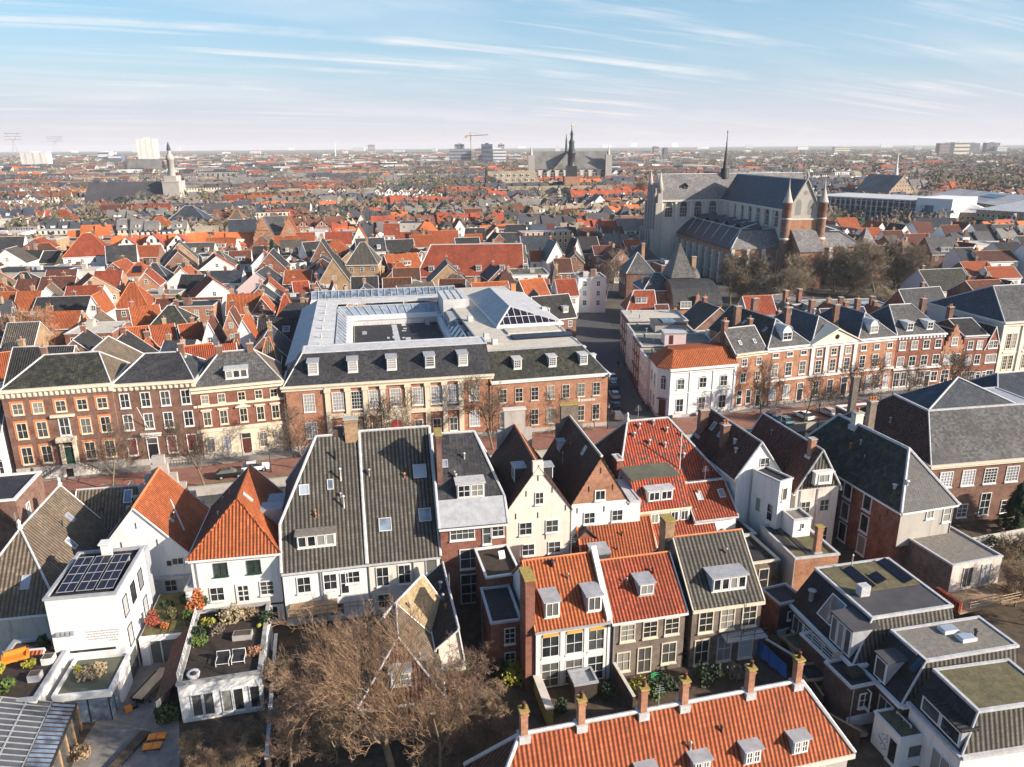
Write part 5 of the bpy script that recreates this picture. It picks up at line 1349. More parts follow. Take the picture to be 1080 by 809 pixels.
H.pipe('F',.985 * w,mat='black_paint');H.vent('F',.38 * w,4.2,.18,.4,'black_paint')
H.chimney(-.5,1.2,0,12.0,.9,2.2,'brick_red',cap='lichen',pots=0,lichen=True,flash=False)
b = MB();b.box(w - .25,w + .3,-.1,9.6,0,6.9);b.slab([(w - .25,-.3,7.2),(w + .3,-.3,7.2),(w + .3,4.8,12.0),(w - .25,4.8,12.0)],.5);H.part('party_wall',b,'white_plaster')
A_,an_,w_ = fit((646,654),(722,641),6.7,13)
H = House('row_house','brown brick garden house with orange roof and a single grey dormer',A_,13,w_,9,6.7)
H.walls('brick_grey');H.roof('tile_orange_worn',10.4,'x',tw=.1,trim='terracotta',gutter='white_paint',mats=['tile_red','tile_red']);H.done();w = w_
for x in (.21,.52,.82): H.win('F',x * w,4.1,1.55,1.9,2,3,'cream_paint',fw=.13)
H.win('F',.17 * w,.7,1.4,2.2,2,2,'cream_paint',fw=.12);H.win('F',.46 * w,.1,1.5,3.0,2,2,'cream_paint',fw=.14,sill=False);H.win('F',.8 * w,.8,1.6,2.4,2,2,'cream_paint',fw=.14)
H.dormer('F',.52 * w,1.3,1.6,1.3,2,1,'lead','lead',cheek='lead');H.pipe('F',.02 * w)
A_,an_,w_ = fit((731,640),(805,631),7.0,12)
H = House('row_house','brown brick garden house with striped grey roof, wide white dormer and tall windows',A_,12,w_,10.4,7.0)
H.walls('brick_grey');H.roof('tile_grey',11.7,'x',tw=.1,gutter='cream_paint',gh=.35,trim='terracotta');H.done();w = w_
for x in (.2,.51,.83): H.win('F',x * w,3.9,1.6,2.5,2,3,'cream_paint',fw=.15)
for x in (.17,.5,.82): H.win('F',x * w,.2,1.6,2.9,2,2,'cream_paint','pane_light' if x > .4 else 'pane',fw=.14)
H.dormer('F',.55 * w,.7,3.7,1.5,1,1,n=4,top='lead',wall='white_paint',cheek='lead')
H.chimney(.0,7.0,4,13.0,1.0,1.5,'brick_tan',pots=0,lichen=True,flash=False)
b = MB();b.box(3.2,w + .2,-1.4,0,3.25,3.4);o = H.part('balcony',b,'lead')
railing('balustrade',[(3.2,-1.35,3.4),(w + .2,-1.35,3.4)],.95,'metal_dark',parent=o,mid=1)
b = MB();b.tube((5.4,-.5,3.4),(5.4,-.5,8.2),.03,n=4);H.part('aerial',b,'metal_dark')
# ------------------------------------------------------------------ right hand cluster
A_,an_,w_ = fit((777,503),(816,499),10.6,14)
H = House('house','white house with a brown roof, two brick chimneys and three rear windows',A_,14,max(6.0,w_),12.5,10.6)
H.walls('white_plaster');H.roof('tile_brown',14.8,'y',verge='trim',trim='lead_white',tw=.13,mats=['tile_brown_red','tile_brown']);H.done();w = H.w
for z in (11.0,): H.win('F',.62 * w,z,1.3,1.8,2,2,fw=.09)
H.win('F',.6 * w,7.0,1.6,2.6,2,2,fw=.11);H.win('F',.55 * w,3.4,2.0,2.6,3,3,fw=.11)
H.chimney(1.4,6,11.5,15.2,.9,.9,'brick_brown',pots=2);H.chimney(1.2,11.6,11.5,15.4,1.2,.9,'brick_brown',pots=1)
H.skylight('L',2.5,1.6,.8,1.3,'lead_white');H.skylight('L',4.8,1.5,.7,1.2,'lead_white');H.vent('L',8.4,1.9,.18,.4,'lead_white');H.vent('L',9.6,1.4,.18,.4,'lead_white')
H = block('house','white flat roofed stair block in front of the white house with brown roof',(823,508),(836,504),(802,493),11.6)
H.walls('white_plaster');H.done();H.flat('bitumen','lead_white',.16);H.win('L',H.d * .3,6.4,.8,1.9,1,1,fw=.06);H.win('L',H.d * .75,6.0,.9,2.2,1,2,fw=.07);H.win('F',H.w * .45,8.9,.9,1.7,1,1,'cream_paint',fw=.12)
p = H.g(.2,-2.4)
H = House('house','small white shaft with a brown capping, standing before the white stair block',p[:2],12,2.3,2.6,7.6)
H.walls('white_plaster');H.done();H.flat('gravel_roof','lead_white',.12);H.win('F',1.2,6.3,.35,.7,1,1,fw=.05)
A_,an_,w_ = fit((840,517),(887,513),9.5,13)
H = House('house','cream plastered house with a grey tile-hung gable and small dormer window',A_,13,w_,13.5,9.5)
H.walls('weathered_plaster');H.roof('tile_brown_red',14.4,'y',gable='tile_grey',trim='lead_white',mats=['tile_grey','tile_brown_red'],verge='trim',tw=.12);H.done();w = w_
b = MB();b.box(w * .33,w * .72,-.7,0,10.2,11.8);b.box(w * .3,w * .75,-.9,0,11.8,11.95);H.part('dormer',b,'white_paint');H.win('F',w * .525,10.5,1.5,1.1,2,1,y=-.7,fw=.1)
for x in (.25,.7): H.win('F',x * w,6.2,1.3,1.6,2,2,'stone',fw=.08)
H.win('F',.75 * w,1.4,1.3,2.6,1,2,fw=.13);H.pipe('F',.1 * w);H.pipe('F',.5 * w);H.chimney(w * .42,1.5,13,15.4,.7,.7,'brick_orange',pots=0)
for y in (3,6.5,10): H.win('R',y,4.5,1.1,2.0)
A_,an_,w_ = fit((951,537),(1012,531),9.0,14)
f = P(846,466,9.0)
H = House('house','long house with mossy black hipped roof, white hip lines and tall red brick side',A_,15.5,w_,20.5,9.0)
H.walls('brick_red');H.roof('slate_mossy',14.4,'y',h0=4.2,h1=3.5,mats=['slate','slate_mossy','slate','slate'],tw=.2,gutter='white_paint');H.done();w = w_
b = MB();b.box(0,w,-.04,0,4,8.6);H.part('rendered_front',b,'grey_plaster')
H.win('F',.55 * w,7.2,1.1,1.2,2,1,y=-.04,fw=.12);H.win('F',.88 * w,6.4,1.2,2.0,1,2,y=-.04,fw=.12);H.pipe('F',.98 * w)
for k,y in enumerate((5.4,9.0,12.6,16.2)):
 yy = 20.5 - y
 for z,h in ((6.2,2.4),(3.2,2.4),(.1,2.6)): H.win('L',yy,z,1.5,h,1,1,'white_paint','pane_dark',fw=.16)
H.anchors('L',[(18.5,7.3),(18.6,4.3),(17.4,6)]);H.vent('L',18,1.0,.2,.3,'lead_white');H.vent('L',19,1.6,.2,.3,'lead_white')
H.chimney(w / 2,13.5,14,16.0,1.2,.9,'stone',pots=1);H.chimney(w / 2 + 2.5,14,11.5,17.2,1.0,.8,'brick_grey',pots=3)
A_,an_,w_ = fit((982,491),(1079,481),9.0,10)
H = House('school','large brick building with pale grey hipped roof, white lattice windows and white hip lines',A_,10,24,20,9.0,cat='building')
H.walls('brick_brown');H.mansard('slate_pale','lead',14.2,(6.6,3.0,6,3.8),mats=['slate_pale','slate','slate','tile_brown'],gutter='cream_paint',gh=.5);H.done();H.cornice('F',9.0,.6,'cream_paint',.5)
b = MB();zt = 14.2;b.slab([(4.2,7.0,zt),(18,7.0,zt),(11,10.5,17.4)],.1,1);b.slab([(4.2,13.6,zt),(4.2,7.0,zt),(11,10.5,17.4)],.1,0);b.slab([(18,7,zt),(18,13.6,zt),(11,10.5,17.4)],.1,1);b.slab([(18,13.6,zt),(4.2,13.6,zt),(11,10.5,17.4)],.1,1)
up = H.part('upper_roof',b,['slate_blue','slate_blue'])
b = MB()
for q in ((4.2,7.0,zt),(18,7,zt)): b.tube(q,(11,10.5,17.5),.15,n=6)
b.build('ridge_trim','lead_white',up)
for k in range(6): H.win('F',2.6 + k * 3.4,5.6,2.0,2.3,4,5,'white_paint','pane_light',fw=.13)
for k in range(6): H.win('F',2.6 + k * 3.4,.8,1.6,3.4 if k in (2,4) else 2.0,2,3,'white_paint','pane',fw=.12)
H.band('F',.02,.2,3.3,3.5,1.0,'white_paint','canopy');H.vent('L',9,1.5,.15,.5)
H.chimney(2.0,21,8,15.0,1.0,.8,'brick_grey',pots=2)
H = House('house','low building with a red felt roof behind white parapets beyond the mossy hipped roof',H.g(6.5,23)[:2],13,13,8,6.5)
H.walls('brick_red');H.done();H.flat('red_paint' if 0 else 'tile_red','white_paint',.4)
H = House('house','blue roofed corner house with white eaves at the right photo edge',tuple(P(1052,432,8.0)[:2]),13,14,12,8.0)
H.walls('white_plaster');H.roof('slate_blue',12,'x',h0=5,gh=.5);H.done()
# flat white building with two windows
H = block('house','flat roofed building with gravel top, pale near wall and two tall dark windows',(1005,596),(1057,586),(946,558),4.9)
H.walls('brick_grey');H.done();H.flat('gravel_roof','lead_white',.16,lip=.16);w = H.w
b = MB();b.box(-.02,w + .02,-.06,0,0,4.7);H.part('painted_front',b,'weathered_plaster')
for x in (.33,.7): H.win('F',x * w,1.7,1.4,2.6,2,1,'stone','pane_light',y=-.06,fw=.1,sill=False)
b = MB();b.box(-2.0,w + 1,-3.6,-.08,1.2,1.4);o = H.part('terrace',b,'wood')
railing('balustrade',[(-.6,-3.5,1.4),(w + 1,-3.5,1.4),(w + 1,-.2,1.4)],1.0,'wood_pale',parent=o)
b = MB();b.box(-2.0,-1.6,-3.4,-.1,1.3,2.5);b.build('terrace_wall','tile_red',o)
# weathered strip with flat roof and lone chimney
H = block('house','long low block with patchy flat roof, stained white side and one tall brick chimney',(839,589),(885,584),(793,555),5.4)
H.walls('brick_orange');H.done();H.flat('moss_roof','lead_white',.2);w = H.w
b = MB();b.box(-.05,0,0,H.d,0,5.2);H.part('stained_side',b,'weathered_plaster')
b = MB();b.box(.4,1.5,H.d * .25,H.d - .4,5.2,5.26);b.box(1.9,2.6,.8,H.d - 2,5.2,5.26);H.part('felt_patch',b,'bitumen')
H.chimney(w * .62,1.2,5.0,8.4,.7,.6,'brick_orange',pots=0,lichen=True)
H = block('annex','low dark roofed annex with a white fascia beside the stained white block',(794,594),(822,590),(776,566),4.6,cat='annex')
H.walls('brick_grey');H.done();H.flat('bitumen','cream_paint',.2);H.win('F',H.w * .45,.8,1.3,2.9,1,2,'cream_paint',fw=.12,sill=False)
H = block('annex','low annex with a square black flat roof under the two pale roof lights',(772,566),(797,562),(757,550),4.8,cat='annex')
H.walls('brick_grey');H.done();H.flat('bitumen','lead_white',.2)
H = block('annex','slim brick and white shed with a black flat roof right of the row houses',(822.5,637),(848,631),(808,620),5.0,cat='shed')
H.walls('brick_red');H.done();H.flat('bitumen','lead',.12);w = H.w
b = MB();b.box(.05,w,-.05,0,1.9,4.6);H.part('dark_cladding',b,'metal_dark');b = MB();b.box(.05,w,-.06,0,.2,1.9);H.part('white_panel',b,'white_plaster');H.win('F',w * .5,2.9,.9,1.0,1,1,y=-.06,fw=.1);H.door('F',w * .5,.0,.8,1.8,'metal_dark','white_paint',0)
# large mansard
z = 8.2
A_,an_,w_ = fit((920,652),(1004,639),z);f = P(865,599,z);c_,s_ = math.cos(R_(an_)),math.sin(R_(an_));d_ = -(f.x - A_[0]) * s_ + (f.y - A_[1]) * c_
i0,i3 = 1.5,2.6
A2 = (A_[0] - i3 * c_ + i0 * s_,A_[1] - i3 * s_ - i0 * c_)
H = House('mansard_house','mansard house with a big bitumen flat roof, planted far half and glass roof hatch',A2,an_,w_ + i3,d_ + i0,4.7)
H.walls('brick_dark');H.mansard('tile_black','bitumen_grey',z,(i0,0,0,i3),mats=['tile_grey','slate','slate','slate_shaded'],gutter='white_paint');H.done();w,d = H.w,H.d
b = MB();b.box(i3 + .3,w - .3,d * .52,d - .3,z + .02,z + .1);H.part('planted_roof',b,'moss_roof')
for k,(x,y0_,y1_) in enumerate(((i3 + 2.4,d * .53,d * .9),(i3 + 4.2,d * .6,d * .75),(w - 1.8,d * .55,d * .95))):
 b = MB();b.slab([(x,y0_,z + .2),(x + .9,y0_,z + .55),(x + .9,y1_,z + .55),(x,y1_,z + .2)],.08);H.part('solar_panel',b,'pv_cell')
b = MB();b.box(i3 + 1.1,i3 + 2.1,d * .45,d * .45 + .8,z,z + 1.1);o = H.part('roof_fan',b,'lead_white')
H.vent_at(i3 + 3.4,d * .9,z,.06,1.6,'stone')
def side_dormer(H,y,w=2.4,h=2.4,top='bitumen_grey',n=2,t0=.1):
 sl = H.slope['L'];zb = H.e + t0 * sl
 loc,rz = H.face('L',y,t0,0);b = MB();x0,x1 = -w / 2,w / 2;run = h / sl
 b.poly([(x0,0,zb),(x1,0,zb),(x1,0,zb + h),(x0,0,zb + h)],0)
 for xx,rv in ((x0,1),(x1,0)):
  q = [(xx,0,zb),(xx,run,zb + h),(xx,0,zb + h)];b.poly(q if not rv else list(reversed(q)),1)
 o = b.build('dormer',['white_paint','lead'],H.o,loc,rz)
 q = MB();q.box(x0 - .15,x1 + .15,-.2,run + .6,zb + h,zb + h + .14);q.build('dormer_roof',top,o)
 for k in range(n): link('window',winsolo_mesh(w / n - .12,h - .25,1,1,'white_paint','pane',.1),o,(x0 + w * (k + .5) / n,-.02,zb + .1))
 return o
side_dormer(H,d - 2.2,3.0,2.9,'bitumen_grey',3)
H.skylight('L',d * .47,.6,2.2,2.6,'white_paint','pane_light');H.vent('L',d * .2,1.0,.25,.9,'metal_grey')
for k in range(4): H.win('L',2.0 + k * 3.4,2.0,1.9,1.9,2,1,'white_paint','pane_dark',fw=.1)
# roof terrace and railing before it
H = block('annex','brick annex with a railed roof terrace before the mansard house',(878,700),(902,695),(845,668),3.9,cat='annex')
H.walls('brick_dark');H.done();H.flat('roof_green','white_paint',.16);
o = H.part('terrace_board',(lambda b: (b.box(.1,H.w,0,.1,3.9,5.0),b)[1])(MB()),'wood_pale')
railing('railing',[H.g(.1,H.d,3.95),H.g(.1,.2,3.95)],1.0,'white_paint','white metal railing along the annex terrace edge')
H = block('annex','brick annex with black flat roof, white trim and one white window',(898,725),(936,717),(876,697),4.4,cat='annex')
H.walls('brick_dark');H.done();H.flat('bitumen','lead_white',.14);w = H.w
H.win('F',w * .42,2.0,1.2,1.5,2,2,'white_paint','pane',fw=.12);H.pipe('F',w * .06);b = MB();b.box(-.05,w,-.06,0,0,1.2);H.part('painted_base',b,'white_plaster')
b = MB();b.box(1.0,2.2,1.0,H.d - 1.5,4.4,4.75);b.box(.8,1.0,1.0,H.d - 1.5,4.4,4.9);H.part('roof_light',b,'wood_dark')
# two-rooflight mansard
z = 7.6
A_,an_,w_ = fit((977,697),(1073,681),z);f = P(943,665,z);c_,s_ = math.cos(R_(an_)),math.sin(R_(an_));d_ = -(f.x - A_[0]) * s_ + (f.y - A_[1]) * c_
i0,i3 = .9,2.6
H = House('mansard_house','mansard house with two glass roof lights on a grey flat roof and one side dormer',(A_[0] - i3 * c_ + i0 * s_,A_[1] - i3 * s_ - i0 * c_),an_,w_ + i3,d_ + i0,4.3)
H.walls('brick_dark');H.mansard('tile_black','gravel_roof',z,(i0,0,0,i3),mats=['tile_grey','slate','slate','slate_shaded'],gutter='white_paint',rim='lead_white');H.done();w,d = H.w,H.d
b = MB();
for x in (.45,.52):
 b = MB();X = i3 + w_ * x;Y = i0 + d_ * (.62 if x < .5 else .3);b.box(X,X + 1.5,Y,Y + 1.0,z,z + .3,0);b.box(X + .1,X + 1.4,Y + .1,Y + .9,z + .3,z + .36,1);H.part('roof_light',b,['white_paint','pane_sky'])
H.vent_at(i3 + w_ * .72,i0 + d_ * .45,z,.12,.6,'metal_dark')
side_dormer(H,d * .42,1.5,2.3,'bitumen_grey',1);H.skylight('L',d * .75,1.6,.8,1.5,'wood_dark','pane_light')
for k in range(3): H.win('L',1.4 + k * 2.2,1.4,1.8,2.0,2,1,'white_paint','pane_dark',fw=.1)
# mossy flat house
z = 7.8
A_,an_,w_ = fit((1032,750),(1115,738),z);f = P(984,707,z);c_,s_ = math.cos(R_(an_)),math.sin(R_(an_));d_ = -(f.x - A_[0]) * s_ + (f.y - A_[1]) * c_
i0,i3 = 1.0,1.7
H = House('mansard_house','white walled mansard house with a mossy brown flat roof, partly outside the photo',(A_[0] - i3 * c_ + i0 * s_,A_[1] - i3 * s_ - i0 * c_),an_,w_ + i3,d_ + i0,4.8)
H.walls('white_plaster');H.mansard('tile_black','moss_roof',z,(i0,0,0,i3),mats=['tile_grey','slate','slate','slate_shaded'],gutter='lead_white');H.done();w,d = H.w,H.d
o = side_dormer(H,d * .55,4.4,1.6,'tile_black',2)
H.win('L',d * .78,1.0,3.0,2.2,3,1,'white_paint','pane',fw=.12)
# white shed, mossy roof, scribbled wall
H = block('shed','small white shed with a mossy roof and blue spray paint on its side',(950.5,779),(993,771),(924.6,750),3.2,cat='shed')
H.walls('white_plaster');H.done();H.flat('moss_roof','white_paint',.1,lip=.1);w = H.w
H.win('F',w * .42,1.0,1.6,1.3,1,1,'white_paint','pane',fw=.08);H.win('L',H.d * .8,.2,1.0,2.3,1,1,'white_paint','pane_dark',fw=.08)
b = MB();rnd = random.Random(2)
for k in range(9):
 y = H.d * (.55 + .12 * math.sin(k * 2.1));b.tube((-.03,y,.6 + k * .17),(-.03,y - .5 * math.cos(k),.6 + k * .17 + .3),.03,n=4)
H.part('spray_paint',b,'blue_tarp')
# long orange roof at the bottom
zr,ze = 9.4,5.0
a,c = P(548,776,zr),P(845,719,zr)
an = math.degrees(math.atan2(c.y - a.y,c.x - a.x));RL = (c - a).length
e_ = P(896,788,ze);c_,s_ = math.cos(R_(an)),math.sin(R_(an))
ly = -(e_.x - a.x) * s_ + (e_.y - a.y) * c_;lx = (e_.x - a.x) * c_ + (e_.y - a.y) * s_
half = -ly;h1 = lx - RL;h0 = 3.2
A = (a.x - h0 * c_ + half * s_,a.y - h0 * s_ - half * c_)
H = House('almshouse','long orange tiled roof with six brick chimneys and white framed dormers',A,an,RL + h0 + h1,half * 2,ze,cat='building')
H.walls('grey_plaster');H.roof('tile_orange',zr,'x',h0=h0,h1=h1,mats=['tile_orange_worn','tile_orange_worn','tile_brown','tile_orange_worn'],tw=.17,oe=.3,gutter='stone',gh=.4);H.done();w = H.w
for (px_,t) in ((551,0),(611,0),(676,0),(719,0),(788,0),(838,0)):
 q = P(px_ + 1,775 - (px_ - 548) * 57 / 297,zr);lx_ = (q.x - A[0]) * c_ + (q.y - A[1]) * s_
 H.chimney(lx_,half,zr - .5,zr + 2.2,.52,.56,'brick_orange',pots=1,lichen=True,flash=.4,pot='brown_paint')
for fx in (.985 * 0 + 851,799,744,686):
 q = P(fx,795 + (851 - fx) * .19,6.0);lx_ = (q.x - A[0]) * c_ + (q.y - A[1]) * s_
 H.dormer('F',lx_,.12,1.4,1.3,2,2,'white_paint','lead',cheek='lead',n=2,base=.15)
for k in range(9): H.win('F',2.5 + k * (w - 5) / 8,1.8,1.1,1.8,2,2,'white_paint')
# ------------------------------------------------------------------ low terrace house and patio at lower left
A_,an_,w_ = fit((186.5,722),(275,707),4.2,13)
H = House('garden_house','low white garden house with three paired glass doors and a roof terrace',A_,13,w_,11.5,4.2,cat='house')
H.walls('white_plaster');H.done();H.flat('wood_dark','concrete',.3,lip=.5);w = H.w
for x in (.2,.34,.56,.7,.9): H.win('F',x * w,.5,.95,2.4,1,1,'white_paint','pane',fw=.1)
b = MB();b.slab([(-2.1,.3,2.6),(-.02,.3,4.3),(-.02,9.5,4.3),(-2.1,9.5,2.6)],.12);b.box(-2.1,-1.9,.4,9.5,0,2.5,1);H.part('lean_to_roof',b,['tile_brown_red','white_plaster'])
TZ = 3.75
def terrace_xy(x,y): return H.g(x,y,TZ)
for i in range(2):
 o = thing('garden_chair',['pale framed double garden seat on the roof terrace, left one','pale framed double garden seat on the roof terrace, right one'][i],'chair',terrace_xy(3.6 + i * 1.4,2.6),R_(10))
 b = MB();b.box(-.55,.55,-.5,.4,.35,.45);b.build('seat','metal_dark',o)
 b = MB();b.box(-.55,.55,.4,.48,.45,1.1);b.build('backrest','metal_dark',o)
 b = MB()
 for x in (-.58,.58):
  b.tube((x,-.5,.0),(x,-.5,.6),.04,n=5);b.tube((x,.45,0),(x,.45,1.15),.04,n=5);b.tube((x,-.5,.6),(x,.45,.62),.04,n=5)
 b.tube((-.58,.45,1.15),(.58,.45,1.15),.04,n=5);b.tube((-.58,-.5,.4),(.58,-.5,.4),.04,n=5);b.build('chair_frame','white_paint',o)
o = thing('pot','round white and tan pot on the roof terrace front','pot',terrace_xy(1.2,1.2));b = MB();b.lathe([(.45,0),(.6,.5),(.55,.62),(.35,.5)],12);b.build('tub','white_paint',o);b = MB();b.lathe([(.3,0),(.28,.1),(.05,.12)],10);b.build('pot_soil','soil',o,(0,0,.45))
o = thing('planter','square stone planter in the middle of the roof terrace','planter',terrace_xy(5.0,6.2),R_(8));b = MB();b.box(-.9,.9,-.5,.5,0,.7);b.build('tub','concrete',o);b = MB();b.box(-.8,.8,-.4,.4,.7,.72);b.build('planter_soil','soil',o)
for i,(x,y,m_,s_,lb) in enumerate(((1.0,6,'leaf_green',1.0,'leafy green shrub on the left side of the roof terrace'),(1.6,9.0,'leaf_yellow',.9,'yellow green shrub at the back of the roof terrace by the steps'),(3.6,9.2,'dry_grass',1.5,'straw coloured dead grass clump on the roof terrace'),(6.3,3.2,'twig_rust',.8,'brown bare shrub beside the terrace seats'),(7.0,8.4,'leaf_dark',1.0,'dark evergreen pot shrub by the white rear wall'),(.9,7.6,'leaf_dark',.9,'dark shrub on the left parapet of the roof terrace'),(2.4,7.6,'twig_grey',1.0,'grey bare bush in the left middle of the roof terrace'),(2.6,10.0,'leaf_dark',1.0,'dark bush at the back left of the roof terrace'),(5.2,9.4,'twig',1.2,'brown dead bush at the back of the roof terrace'))):
 p = terrace_xy(x,y);shrub('shrub',lb,p[0],p[1],p[2] - .05,s_,s_ * .8,s_ * .7,m_,420,.12,60 + i)
o = thing('ball','bright yellow ball on the dark end of the roof terrace','ball',terrace_xy(6.4,7.6));b = MB();b.lathe([(.02,0),(.2,.06),(.3,.28),(.2,.5),(.02,.56)],12);b.build('shell','leaf_yellow',o)
railing('railing',[H.g(0,.5,4.0),H.g(0,11,4.0)],1.0,'white_paint','thin white railing along the left edge of the roof terrace')
# garden partition wall
b = MB();q0,q1 = P(291,668,2.2),P(281,800,2.2);dv = (q1 - q0);nx = Vector((-dv.y,dv.x,0)).normalized() * .12
b.prism([(q0 + nx)[:2],(q1 + nx)[:2],(q1 - nx)[:2],(q0 - nx)[:2]],0,2.1);o = b.build('garden_wall','brick_dark');tag(o,'dark brick garden wall with a pale coping under the bare tree','wall')
b = MB();b.prism([(q0 + nx * 1.4)[:2],(q1 + nx * 1.4)[:2],(q1 - nx * 1.4)[:2],(q0 - nx * 1.4)[:2]],2.1,2.2);b.build('coping','lead_white',o)
# patio
pp = [P(*q) for q in ((60,840),(92,775),(120,735),(150,697),(212,686),(214,715),(188,735),(190,800),(184,850))]
sheet('patio',pp,'paving',0.012)
o = thing('picnic_table','long weathered wooden table on the grey patio','table',tuple(P(161,727,0)),R_(80))
b = MB();b.box(-2.2,2.2,-.5,.5,.7,.78);b.build('tabletop','wood_pale',o)
for x in (-1.9,1.9):
 b = MB();b.box(x - .06,x + .06,-.42,.42,0,.7);b.build('leg','black_paint',o)
for s_ in (-1,1):
 b = MB();b.box(-2.0,2.0,s_ * .85 - .16,s_ * .85 + .16,.4,.46)
 for x in (-1.7,1.7): b.box(x - .05,x + .05,s_ * .85 - .12,s_ * .85 + .12,0,.4)
 b.build('bench','wood_dark',o)
for i,(px_,py_) in enumerate(((166,780),(161,790))):
 o = thing('lounger',['orange slatted lounger on the patio, the farther one','orange slatted lounger on the patio, the nearer one'][i],'lounger',tuple(P(px_,py_,0)),R_(10))
 for k in range(2):
  b = MB();b.box(-.75 + k * .78,-.02 + k * .78,-.35,.35,.3,.42);b.build('cushion','orange_paint',o)
 for x in (-.65,.65):
  b = MB();b.box(x - .04,x + .04,-.3,.3,0,.3);b.build('leg','wood_dark',o)
o = thing('firewood_basket','orange and black toolbox left beside the glass corner','box',tuple(P(138,748,0)),R_(40));b = MB();b.box(-.5,.1,-.3,.3,0,.35);b.build('tray','orange_paint',o);b = MB();b.box(.12,.6,-.25,.25,0,.3);b.build('lid','black_paint',o)
o = thing('garden_bed','long dark planting trough set in the patio','trough',tuple(P(137,793,0)),R_(78));b = MB();b.box(-2.2,2.2,-.45,.45,0,.35);b.build('rim','metal_dark',o);b = MB();b.box(-2.05,2.05,-.33,.33,.35,.37);b.build('trough_soil','soil',o)
p = P(178,760,0);shrub('hedge','big dark evergreen bush beside the low white garden house',p.x,p.y,0,1.3,1.3,1.1,'leaf_dark',900,.15,71,'bush')
p = P(88,800,0);shrub('shrub','brown bare shrub at the patio edge by the glasshouse',p.x,p.y,0,1.0,1.0,.7,'twig',400,.12,72)
# glasshouse at the bottom left corner
zg = 3.4
g0,g1,g2 = P(55,741,zg),P(20,818,zg),P(0,700,zg + 1.2)
o = thing('glasshouse','glasshouse with grey glazing bars and a solar shaded lean-to roof at the corner','glasshouse',(g0.x,g0.y,0))
def rel(p): return Vector(p) - Vector((g0.x,g0.y,0))
ax = (g1 - g0).normalized();ay = Vector((-ax.y,ax.x,0));ay = ay if ay.x < 0 else -ay
O = rel(g0)
LL = 9.0
def gp(a,b_,z): q = O + ax * a + ay * b_;return (q.x,q.y,z)
b = MB();b.poly([gp(0,0,3.4),gp(LL,0,3.4),gp(LL,5.5,5.4),gp(0,5.5,5.4)]);b.build('glazing','pane_light',o)
b = MB()
for k in range(15): t = LL * k / 14;b.tube(gp(t,0,3.46),gp(t,5.5,5.46),.05,n=4)
for k in range(4): t = 5.5 * k / 3;b.tube(gp(0,t,3.46 + 2 * k / 3),gp(LL,t,3.46 + 2 * k / 3),.08,n=4)
b.build('glazing_bars','metal_grey',o)
ax2 = -ay
b = MB();b.poly([gp(0,0,3.38),gp(LL,0,3.38),gp(LL,-1.9,2.8),gp(0,-1.9,2.8)]);lt = b.build('lean_to_roof','pane_sky',o)
b = MB()
for k in range(19): t = LL * k / 18;b.tube(gp(t,0,3.42),gp(t,-1.9,2.84),.05,n=4)
b.tube(gp(0,-1.9,2.84),gp(LL,-1.9,2.84),.09,n=4);b.tube(gp(0,0,3.44),gp(LL,0,3.44),.09,n=4);b.build('lean_to_frame','wood_dark',lt)
for k in range(6): b = MB();t = LL * k / 5;q = gp(t,-1.8,0);b.box(q[0] - .1,q[0] + .1,q[1] - .1,q[1] + .1,0,2.75);b.build('post','wood',o)
b = MB();b.poly([gp(0,-1.75,0),gp(LL,-1.75,0),gp(LL,-1.75,2.7),gp(0,-1.75,2.7)]);b.build('glass_front','pane_dark',o)
q = P(12,770,0);shrub('bush','bright green leafy plant seen through the glasshouse roof',q.x,q.y,3.6,1.2,1.2,.9,'leaf_green',400,.16,73,'plant',True)
H = block('house','low orange tiled lean-to at the left photo edge above the glasshouse',(-6,716),(30,722),None,3.2,ang=9,d=2.6)
H.walls('white_plaster');H.roof('tile_orange',4.2,'x',rp=.9);H.done()
# garden walls, blue tarpaulin, hedge between the row-house gardens
def gwall(label,p,q,h,mat='brick_dark',t=.12,name='garden_wall',cop='stone'):
 p,q = Vector(p),Vector(q);dv = q - p;n_ = Vector((-dv.y,dv.x,0)).normalized() * t
 b = MB();b.prism([(p + n_)[:2],(q + n_)[:2],(q - n_)[:2],(p - n_)[:2]],0,h);o = b.build(name,mat);tag(o,label,'wall')
 if cop: b = MB();b.prism([(p + n_ * 1.3)[:2],(q + n_ * 1.3)[:2],(q - n_ * 1.3)[:2],(p - n_ * 1.3)[:2]],h,h + .08);b.build('coping',cop,o)
 return o
gwall('brick garden wall between the white and brown garden houses',P(645,712),P(668,752),1.8)
gwall('low wall left of the white garden house',P(566,728),P(580,765),1.7,'lichen',.3)
gwall('garden wall right of the striped grey garden house',P(806,690),P(842,712),1.8)
b = MB();q0,q1 = P(799,668,2.0),P(824,712,.6);q2,q3 = P(836,708,.2),P(810,690,.2)
o = tag(b.build('tarpaulin','blue_tarp'),'bright blue tarpaulin hung over the garden fence by the grey garden house','tarpaulin') if 0 else None
p0,p1 = P(797,690,0),P(828,716,0)
b = MB();n = 8
for k in range(n):
 t0_,t1_ = k / n,(k + 1) / n;a_,c2 = p0.lerp(p1,t0_),p0.lerp(p1,t1_)
 off = lambda t: .12 * math.sin(t * 20)
 b.poly([(a_.x + off(t0_),a_.y,.1),(c2.x + off(t1_),c2.y,.1),(c2.x,c2.y + .1,1.9 - .3 * t1_),(a_.x,a_.y + .1,1.9 - .3 * t0_)],smooth=True)
 b.poly([(a_.x,a_.y + .1,1.9 - .3 * t0_),(c2.x,c2.y + .1,1.9 - .3 * t1_),(c2.x + .25,c2.y + .35,.9),(a_.x + .25,a_.y + .35,.9)],smooth=True)
tag(b.build('tarpaulin','blue_tarp'),'bright blue tarpaulin hung over the fence by the striped grey garden house','tarpaulin')
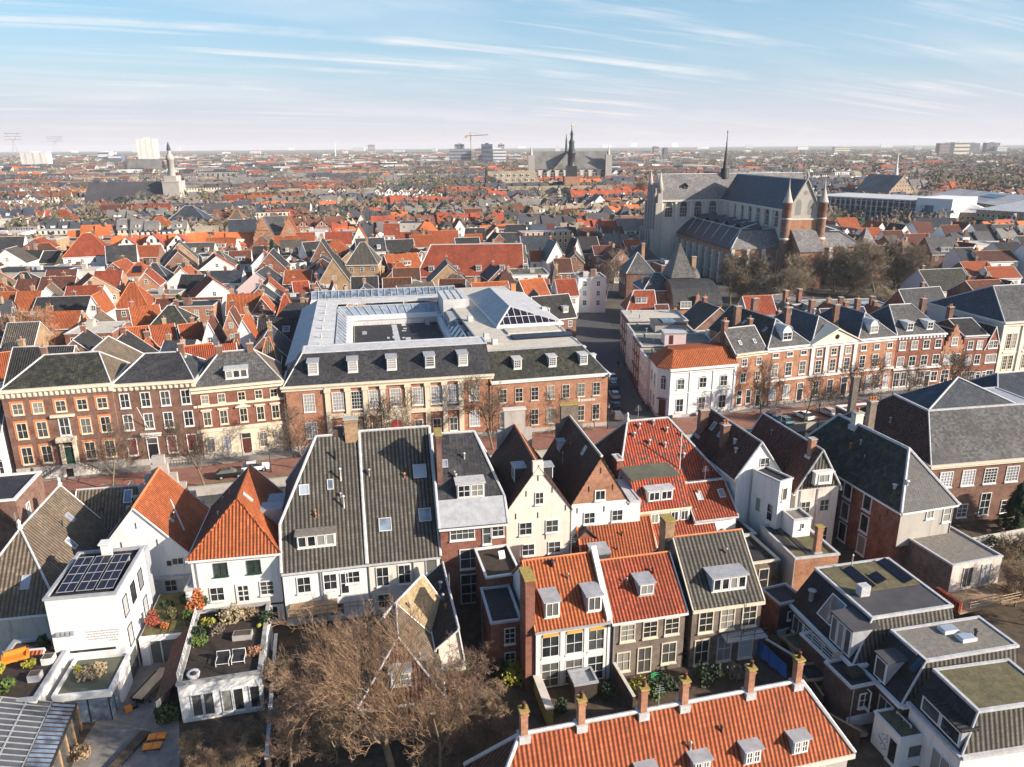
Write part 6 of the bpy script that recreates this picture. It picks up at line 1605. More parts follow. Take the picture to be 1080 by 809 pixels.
shed = House('shed','small lead roofed garden shed behind the white garden house',tuple(P(606,742)[:2]),13,2.2,2.0,2.1,cat='shed');shed.walls('wood_dark');shed.done();shed.flat('lead','lead',.1)
gsh = [((541,722),1.6,'leaf_yellow','yellow green leafy shrub beside the brick annex'),((528,715),1.4,'leaf_dark','dark evergreen shrub beside the brick annex wall'),((655,690),.9,'leaf_green','climbing green shrub at the corner of the brown garden house'),((722,690),1.6,'twig_grey','grey bare climber between the two brown garden houses'),((690,735),1.1,'leaf_green','round green shrub in the brown house garden'),((672,728),1.0,'leaf_yellow','yellow green shrub in the brown house garden'),((745,722),1.5,'leaf_dark','dark shrub before the striped grey garden house'),((705,728),1.2,'leaf_dark','dark evergreen mound in the brown house garden'),((775,716),1.3,'twig_grey','tangled bare shrub before the tall garden windows'),((852,690),1.2,'leaf_dark','dark evergreen shrub behind the railed annex'),((820,685),1.0,'twig_grey','bare shrub beside the slim brick shed'),((590,752),.8,'leaf_dark','small dark shrub beside the lichen covered wall'),((640,735),1.0,'leaf_dark','dark shrub in the white house garden')]
for i,(q,s_,m_,lb) in enumerate(gsh):
 p = P(*q);shrub('shrub',lb,p.x,p.y,0,s_,s_,s_ * .8,m_,420,.13,80 + i)
H = block('annex','low lead roofed garden annex between the lattice windowed building and the gravel roof',(962,580),(1001,570),(935,558),2.9,cat='annex');H.walls('brick_dark');H.done();H.flat('bitumen_grey','stone',.16)
H = House('shed','small dark felt roofed shed in the yard behind the blue tarpaulin',tuple(P(838,706)[:2]),20,2.6,2.2,2.3,cat='shed');H.walls('wood_dark');H.done();H.flat('roof_green','wood',.1)
H = House('shed','low brown shed between the railed annex and the long orange roof',tuple(P(848,738)[:2]),8,3.4,2.2,2.2,cat='shed');H.walls('wood_dark');H.done();H.flat('bitumen','wood',.1)
gwall('dark timber fence between the yards beside the railed annex',P(826,692),P(866,752),1.9,'wood_dark',.06,'fence','wood')
gwall('dark timber fence across the yard below the black roofed brick annex',P(860,765),P(905,790),1.9,'wood_dark',.06,'fence','wood')
gwall('pale wall at the far end of the garden before the lattice windowed building',P(1000,585),P(1080,570),1.7,'grey_plaster')
o = thing('table','round brown garden table in the yard by the small white shed','table',tuple(P(905,778,0)))
b = MB();b.lathe([(.06,0),(.06,.7),(.75,.72),(.75,.78),(.02,.79)],14);b.build('tabletop','wood',o)
for i,(q,s_,m_,lb) in enumerate((((1030,590),1.3,'leaf_dark','dark shrub in the garden below the lattice windows, left one'),((1052,582),1.6,'leaf_dark','dark shrub in the garden below the lattice windows, middle one'),((1075,590),1.5,'leaf_dark','dark shrub in the garden below the lattice windows, right one'),((868,735),1.0,'twig_grey','bare shrub in the narrow yard beside the black roofed brick annex'))):
 p = P(*q);shrub('shrub',lb,p.x,p.y,0,s_,s_,s_ * .8,m_,420,.14,120 + i)
o = thing('hose_reel','bright green garden hose lying in the brown house garden','hose',tuple(P(694,716,0)))
b = MB()
for k in range(16):
 a0,a1 = k * .8,(k + 1) * .8;r0_ = .5 + .02 * k;b.tube((r0_ * math.cos(a0),r0_ * math.sin(a0),.1 + .01 * k),(r0_ * math.cos(a1),r0_ * math.sin(a1),.1 + .01 * k),.05,n=5)
plain('hose_green',(.02,.35,.12),.5,.1,1);b.build('coil','hose_green',o)
# ------------------------------------------------------------------ big church
CH = thing('church','great gothic brick and stone church with long slate roofs and a thin spire','church',(106.0,280.0,0),R_(7.6))
def cpart(name,b,mats,parent=None,loc=(0,0,0),rz=0): return b.build(name,mats,parent or CH,loc,rz)
def gable_block(name,x0,x1,y0,y1,e,r,axis,wall,roof,gables=(1,1),lines=True,parent=None):
 b = MB();b.prism([(x0,y0),(x1,y0),(x1,y1),(x0,y1)],0,e)
 rf = MB();o = .5
 if axis == 'y':
  m = (x0 + x1) / 2
  if gables[0]: b.poly([(x0,y0,e),(x1,y0,e),(m,y0,r)])
  if gables[1]: b.poly([(x1,y1,e),(x0,y1,e),(m,y1,r)])
  rf.slab([(x1 + o,y0,e),(x1 + o,y1,e),(m,y1,r + .3),(m,y0,r + .3)],.3,0);rf.slab([(x0 - o,y1,e),(x0 - o,y0,e),(m,y0,r + .3),(m,y1,r + .3)],.3,1)
  L = ((m,y0,r + .4),(m,y1,r + .4))
 else:
  m = (y0 + y1) / 2
  if gables[0]: b.poly([(x0,y1,e),(x0,y0,e),(x0,m,r)])
  if gables[1]: b.poly([(x1,y0,e),(x1,y1,e),(x1,m,r)])
  rf.slab([(x0,y0 - o,e),(x1,y0 - o,e),(x1,m,r + .3),(x0,m,r + .3)],.3,0);rf.slab([(x1,y1 + o,e),(x0,y1 + o,e),(x0,m,r + .3),(x1,m,r + .3)],.3,1)
  L = ((x0,m,r + .4),(x1,m,r + .4))
 w = cpart(name + '_wall',b,wall,parent);f = cpart(name + '_roof',rf,roof,parent)
 t = MB();t.tube(L[0],L[1],.22,n=6);t.build('ridge_trim','lead_white',f)
 return w,f
gable_block('nave',-6.2,6.2,0,60.6,27,37.3,'y',['stone'],['slate_lit','slate_shade_stained'],(1,0))
gable_block('choir',-6.2,6.2,73.4,98,27,37.3,'y',['stone'],['slate_lit','slate'],(0,1))
gable_block('transept',-33.6,33.6,60.6,73.4,27,37.3,'x',['stone'],['slate_lit','slate'])
def lancet(f,x,y,z,w,h,rz,parent=None,gm='pane_dark'):
 o = link('window',frame_mesh(w,h,3,3,'stone',True,w * .75,.28),parent or CH,(x,y,z),rz)
 link('pane',pane_mesh(w,h,gm,w * .75),o);return o
for k in range(7): lancet('L',-6.3,8 + k * 7.6,20.3,3.0,4.0,R_(-90));lancet('R',6.3,8 + k * 7.6,20.3,3.0,4.0,R_(90))
for k in range(4): lancet('F',-29.6 + k * 6.6 - .3,60.5,19.8,3.6,4.4,0)
for k in range(4): lancet('F',9.6 + k * 6.6,60.5,19.8,3.6,4.4,0)
b = MB()
for k in range(9): b.box(-6.9,-6.2,4 + k * 7 - .5,4 + k * 7 + .5,19,26.5)
for k in range(6): b.box(-33.3 + k * 6.6 - .5,-33.3 + k * 6.6 + .5,59.9,60.6,18,26.5)
b.box(-34,34,59.8,60.6,26.4,27.2);b.box(-7,-6.2,0,60,26.4,27.2);cpart('buttress',b,'stone')
# west end of the transept arm: deep stepped buttresses
for k,y in enumerate((59.4,63.2,67,70.8,74.4)):
 b = MB();b.box(-38.0,-33.6,y - .7,y + .7,0,15);b.box(-36.2,-33.6,y - .6,y + .6,15,26 if k in (0,4) else 30);b.box(-35.4,-33.6,y - .5,y + .5,26,34 - 2 * abs(k - 2));cpart('buttress',b,'stone_grey')
for y in (60.4,73.6):
 b = MB();b.lathe([(1.3,0),(1.3,31),(1.6,31.2),(.1,39)],8,c=(-34.2,y));cpart('pinnacle',b,'stone_grey')
# west front
b = MB()
for x in (-2.4,2.4):
 pts = [(x - 1.1,-.06,25.4),(x + 1.1,-.06,25.4)] + [(x + 1.1 * math.cos(math.pi * k / 8),-.06,29.2 + 1.7 * math.sin(math.pi * k / 8)) for k in range(9)];b.poly(pts)
b.tube((0,-.1,33.2),(0,-.02,33.2),.8,n=14)
pts = [(-2.6,-.06,14.5),(2.6,-.06,14.5)] + [(2.6 * math.cos(math.pi * k / 10),-.06,19 + 3.2 * math.sin(math.pi * k / 10)) for k in range(11)];b.poly(pts)
cpart('gable_window',b,'pane_dark')
b = MB();b.box(-6.25,6.25,-.3,.02,0,23.6);b.box(-6.3,6.3,-.5,.02,23.6,24.1,1)
cpart('brick_front',b,['brick_orange','stone'])
b = MB();b.poly([(-6.1,-.03,24.1),(6.1,-.03,24.1),(6.1,-.03,27),(0,-.03,37.2),(-6.1,-.03,27)]);cpart('gable_wall',b,'stone_grey')
b = MB()
for s_ in (-1,1): b.slab([(s_ * 6.6,-.5,26.6),(s_ * 6.6,.3,26.6),(0,.3,38.4),(0,-.5,38.4)] if s_ < 0 else [(0,-.5,38.4),(0,.3,38.4),(6.6,.3,26.6),(6.6,-.5,26.6)],.6)
b.lathe([(.3,38),(.3,39),(.6,39.2),(.05,40.6)],8,c=(0,0));cpart('gable_coping',b,'stone_grey')
for s_ in (-1,1):
 b = MB();b.lathe([(1.9,0),(1.9,17),(1.6,17.3),(1.6,29.2),(1.85,29.4),(1.85,29.9)],10,c=(s_ * 6.8,-.4));tu = cpart('turret',b,'brick_brown')
 b = MB();b.lathe([(1.85,29.9),(1.0,32.2),(.3,35),(.05,38.2)],10,c=(s_ * 6.8,-.4));b.build('turret_spire','stone_grey',tu)
 for q in ([(1.95,16.7),(2.05,17.1),(1.65,17.4)],[(1.62,24),(1.75,24.2),(1.62,24.4)]): b = MB();b.lathe(q,10,c=(s_ * 6.8,-.4));b.build('string_course','stone',tu)
b = MB();b.prism([(-4.2,-8),(4.6,-8),(4.6,-.3),(-4.2,-.3)],0,13.5);b.poly([(-4.2,-.3,13.5),(-4.2,-8,13.5),(-4.2,-.3,20)]);b.poly([(4.6,-8,13.5),(4.6,-.3,13.5),(4.6,-.3,20)]);pr = cpart('porch',b,'brick_orange')
b = MB();b.slab([(-4.5,-8.5,13.3),(4.9,-8.5,13.3),(4.9,-.3,20.3),(-4.5,-.3,20.3)],.3);b.build('porch_roof','slate_lit',pr)
# aisles
for s_ in (-1,1):
 x0,x1 = (-25.5,-6.2) if s_ < 0 else (6.2,25.5)
 e,r,ins = 13.4,19.6 if s_ < 0 else 18.2,6.0
 b = MB();b.prism([(x0,2.5),(x1,2.5),(x1,60.5),(x0,60.5)],0,e);ai = cpart('aisle_wall',b,'brick_orange')
 xo,xi = (x0,x1) if s_ < 0 else (x1,x0)
 b = MB()
 sd = lambda x,d: x + (d if s_ < 0 else -d)
 fr = [(xo - .5 * (1 if s_ < 0 else -1),2.0,e),(xi,2.0,e),(xi,2.5 + ins,r),(sd(xo,ins),2.5 + ins,r)]
 b.slab(fr if s_ < 0 else fr[::-1],.3,0)
 si = [(xo - .5 * (1 if s_ < 0 else -1),60.5,e),(xo - .5 * (1 if s_ < 0 else -1),2.0,e),(sd(xo,ins),2.5 + ins,r),(sd(xo,ins),60.5,r)]
 b.slab(si if s_ < 0 else si[::-1],.3,1)
 b.poly([(sd(xo,ins),2.5 + ins,r),(xi,2.5 + ins,r),(xi,60.5,r + .6),(sd(xo,ins),60.5,r)],0)
 ar = cpart('aisle_roof',b,['slate_lit','slate_blue'])
 b = MB()
 for k in range(6):
  y = 9 + k * 9;b.tube((sd(xo,.2),y - 3,e + .4),(sd(xo,ins),y,r + .35),.18,n=5)
  b.tube((sd(xo,ins),y,r + .35),(sd(xo,ins + 6),y,r + 2.2),.18,n=5)
 b.tube((sd(xo,ins),2.5 + ins,r + .3),(xi,2.5 + ins,r + .3),.2,n=5);b.tube((xo,2.2,e + .3),(sd(xo,ins),2.5 + ins,r + .3),.2,n=5);b.tube((sd(xo,ins),8.5,r + .3),(sd(xo,ins),60,r + .3),.2,n=5)
 b.build('lead_roll','lead_white',ar)
 for k in range(5):
  y = 12 + k * 10;b = MB();q0,q1 = sd(xo,ins),sd(xo,ins + 8)
  b.slab([(q0,y - 4,r + .1),(q1,y - 4,r + .3),(q1,y,r + 2.6),(q0,y,r + 2.2)],.2);b.slab([(q0,y,r + 2.2),(q1,y,r + 2.6),(q1,y + 4,r + .3),(q0,y + 4,r + .1)],.2);b.build('cross_roof','slate_blue',ar)
 for k in range(3):
  xw = sd(xo,3.6 + k * 5.6);lancet('F',xw,2.4,3.2,2.6,5.6,0)
 for k in range(8): lancet('L' if s_ < 0 else 'R',xo - (.1 if s_ < 0 else -.1),7 + k * 6.8,3.2,2.6,5.6,R_(-90) if s_ < 0 else R_(90))
 for k in range(4):
  xw = sd(xo,.6 + k * 5.9);b = MB();b.box(xw - .6,xw + .6,1.2,2.5,0,11.5);b.box(xw - .6,xw + .6,1.7,2.5,11.5,13.2);cpart('buttress',b,'stone')
 for k in range(9):
  yw = 3.4 + k * 6.8;b = MB();b.box(*sorted((xo,xo - (1.3 if s_ < 0 else -1.3))),yw - .6,yw + .6,0,11.5);cpart('buttress',b,'stone')
b = MB();b.prism([(25.5,2.0),(31.5,2.0),(31.5,9),(25.5,9)],0,13.4);b.poly([(25.3,1.8,13.4),(31.7,1.8,13.4),(28.5,5.5,20.0)],1);b.poly([(31.7,1.8,13.4),(31.7,9.2,13.4),(28.5,5.5,20)],1);b.poly([(31.7,9.2,13.4),(25.3,9.2,13.4),(28.5,5.5,20)],2);b.poly([(25.3,9.2,13.4),(25.3,1.8,13.4),(28.5,5.5,20)],2);cpart('corner_chapel',b,['brick_orange','slate_lit','slate_blue'])
b = MB();b.lathe([(2.0,35.5),(1.8,39.5),(1.0,40.2),(.7,44),(.35,48),(.1,54.5),(.25,54.6),(.25,55.1),(.02,55.8)],8,c=(-3.0,67));cpart('spire',b,'slate')
for x in (-22,):
 b = MB();b.box(x - 1,x + 1,63.0,65.0,31,33.2);b.slab([(x - 1.3,62.5,32.6),(x,62.5,34),(x,66,34),(x - 1.3,66,32.6)],.15);b.slab([(x,62.5,34),(x + 1.3,62.5,32.6),(x + 1.3,66,32.6),(x,66,34)],.15);cpart('roof_hatch',b,'slate')
# ---- buildings at the foot of the church
def pxb(name,label,pl,pr,z,d,cat='house',ang=None,**k):
 A,an,w = fit(pl,pr,z,ang);return House(name,label,A,an,w,d,z,cat,**k)
H = pxb('prison_tower','square brick tower with a steep grey pyramid roof at the foot of the church',(708.5,291),(734,291),13.5,8,'tower',ang=8)
H.walls('brick_red');H.roof('slate_pale',22.5,'x',h0=H.w / 2 - .02,h1=H.w / 2 - .02,mats=['slate_pale','slate_blue','slate_blue','slate_pale'],gutter=None,trim=None);H.done()
H = pxb('old_hall','brick hall with a broad curved grey slate roof below the pyramid tower',(711,322),(764,322),6.5,14,'building',ang=6)
H.walls('brick_orange');w = H.w;b = MB();pr = [(0,6.4),(1.2,8.8),(2.8,10.8),(4.8,12.2),(7,12.8)]
for i in range(4):
 (ya,za),(yb,zb) = pr[i],pr[i + 1]
 b.slab([(-.3,ya - .3,za),(w + .3 - ya * .3,ya - .3,za),(w + .3 - yb * .3,yb - .3,zb),(-.3,yb - .3,zb)],.2)
 b.poly([(w + .3 - ya * .3,ya - .3,za),(w + .3 - ya * .3,14 - ya,za),(w + .3 - yb * .3,14 - yb,zb),(w + .3 - yb * .3,yb - .3,zb)])
 b.poly([(-.3,14 - ya,za),(w,14 - ya,za),(w,14 - yb,zb),(-.3,14 - yb,zb)])
H.roof_o = H.part('roof',b,'slate');b = MB();b.poly([(0,14,6.4),(0,0,6.4)] + [(0,y,z) for y,z in pr] + [(0,14 - y,z) for y,z in reversed(pr[:-1])]);H.part('gable_wall',b,'brick_red');H.done()
H.win('F',3.3,5.6,3.2,2.0,3,2,'white_paint','pane',y=-.3,fw=.2);H.win('F',8.6,5.9,1.8,1.5,2,2,'white_paint','pane',y=-.3,fw=.2)
b = MB();b.box(6.2,7.2,-.5,.5,6,9.2);b.poly([(5.6,-.52,6.2),(7.8,-.52,6.2),(6.7,-.52,10.2)]);H.part('brick_gablet',b,'brick_orange')
H.chimney(9.5,13,10,18.2,1.3,1.0,'brick_tan',pots=0,flash=False);b = MB();b.lathe([(2.6,11),(2.2,13.4),(1.2,15),(.1,15.6)],10,c=(8.5,10.5));H.part('cone_roof',b,'slate_pale')
H = pxb('house','orange brick house with blue and grey hipped slate roof before the pyramid tower',(679,306),(711,303.5),9.5,13,ang=5)
H.walls('brick_orange');H.roof('slate_pale',13.4,'x',h0=4.5,h1=3.5,mats=['slate_pale','slate','slate_blue','slate_pale'],gutter='white_paint');H.done()
for y in (3,6.5,10): H.win('L',y,5.8,1.2,2.2);H.win('L',y,1.8,1.2,2.2)
H.dormer('L',7,1.0,2.4,1.8,2,2,'brick_red','lead')
H = pxb('house','blue slate pyramid roofed house left of the pyramid tower',(661,288),(690,287),9.0,11,ang=5)
H.walls('brick_brown');H.roof('slate_pale',15,'x',h0=H.w / 2 - .02,h1=H.w / 2 - .02,mats=['slate_pale','slate','slate_blue','slate_pale'],gutter=None);H.done();H.chimney(H.w / 2 + 2,6,10,18,1.1,.9,'brick_tan',pots=0,flash=False)
for y in (2,5,8): H.win('L',y,5,1.2,2)
H = pxb('house','house with red roof and wide white dormer at the end of the flat roofed row',(661,327),(691,325),8.0,8,ang=3)
H.walls('pink_plaster');H.roof('tile_red',12.4,'x',h0=2.5,mats=['tile_red','tile_red','tile_orange','tile_red']);H.done();H.dormer('F',H.w * .5,1.2,3.2,1.7,2,2,n=2,top='tile_orange')
H = pxb('house','red roofed brick backhouse behind the flat roofed side street row',(693,334),(706,333),7.0,6,ang=3)
H.walls('brick_red');H.roof('tile_brown_red',9.5,'x');H.done()
for i,(pl,pr,z,d,wm,rm,lb) in enumerate((((688,352),(737,349),7.4,6,'grey_plaster','zinc','grey block with a zinc roof light behind the flat roofed side street row'),((742,350),(768,345),6.6,9,'white_plaster','sand_roof','low sandy flat roof with a red door hut behind the white corner building'),((716,360),(744,358),6.8,7,'pink_plaster','lead_white','pale pink hut on a flat roof behind the white corner building'),((866,328),(950,326),7.2,15,'grey_plaster','gravel_roof','long low flat roofed block with big windows behind the canal houses'),((958,322),(1042,326),7.0,14,'grey_plaster','sand_roof','flat roofed block with rooftop chimneys left of the cream hall'),((830,322),(866,318),7.0,14,'brick_grey','gravel_roof','low brick block with two chimneys behind the pediment house'))):
 H = pxb('building',lb,pl,pr,z,d,'building');H.walls(wm);H.done();H.flat(rm,'lead_white',.25)
 n = max(1,int(H.w / 3.2))
 for k in range(n): H.win('F',(k + .5) * H.w / n,z - 2.9,1.7,1.8,2,2,solo=True)
 if i in (3,4):
  for k in range(2): H.chimney(H.w * (.3 + .4 * k),3,z - .3,z + 3,1.2,1,'brick_brown',pots=0,flash=False)
  b = MB();b.box(H.w * .62,H.w * .8,4,8,z,z + .7);H.part('roof_light',b,'pane_sky')
 if i == 5:
  for k in range(2): H.chimney(2 + 5 * k,3,z - .3,z + 3.5,1.2,1,'brick_red',pots=0,flash=False)
# ------------------------------------------------------------------ the town behind, house by house
HOUSES = []
LANDMARKS = []
def far_tile(name,col,var=.3):
 """roof tiles too far off to count: courses and patches only"""
 m,nt,bs = newmat(name);w = worldvec(nt)
 uv = nt.nodes.new('ShaderNodeUVMap').outputs[0]
 sp = nt.nodes.new('ShaderNodeSeparateXYZ');nt.links.new(uv,sp.inputs[0])
 fr = math_(nt,'FRACT',math_(nt,'DIVIDE',sp.outputs[0],.5))
 n1 = noise(nt,.09,3,.6,w);n2 = noise(nt,.8,6,.72,w)
 c = mixc(nt,ramp(nt,n1,.3,.7),sc(col,1 - var),sc(col,1 + var))
 c = mixc(nt,math_(nt,'MULTIPLY',ramp(nt,n2,.48,.7),.5),c,sc(col,.45))
 c = mixc(nt,math_(nt,'MULTIPLY',math_(nt,'LESS_THAN',fr,.3),.35),c,sc(col,.35))
 nt.links.new(c,bs.inputs['Base Color']);bs.inputs['Roughness'].default_value = .75;bs.inputs['Specular IOR Level'].default_value = .2
 MATS[name] = m
def far_wall(name,col,var=.2):
 """far house wall with rows of window openings"""
 m,nt,bs = newmat(name);w = worldvec(nt)
 uv = nt.nodes.new('ShaderNodeUVMap').outputs[0]
 sp = nt.nodes.new('ShaderNodeSeparateXYZ');nt.links.new(uv,sp.inputs[0])
 fu = math_(nt,'FRACT',math_(nt,'DIVIDE',sp.outputs[0],2.6));fv = math_(nt,'FRACT',math_(nt,'DIVIDE',sp.outputs[1],3.1))
 def inside(x,a,b): return math_(nt,'MULTIPLY',math_(nt,'GREATER_THAN',x,a),math_(nt,'LESS_THAN',x,b))
 win = math_(nt,'MULTIPLY',inside(fu,.32,.72),inside(fv,.3,.82))
 fra = math_(nt,'MULTIPLY',inside(fu,.25,.79),inside(fv,.24,.87))
 n1 = noise(nt,.07,2,.5,w);n2 = noise(nt,.6,5,.7,w)
 c = mixc(nt,ramp(nt,n1,.35,.65),sc(col,1 - var),sc(col,1 + var))
 c = mixc(nt,math_(nt,'MULTIPLY',ramp(nt,n2,.5,.72),.45),c,sc(col,.5))
 c = mixc(nt,fra,c,(.62,.6,.56));c = mixc(nt,win,c,(.03,.032,.036))
 nt.links.new(c,bs.inputs['Base Color']);bs.inputs['Roughness'].default_value = .85;bs.inputs['Specular IOR Level'].default_value = .25
 MATS[name] = m
for n_,c_ in dict(far_orange=(.52,.15,.05),far_red=(.36,.085,.045),far_brown=(.17,.075,.05),far_dark=(.07,.07,.078),far_slate=(.06,.072,.10),far_grey=(.18,.17,.16),far_tan=(.30,.24,.17),far_light=(.46,.44,.42)).items(): far_tile(n_,c_)
for n_,c_ in dict(wall_white=(.74,.72,.69),wall_cream=(.62,.53,.39),wall_brick=(.27,.13,.085),wall_tan=(.40,.27,.16),wall_dark=(.13,.09,.075),wall_grey=(.36,.33,.30)).items(): far_wall(n_,c_)
TM = dict(o='tile_orange',w='tile_orange_worn',r='tile_red',b='tile_brown',n='tile_brown_red',k='tile_black',s='slate',u='slate_blue',g='tile_grey',t='tile_tan',p='slate_pale',m='slate_mossy',B='bitumen',G='gravel_roof',Z='zinc_pale',S='sand_roof',V='roof_green')
WM = dict(w='white_plaster',c='cream_plaster',b='brick_brown',r='brick_red',o='brick_orange',t='brick_tan',g='grey_plaster',p='pink_plaster',y='yellow_plaster',d='brick_dark')
RW = dict(o='orange tiled',w='worn orange tiled',r='red tiled',b='brown tiled',n='brown red tiled',k='black tiled',s='dark slate',u='blue slate',g='grey tiled',t='tan',p='pale slate',m='mossy dark',B='black flat',G='gravel flat',Z='pale zinc flat',S='sandy flat',V='green felt flat')
WW = dict(w='white',c='cream',b='brown brick',r='red brick',o='orange brick',t='tan brick',g='grey rendered',p='pink',y='yellow',d='dark brick')
MID = []
def mid(cx,cy,wpx,d,e,r,ty,rm,wm,ang=13,dorm=0,label=None,wn=True,chim=1,extra=None,name='house',cat='house',rm2=None):
 ty_,flat_ = ty[0],ty[0] == 'f'
 zc = e if flat_ else (e + r) / 2
 p = P(cx,cy,zc);dist = (p - Vector((0,0,CAMH))).length
 w = wpx * dist / 800.0
 lx,ly = (w / 2,d / 2) if flat_ else ((w / 2,d / 4) if ty_ in 'xh' else (w / 2,0.0))
 c,s = math.cos(R_(ang)),math.sin(R_(ang))
 A = (p.x - lx * c + ly * s,p.y - lx * s - ly * c)
 MID.append(dict(A=A,ang=ang,w=w,d=d,e=e,r=r,ty=ty,rm=rm,wm=wm,dorm=dorm,label=label,wn=wn,chim=chim,extra=extra,px=(cx,cy),name=name,cat=cat,rm2=rm2,dist=dist))
# directly behind the left hand mansions
mid(65,337,30,9,6,9.5,'x','o','o',8);mid(103,345,40,12,9,0,'f','S','r',8);mid(98,321,14,9,8,12.5,'y','o','w',8)
mid(88,310,32,10,7,11,'x','r','w',8);mid(68,320,50,9,6.5,9.5,'x','k','w',8);mid(10,317,24,10,6.5,10.5,'x','o','w',6)
mid(29,317,20,10,6.5,11,'x','o','w',10,0,None,True,1);mid(50,311,22,9,6,10.5,'y','t','w',20);mid(60,300,30,10,6.5,10.5,'x','n','b',6)
mid(33,301,26,9,6.5,10,'x','n','b',6);mid(38,284,76,16,8,0,'f','B','g',2,wn=False);mid(90,283,26,7,9.5,0,'f','S','c',6,wn=False)
mid(113,294,24,10,6.5,11,'x','r','o',8);mid(145,284,22,10,7,11,'h','o','w',10,0,'pyramid roofed orange house with a solar panel on its near slope',True,1,'solar')
mid(139,311,29,11,7,13,'h','w','b',14);mid(154,332,26,9,6,10,'x','o','w',30);mid(179,334,38,12,6.5,11,'h','m','b',12)
mid(148,354,22,8,5.5,9,'x','o','b',28);mid(173,353,22,9,5.5,9.5,'x','w','b',30);mid(203,352,22,9,5.5,9.5,'x','w','b',30)
mid(152,370,20,7,6,9.5,'y','o','w',16);mid(188,366,30,8,7,9,'x','u','w',5);mid(211,377,30,10,7.5,11.5,'x','o','w',34)
mid(22,352,26,10,8,12,'x','g','t',10);mid(192,291,30,10,7,11.5,'y','o','w',8,0,'white gabled house with orange roof and a wide triple window');mid(199,320,62,6,5,7.5,'x','n','w',6)
mid(171,308,36,9,7,0,'f','G','t',6);mid(230,292,46,9,5.5,9,'x','u','w',4);mid(271,296,40,15,5,10.5,'y','s','p',4,0,'broad lilac white gable with a two tone slate roof')
mid(314,292,27,9,7.5,11,'x','w','t',4);mid(258,320,34,10,6.5,11,'x','o','r',10);mid(276,322,20,8,6.5,10.5,'y','o','r',12)
mid(301,324,20,9,6.5,12,'h','r','r',14);mid(296,347,46,9,6,10.5,'x','k','d',4,0,'long black roof with two pale blue roof lights beside the museum',False,0,'sky2')
mid(257,352,27,11,6,12.5,'y','o','w',12,0,'large lilac white gable with an orange right slope',False);mid(243,338,17,8,6,11,'y','n','o',12);mid(221,352,18,10,6,11.5,'y','n','w',14)
mid(249,369,15,6,6,10,'h','t','w',14);mid(283,372,20,10,8,13,'h','t','b',14);mid(273,336,33,7,7,0,'f','V','r',8)
# further left
mid(98,236,86,14,9,0,'f','Z','w',5,name='building',cat='building');mid(100,252,84,14,9,0,'f','B','t',5,name='building',cat='building');mid(22,254,46,12,10,0,'f','Z','o',4,name='building',cat='building')
mid(55,251,18,12,11,0,'f','S','t',4,wn=False);mid(92,258,40,16,9,17,'h','r','w',22);mid(20,271,36,12,6,10.5,'x','k','w',3);mid(48,271,26,11,6,10,'x','k','y',8)
mid(66,272,15,9,6,10.5,'y','k','y',8);mid(65,227,22,14,8,14,'h','r','b',10);mid(33,226,20,12,8,12,'x','o','w',8);mid(167,234,22,12,8,13,'h','o','w',10)
mid(160,220,34,14,9,15,'x','r','b',4);mid(116,220,36,12,8,13,'x','n','b',6);mid(152,265,26,9,7,11,'x','w','b',8);mid(14,231,18,10,11,0,'f','S','c',6);mid(13,244,28,14,8,0,'f','Z','w',4)
# centre left
mid(198,225,36,20,9,17,'h','u','b',10);mid(229,220,26,16,9,15,'x','p','b',6);mid(249,226,13,8,16,20,'h','t','c',6,name='tower',cat='tower');mid(277,242,19,12,9,19,'y','p','o',12,0,'stepped orange brick gable between two slate roofs',True,0,'steps')
mid(256,240,26,14,9,16,'x','u','o',14);mid(289,236,20,12,9,16,'x','p','o',10);mid(305,238,18,12,9,17,'y','w','o',14)
mid(233,257,28,11,7,11.5,'x','o','w',6,1,'bright orange roof with one long white dormer, among garden walls');mid(296,255,34,9,6,10.5,'x','o','o',6);mid(322,251,18,9,6,10.5,'x','w','o',8);mid(331,243,24,10,9.5,0,'f','Z','w',6)
mid(205,262,36,11,7,11,'x','g','c',8,3,'grey roof with three small white dormers over a cream wall');mid(187,248,30,11,9,0,'f','S','c',6);mid(276,210,28,14,8,14,'x','o','w',8);mid(246,210,20,13,8,14,'x','r','b',10)
mid(217,208,14,12,8,14,'y','n','b',10);mid(202,214,16,12,8,13,'x','r','w',8);mid(314,218,24,14,9,14,'x','g','w',6)
# centre
mid(382,267,32,13,12,18.5,'h','g','t',4,0,'tall tan house with a grey hipped roof and a wide grey dormer');mid(352,285,31,14,8,15.5,'y','k','t',8,0,'tan gabled house with dark left slope and orange verge')
mid(339,264,22,14,9,16,'y','k','b',10);mid(434,306,62,15,7,11,'h','V','b',8,0,'green felted hipped roof right behind the museum court',False,0);mid(481,298,32,13,7,11.5,'h','p','b',8,rm2='u')
mid(422,285,28,9,6.5,11,'h','o','o',12,1,'orange hipped house with one dormer, left of the large red hall');mid(353,309,15,9,7,12,'y','o','w',16);mid(332,318,15,8,7,12,'y','r','w',16);mid(343,303,18,9,7,0,'f','G','w',8)
mid(318,306,16,9,6.5,11,'x','r','b',20);mid(334,303,12,8,6,10,'y','n','b',14)
mid(444,254,24,10,7,11.5,'x','w','w',6);mid(470,250,26,11,8,13,'x','w','o',8);mid(425,250,16,9,7,11,'x','r','w',6);mid(413,242,16,10,8,13,'x','r','w',8);mid(379,247,16,12,8,15,'y','o','c',10)
mid(357,251,26,11,8,13,'x','r','w',10);mid(500,254,18,10,8,13,'x','w','b',8);mid(357,231,16,12,8,15,'y','r','w',14);mid(368,230,16,12,8,15,'y','n','c',10);mid(381,233,14,12,8,15,'y','t','c',10)
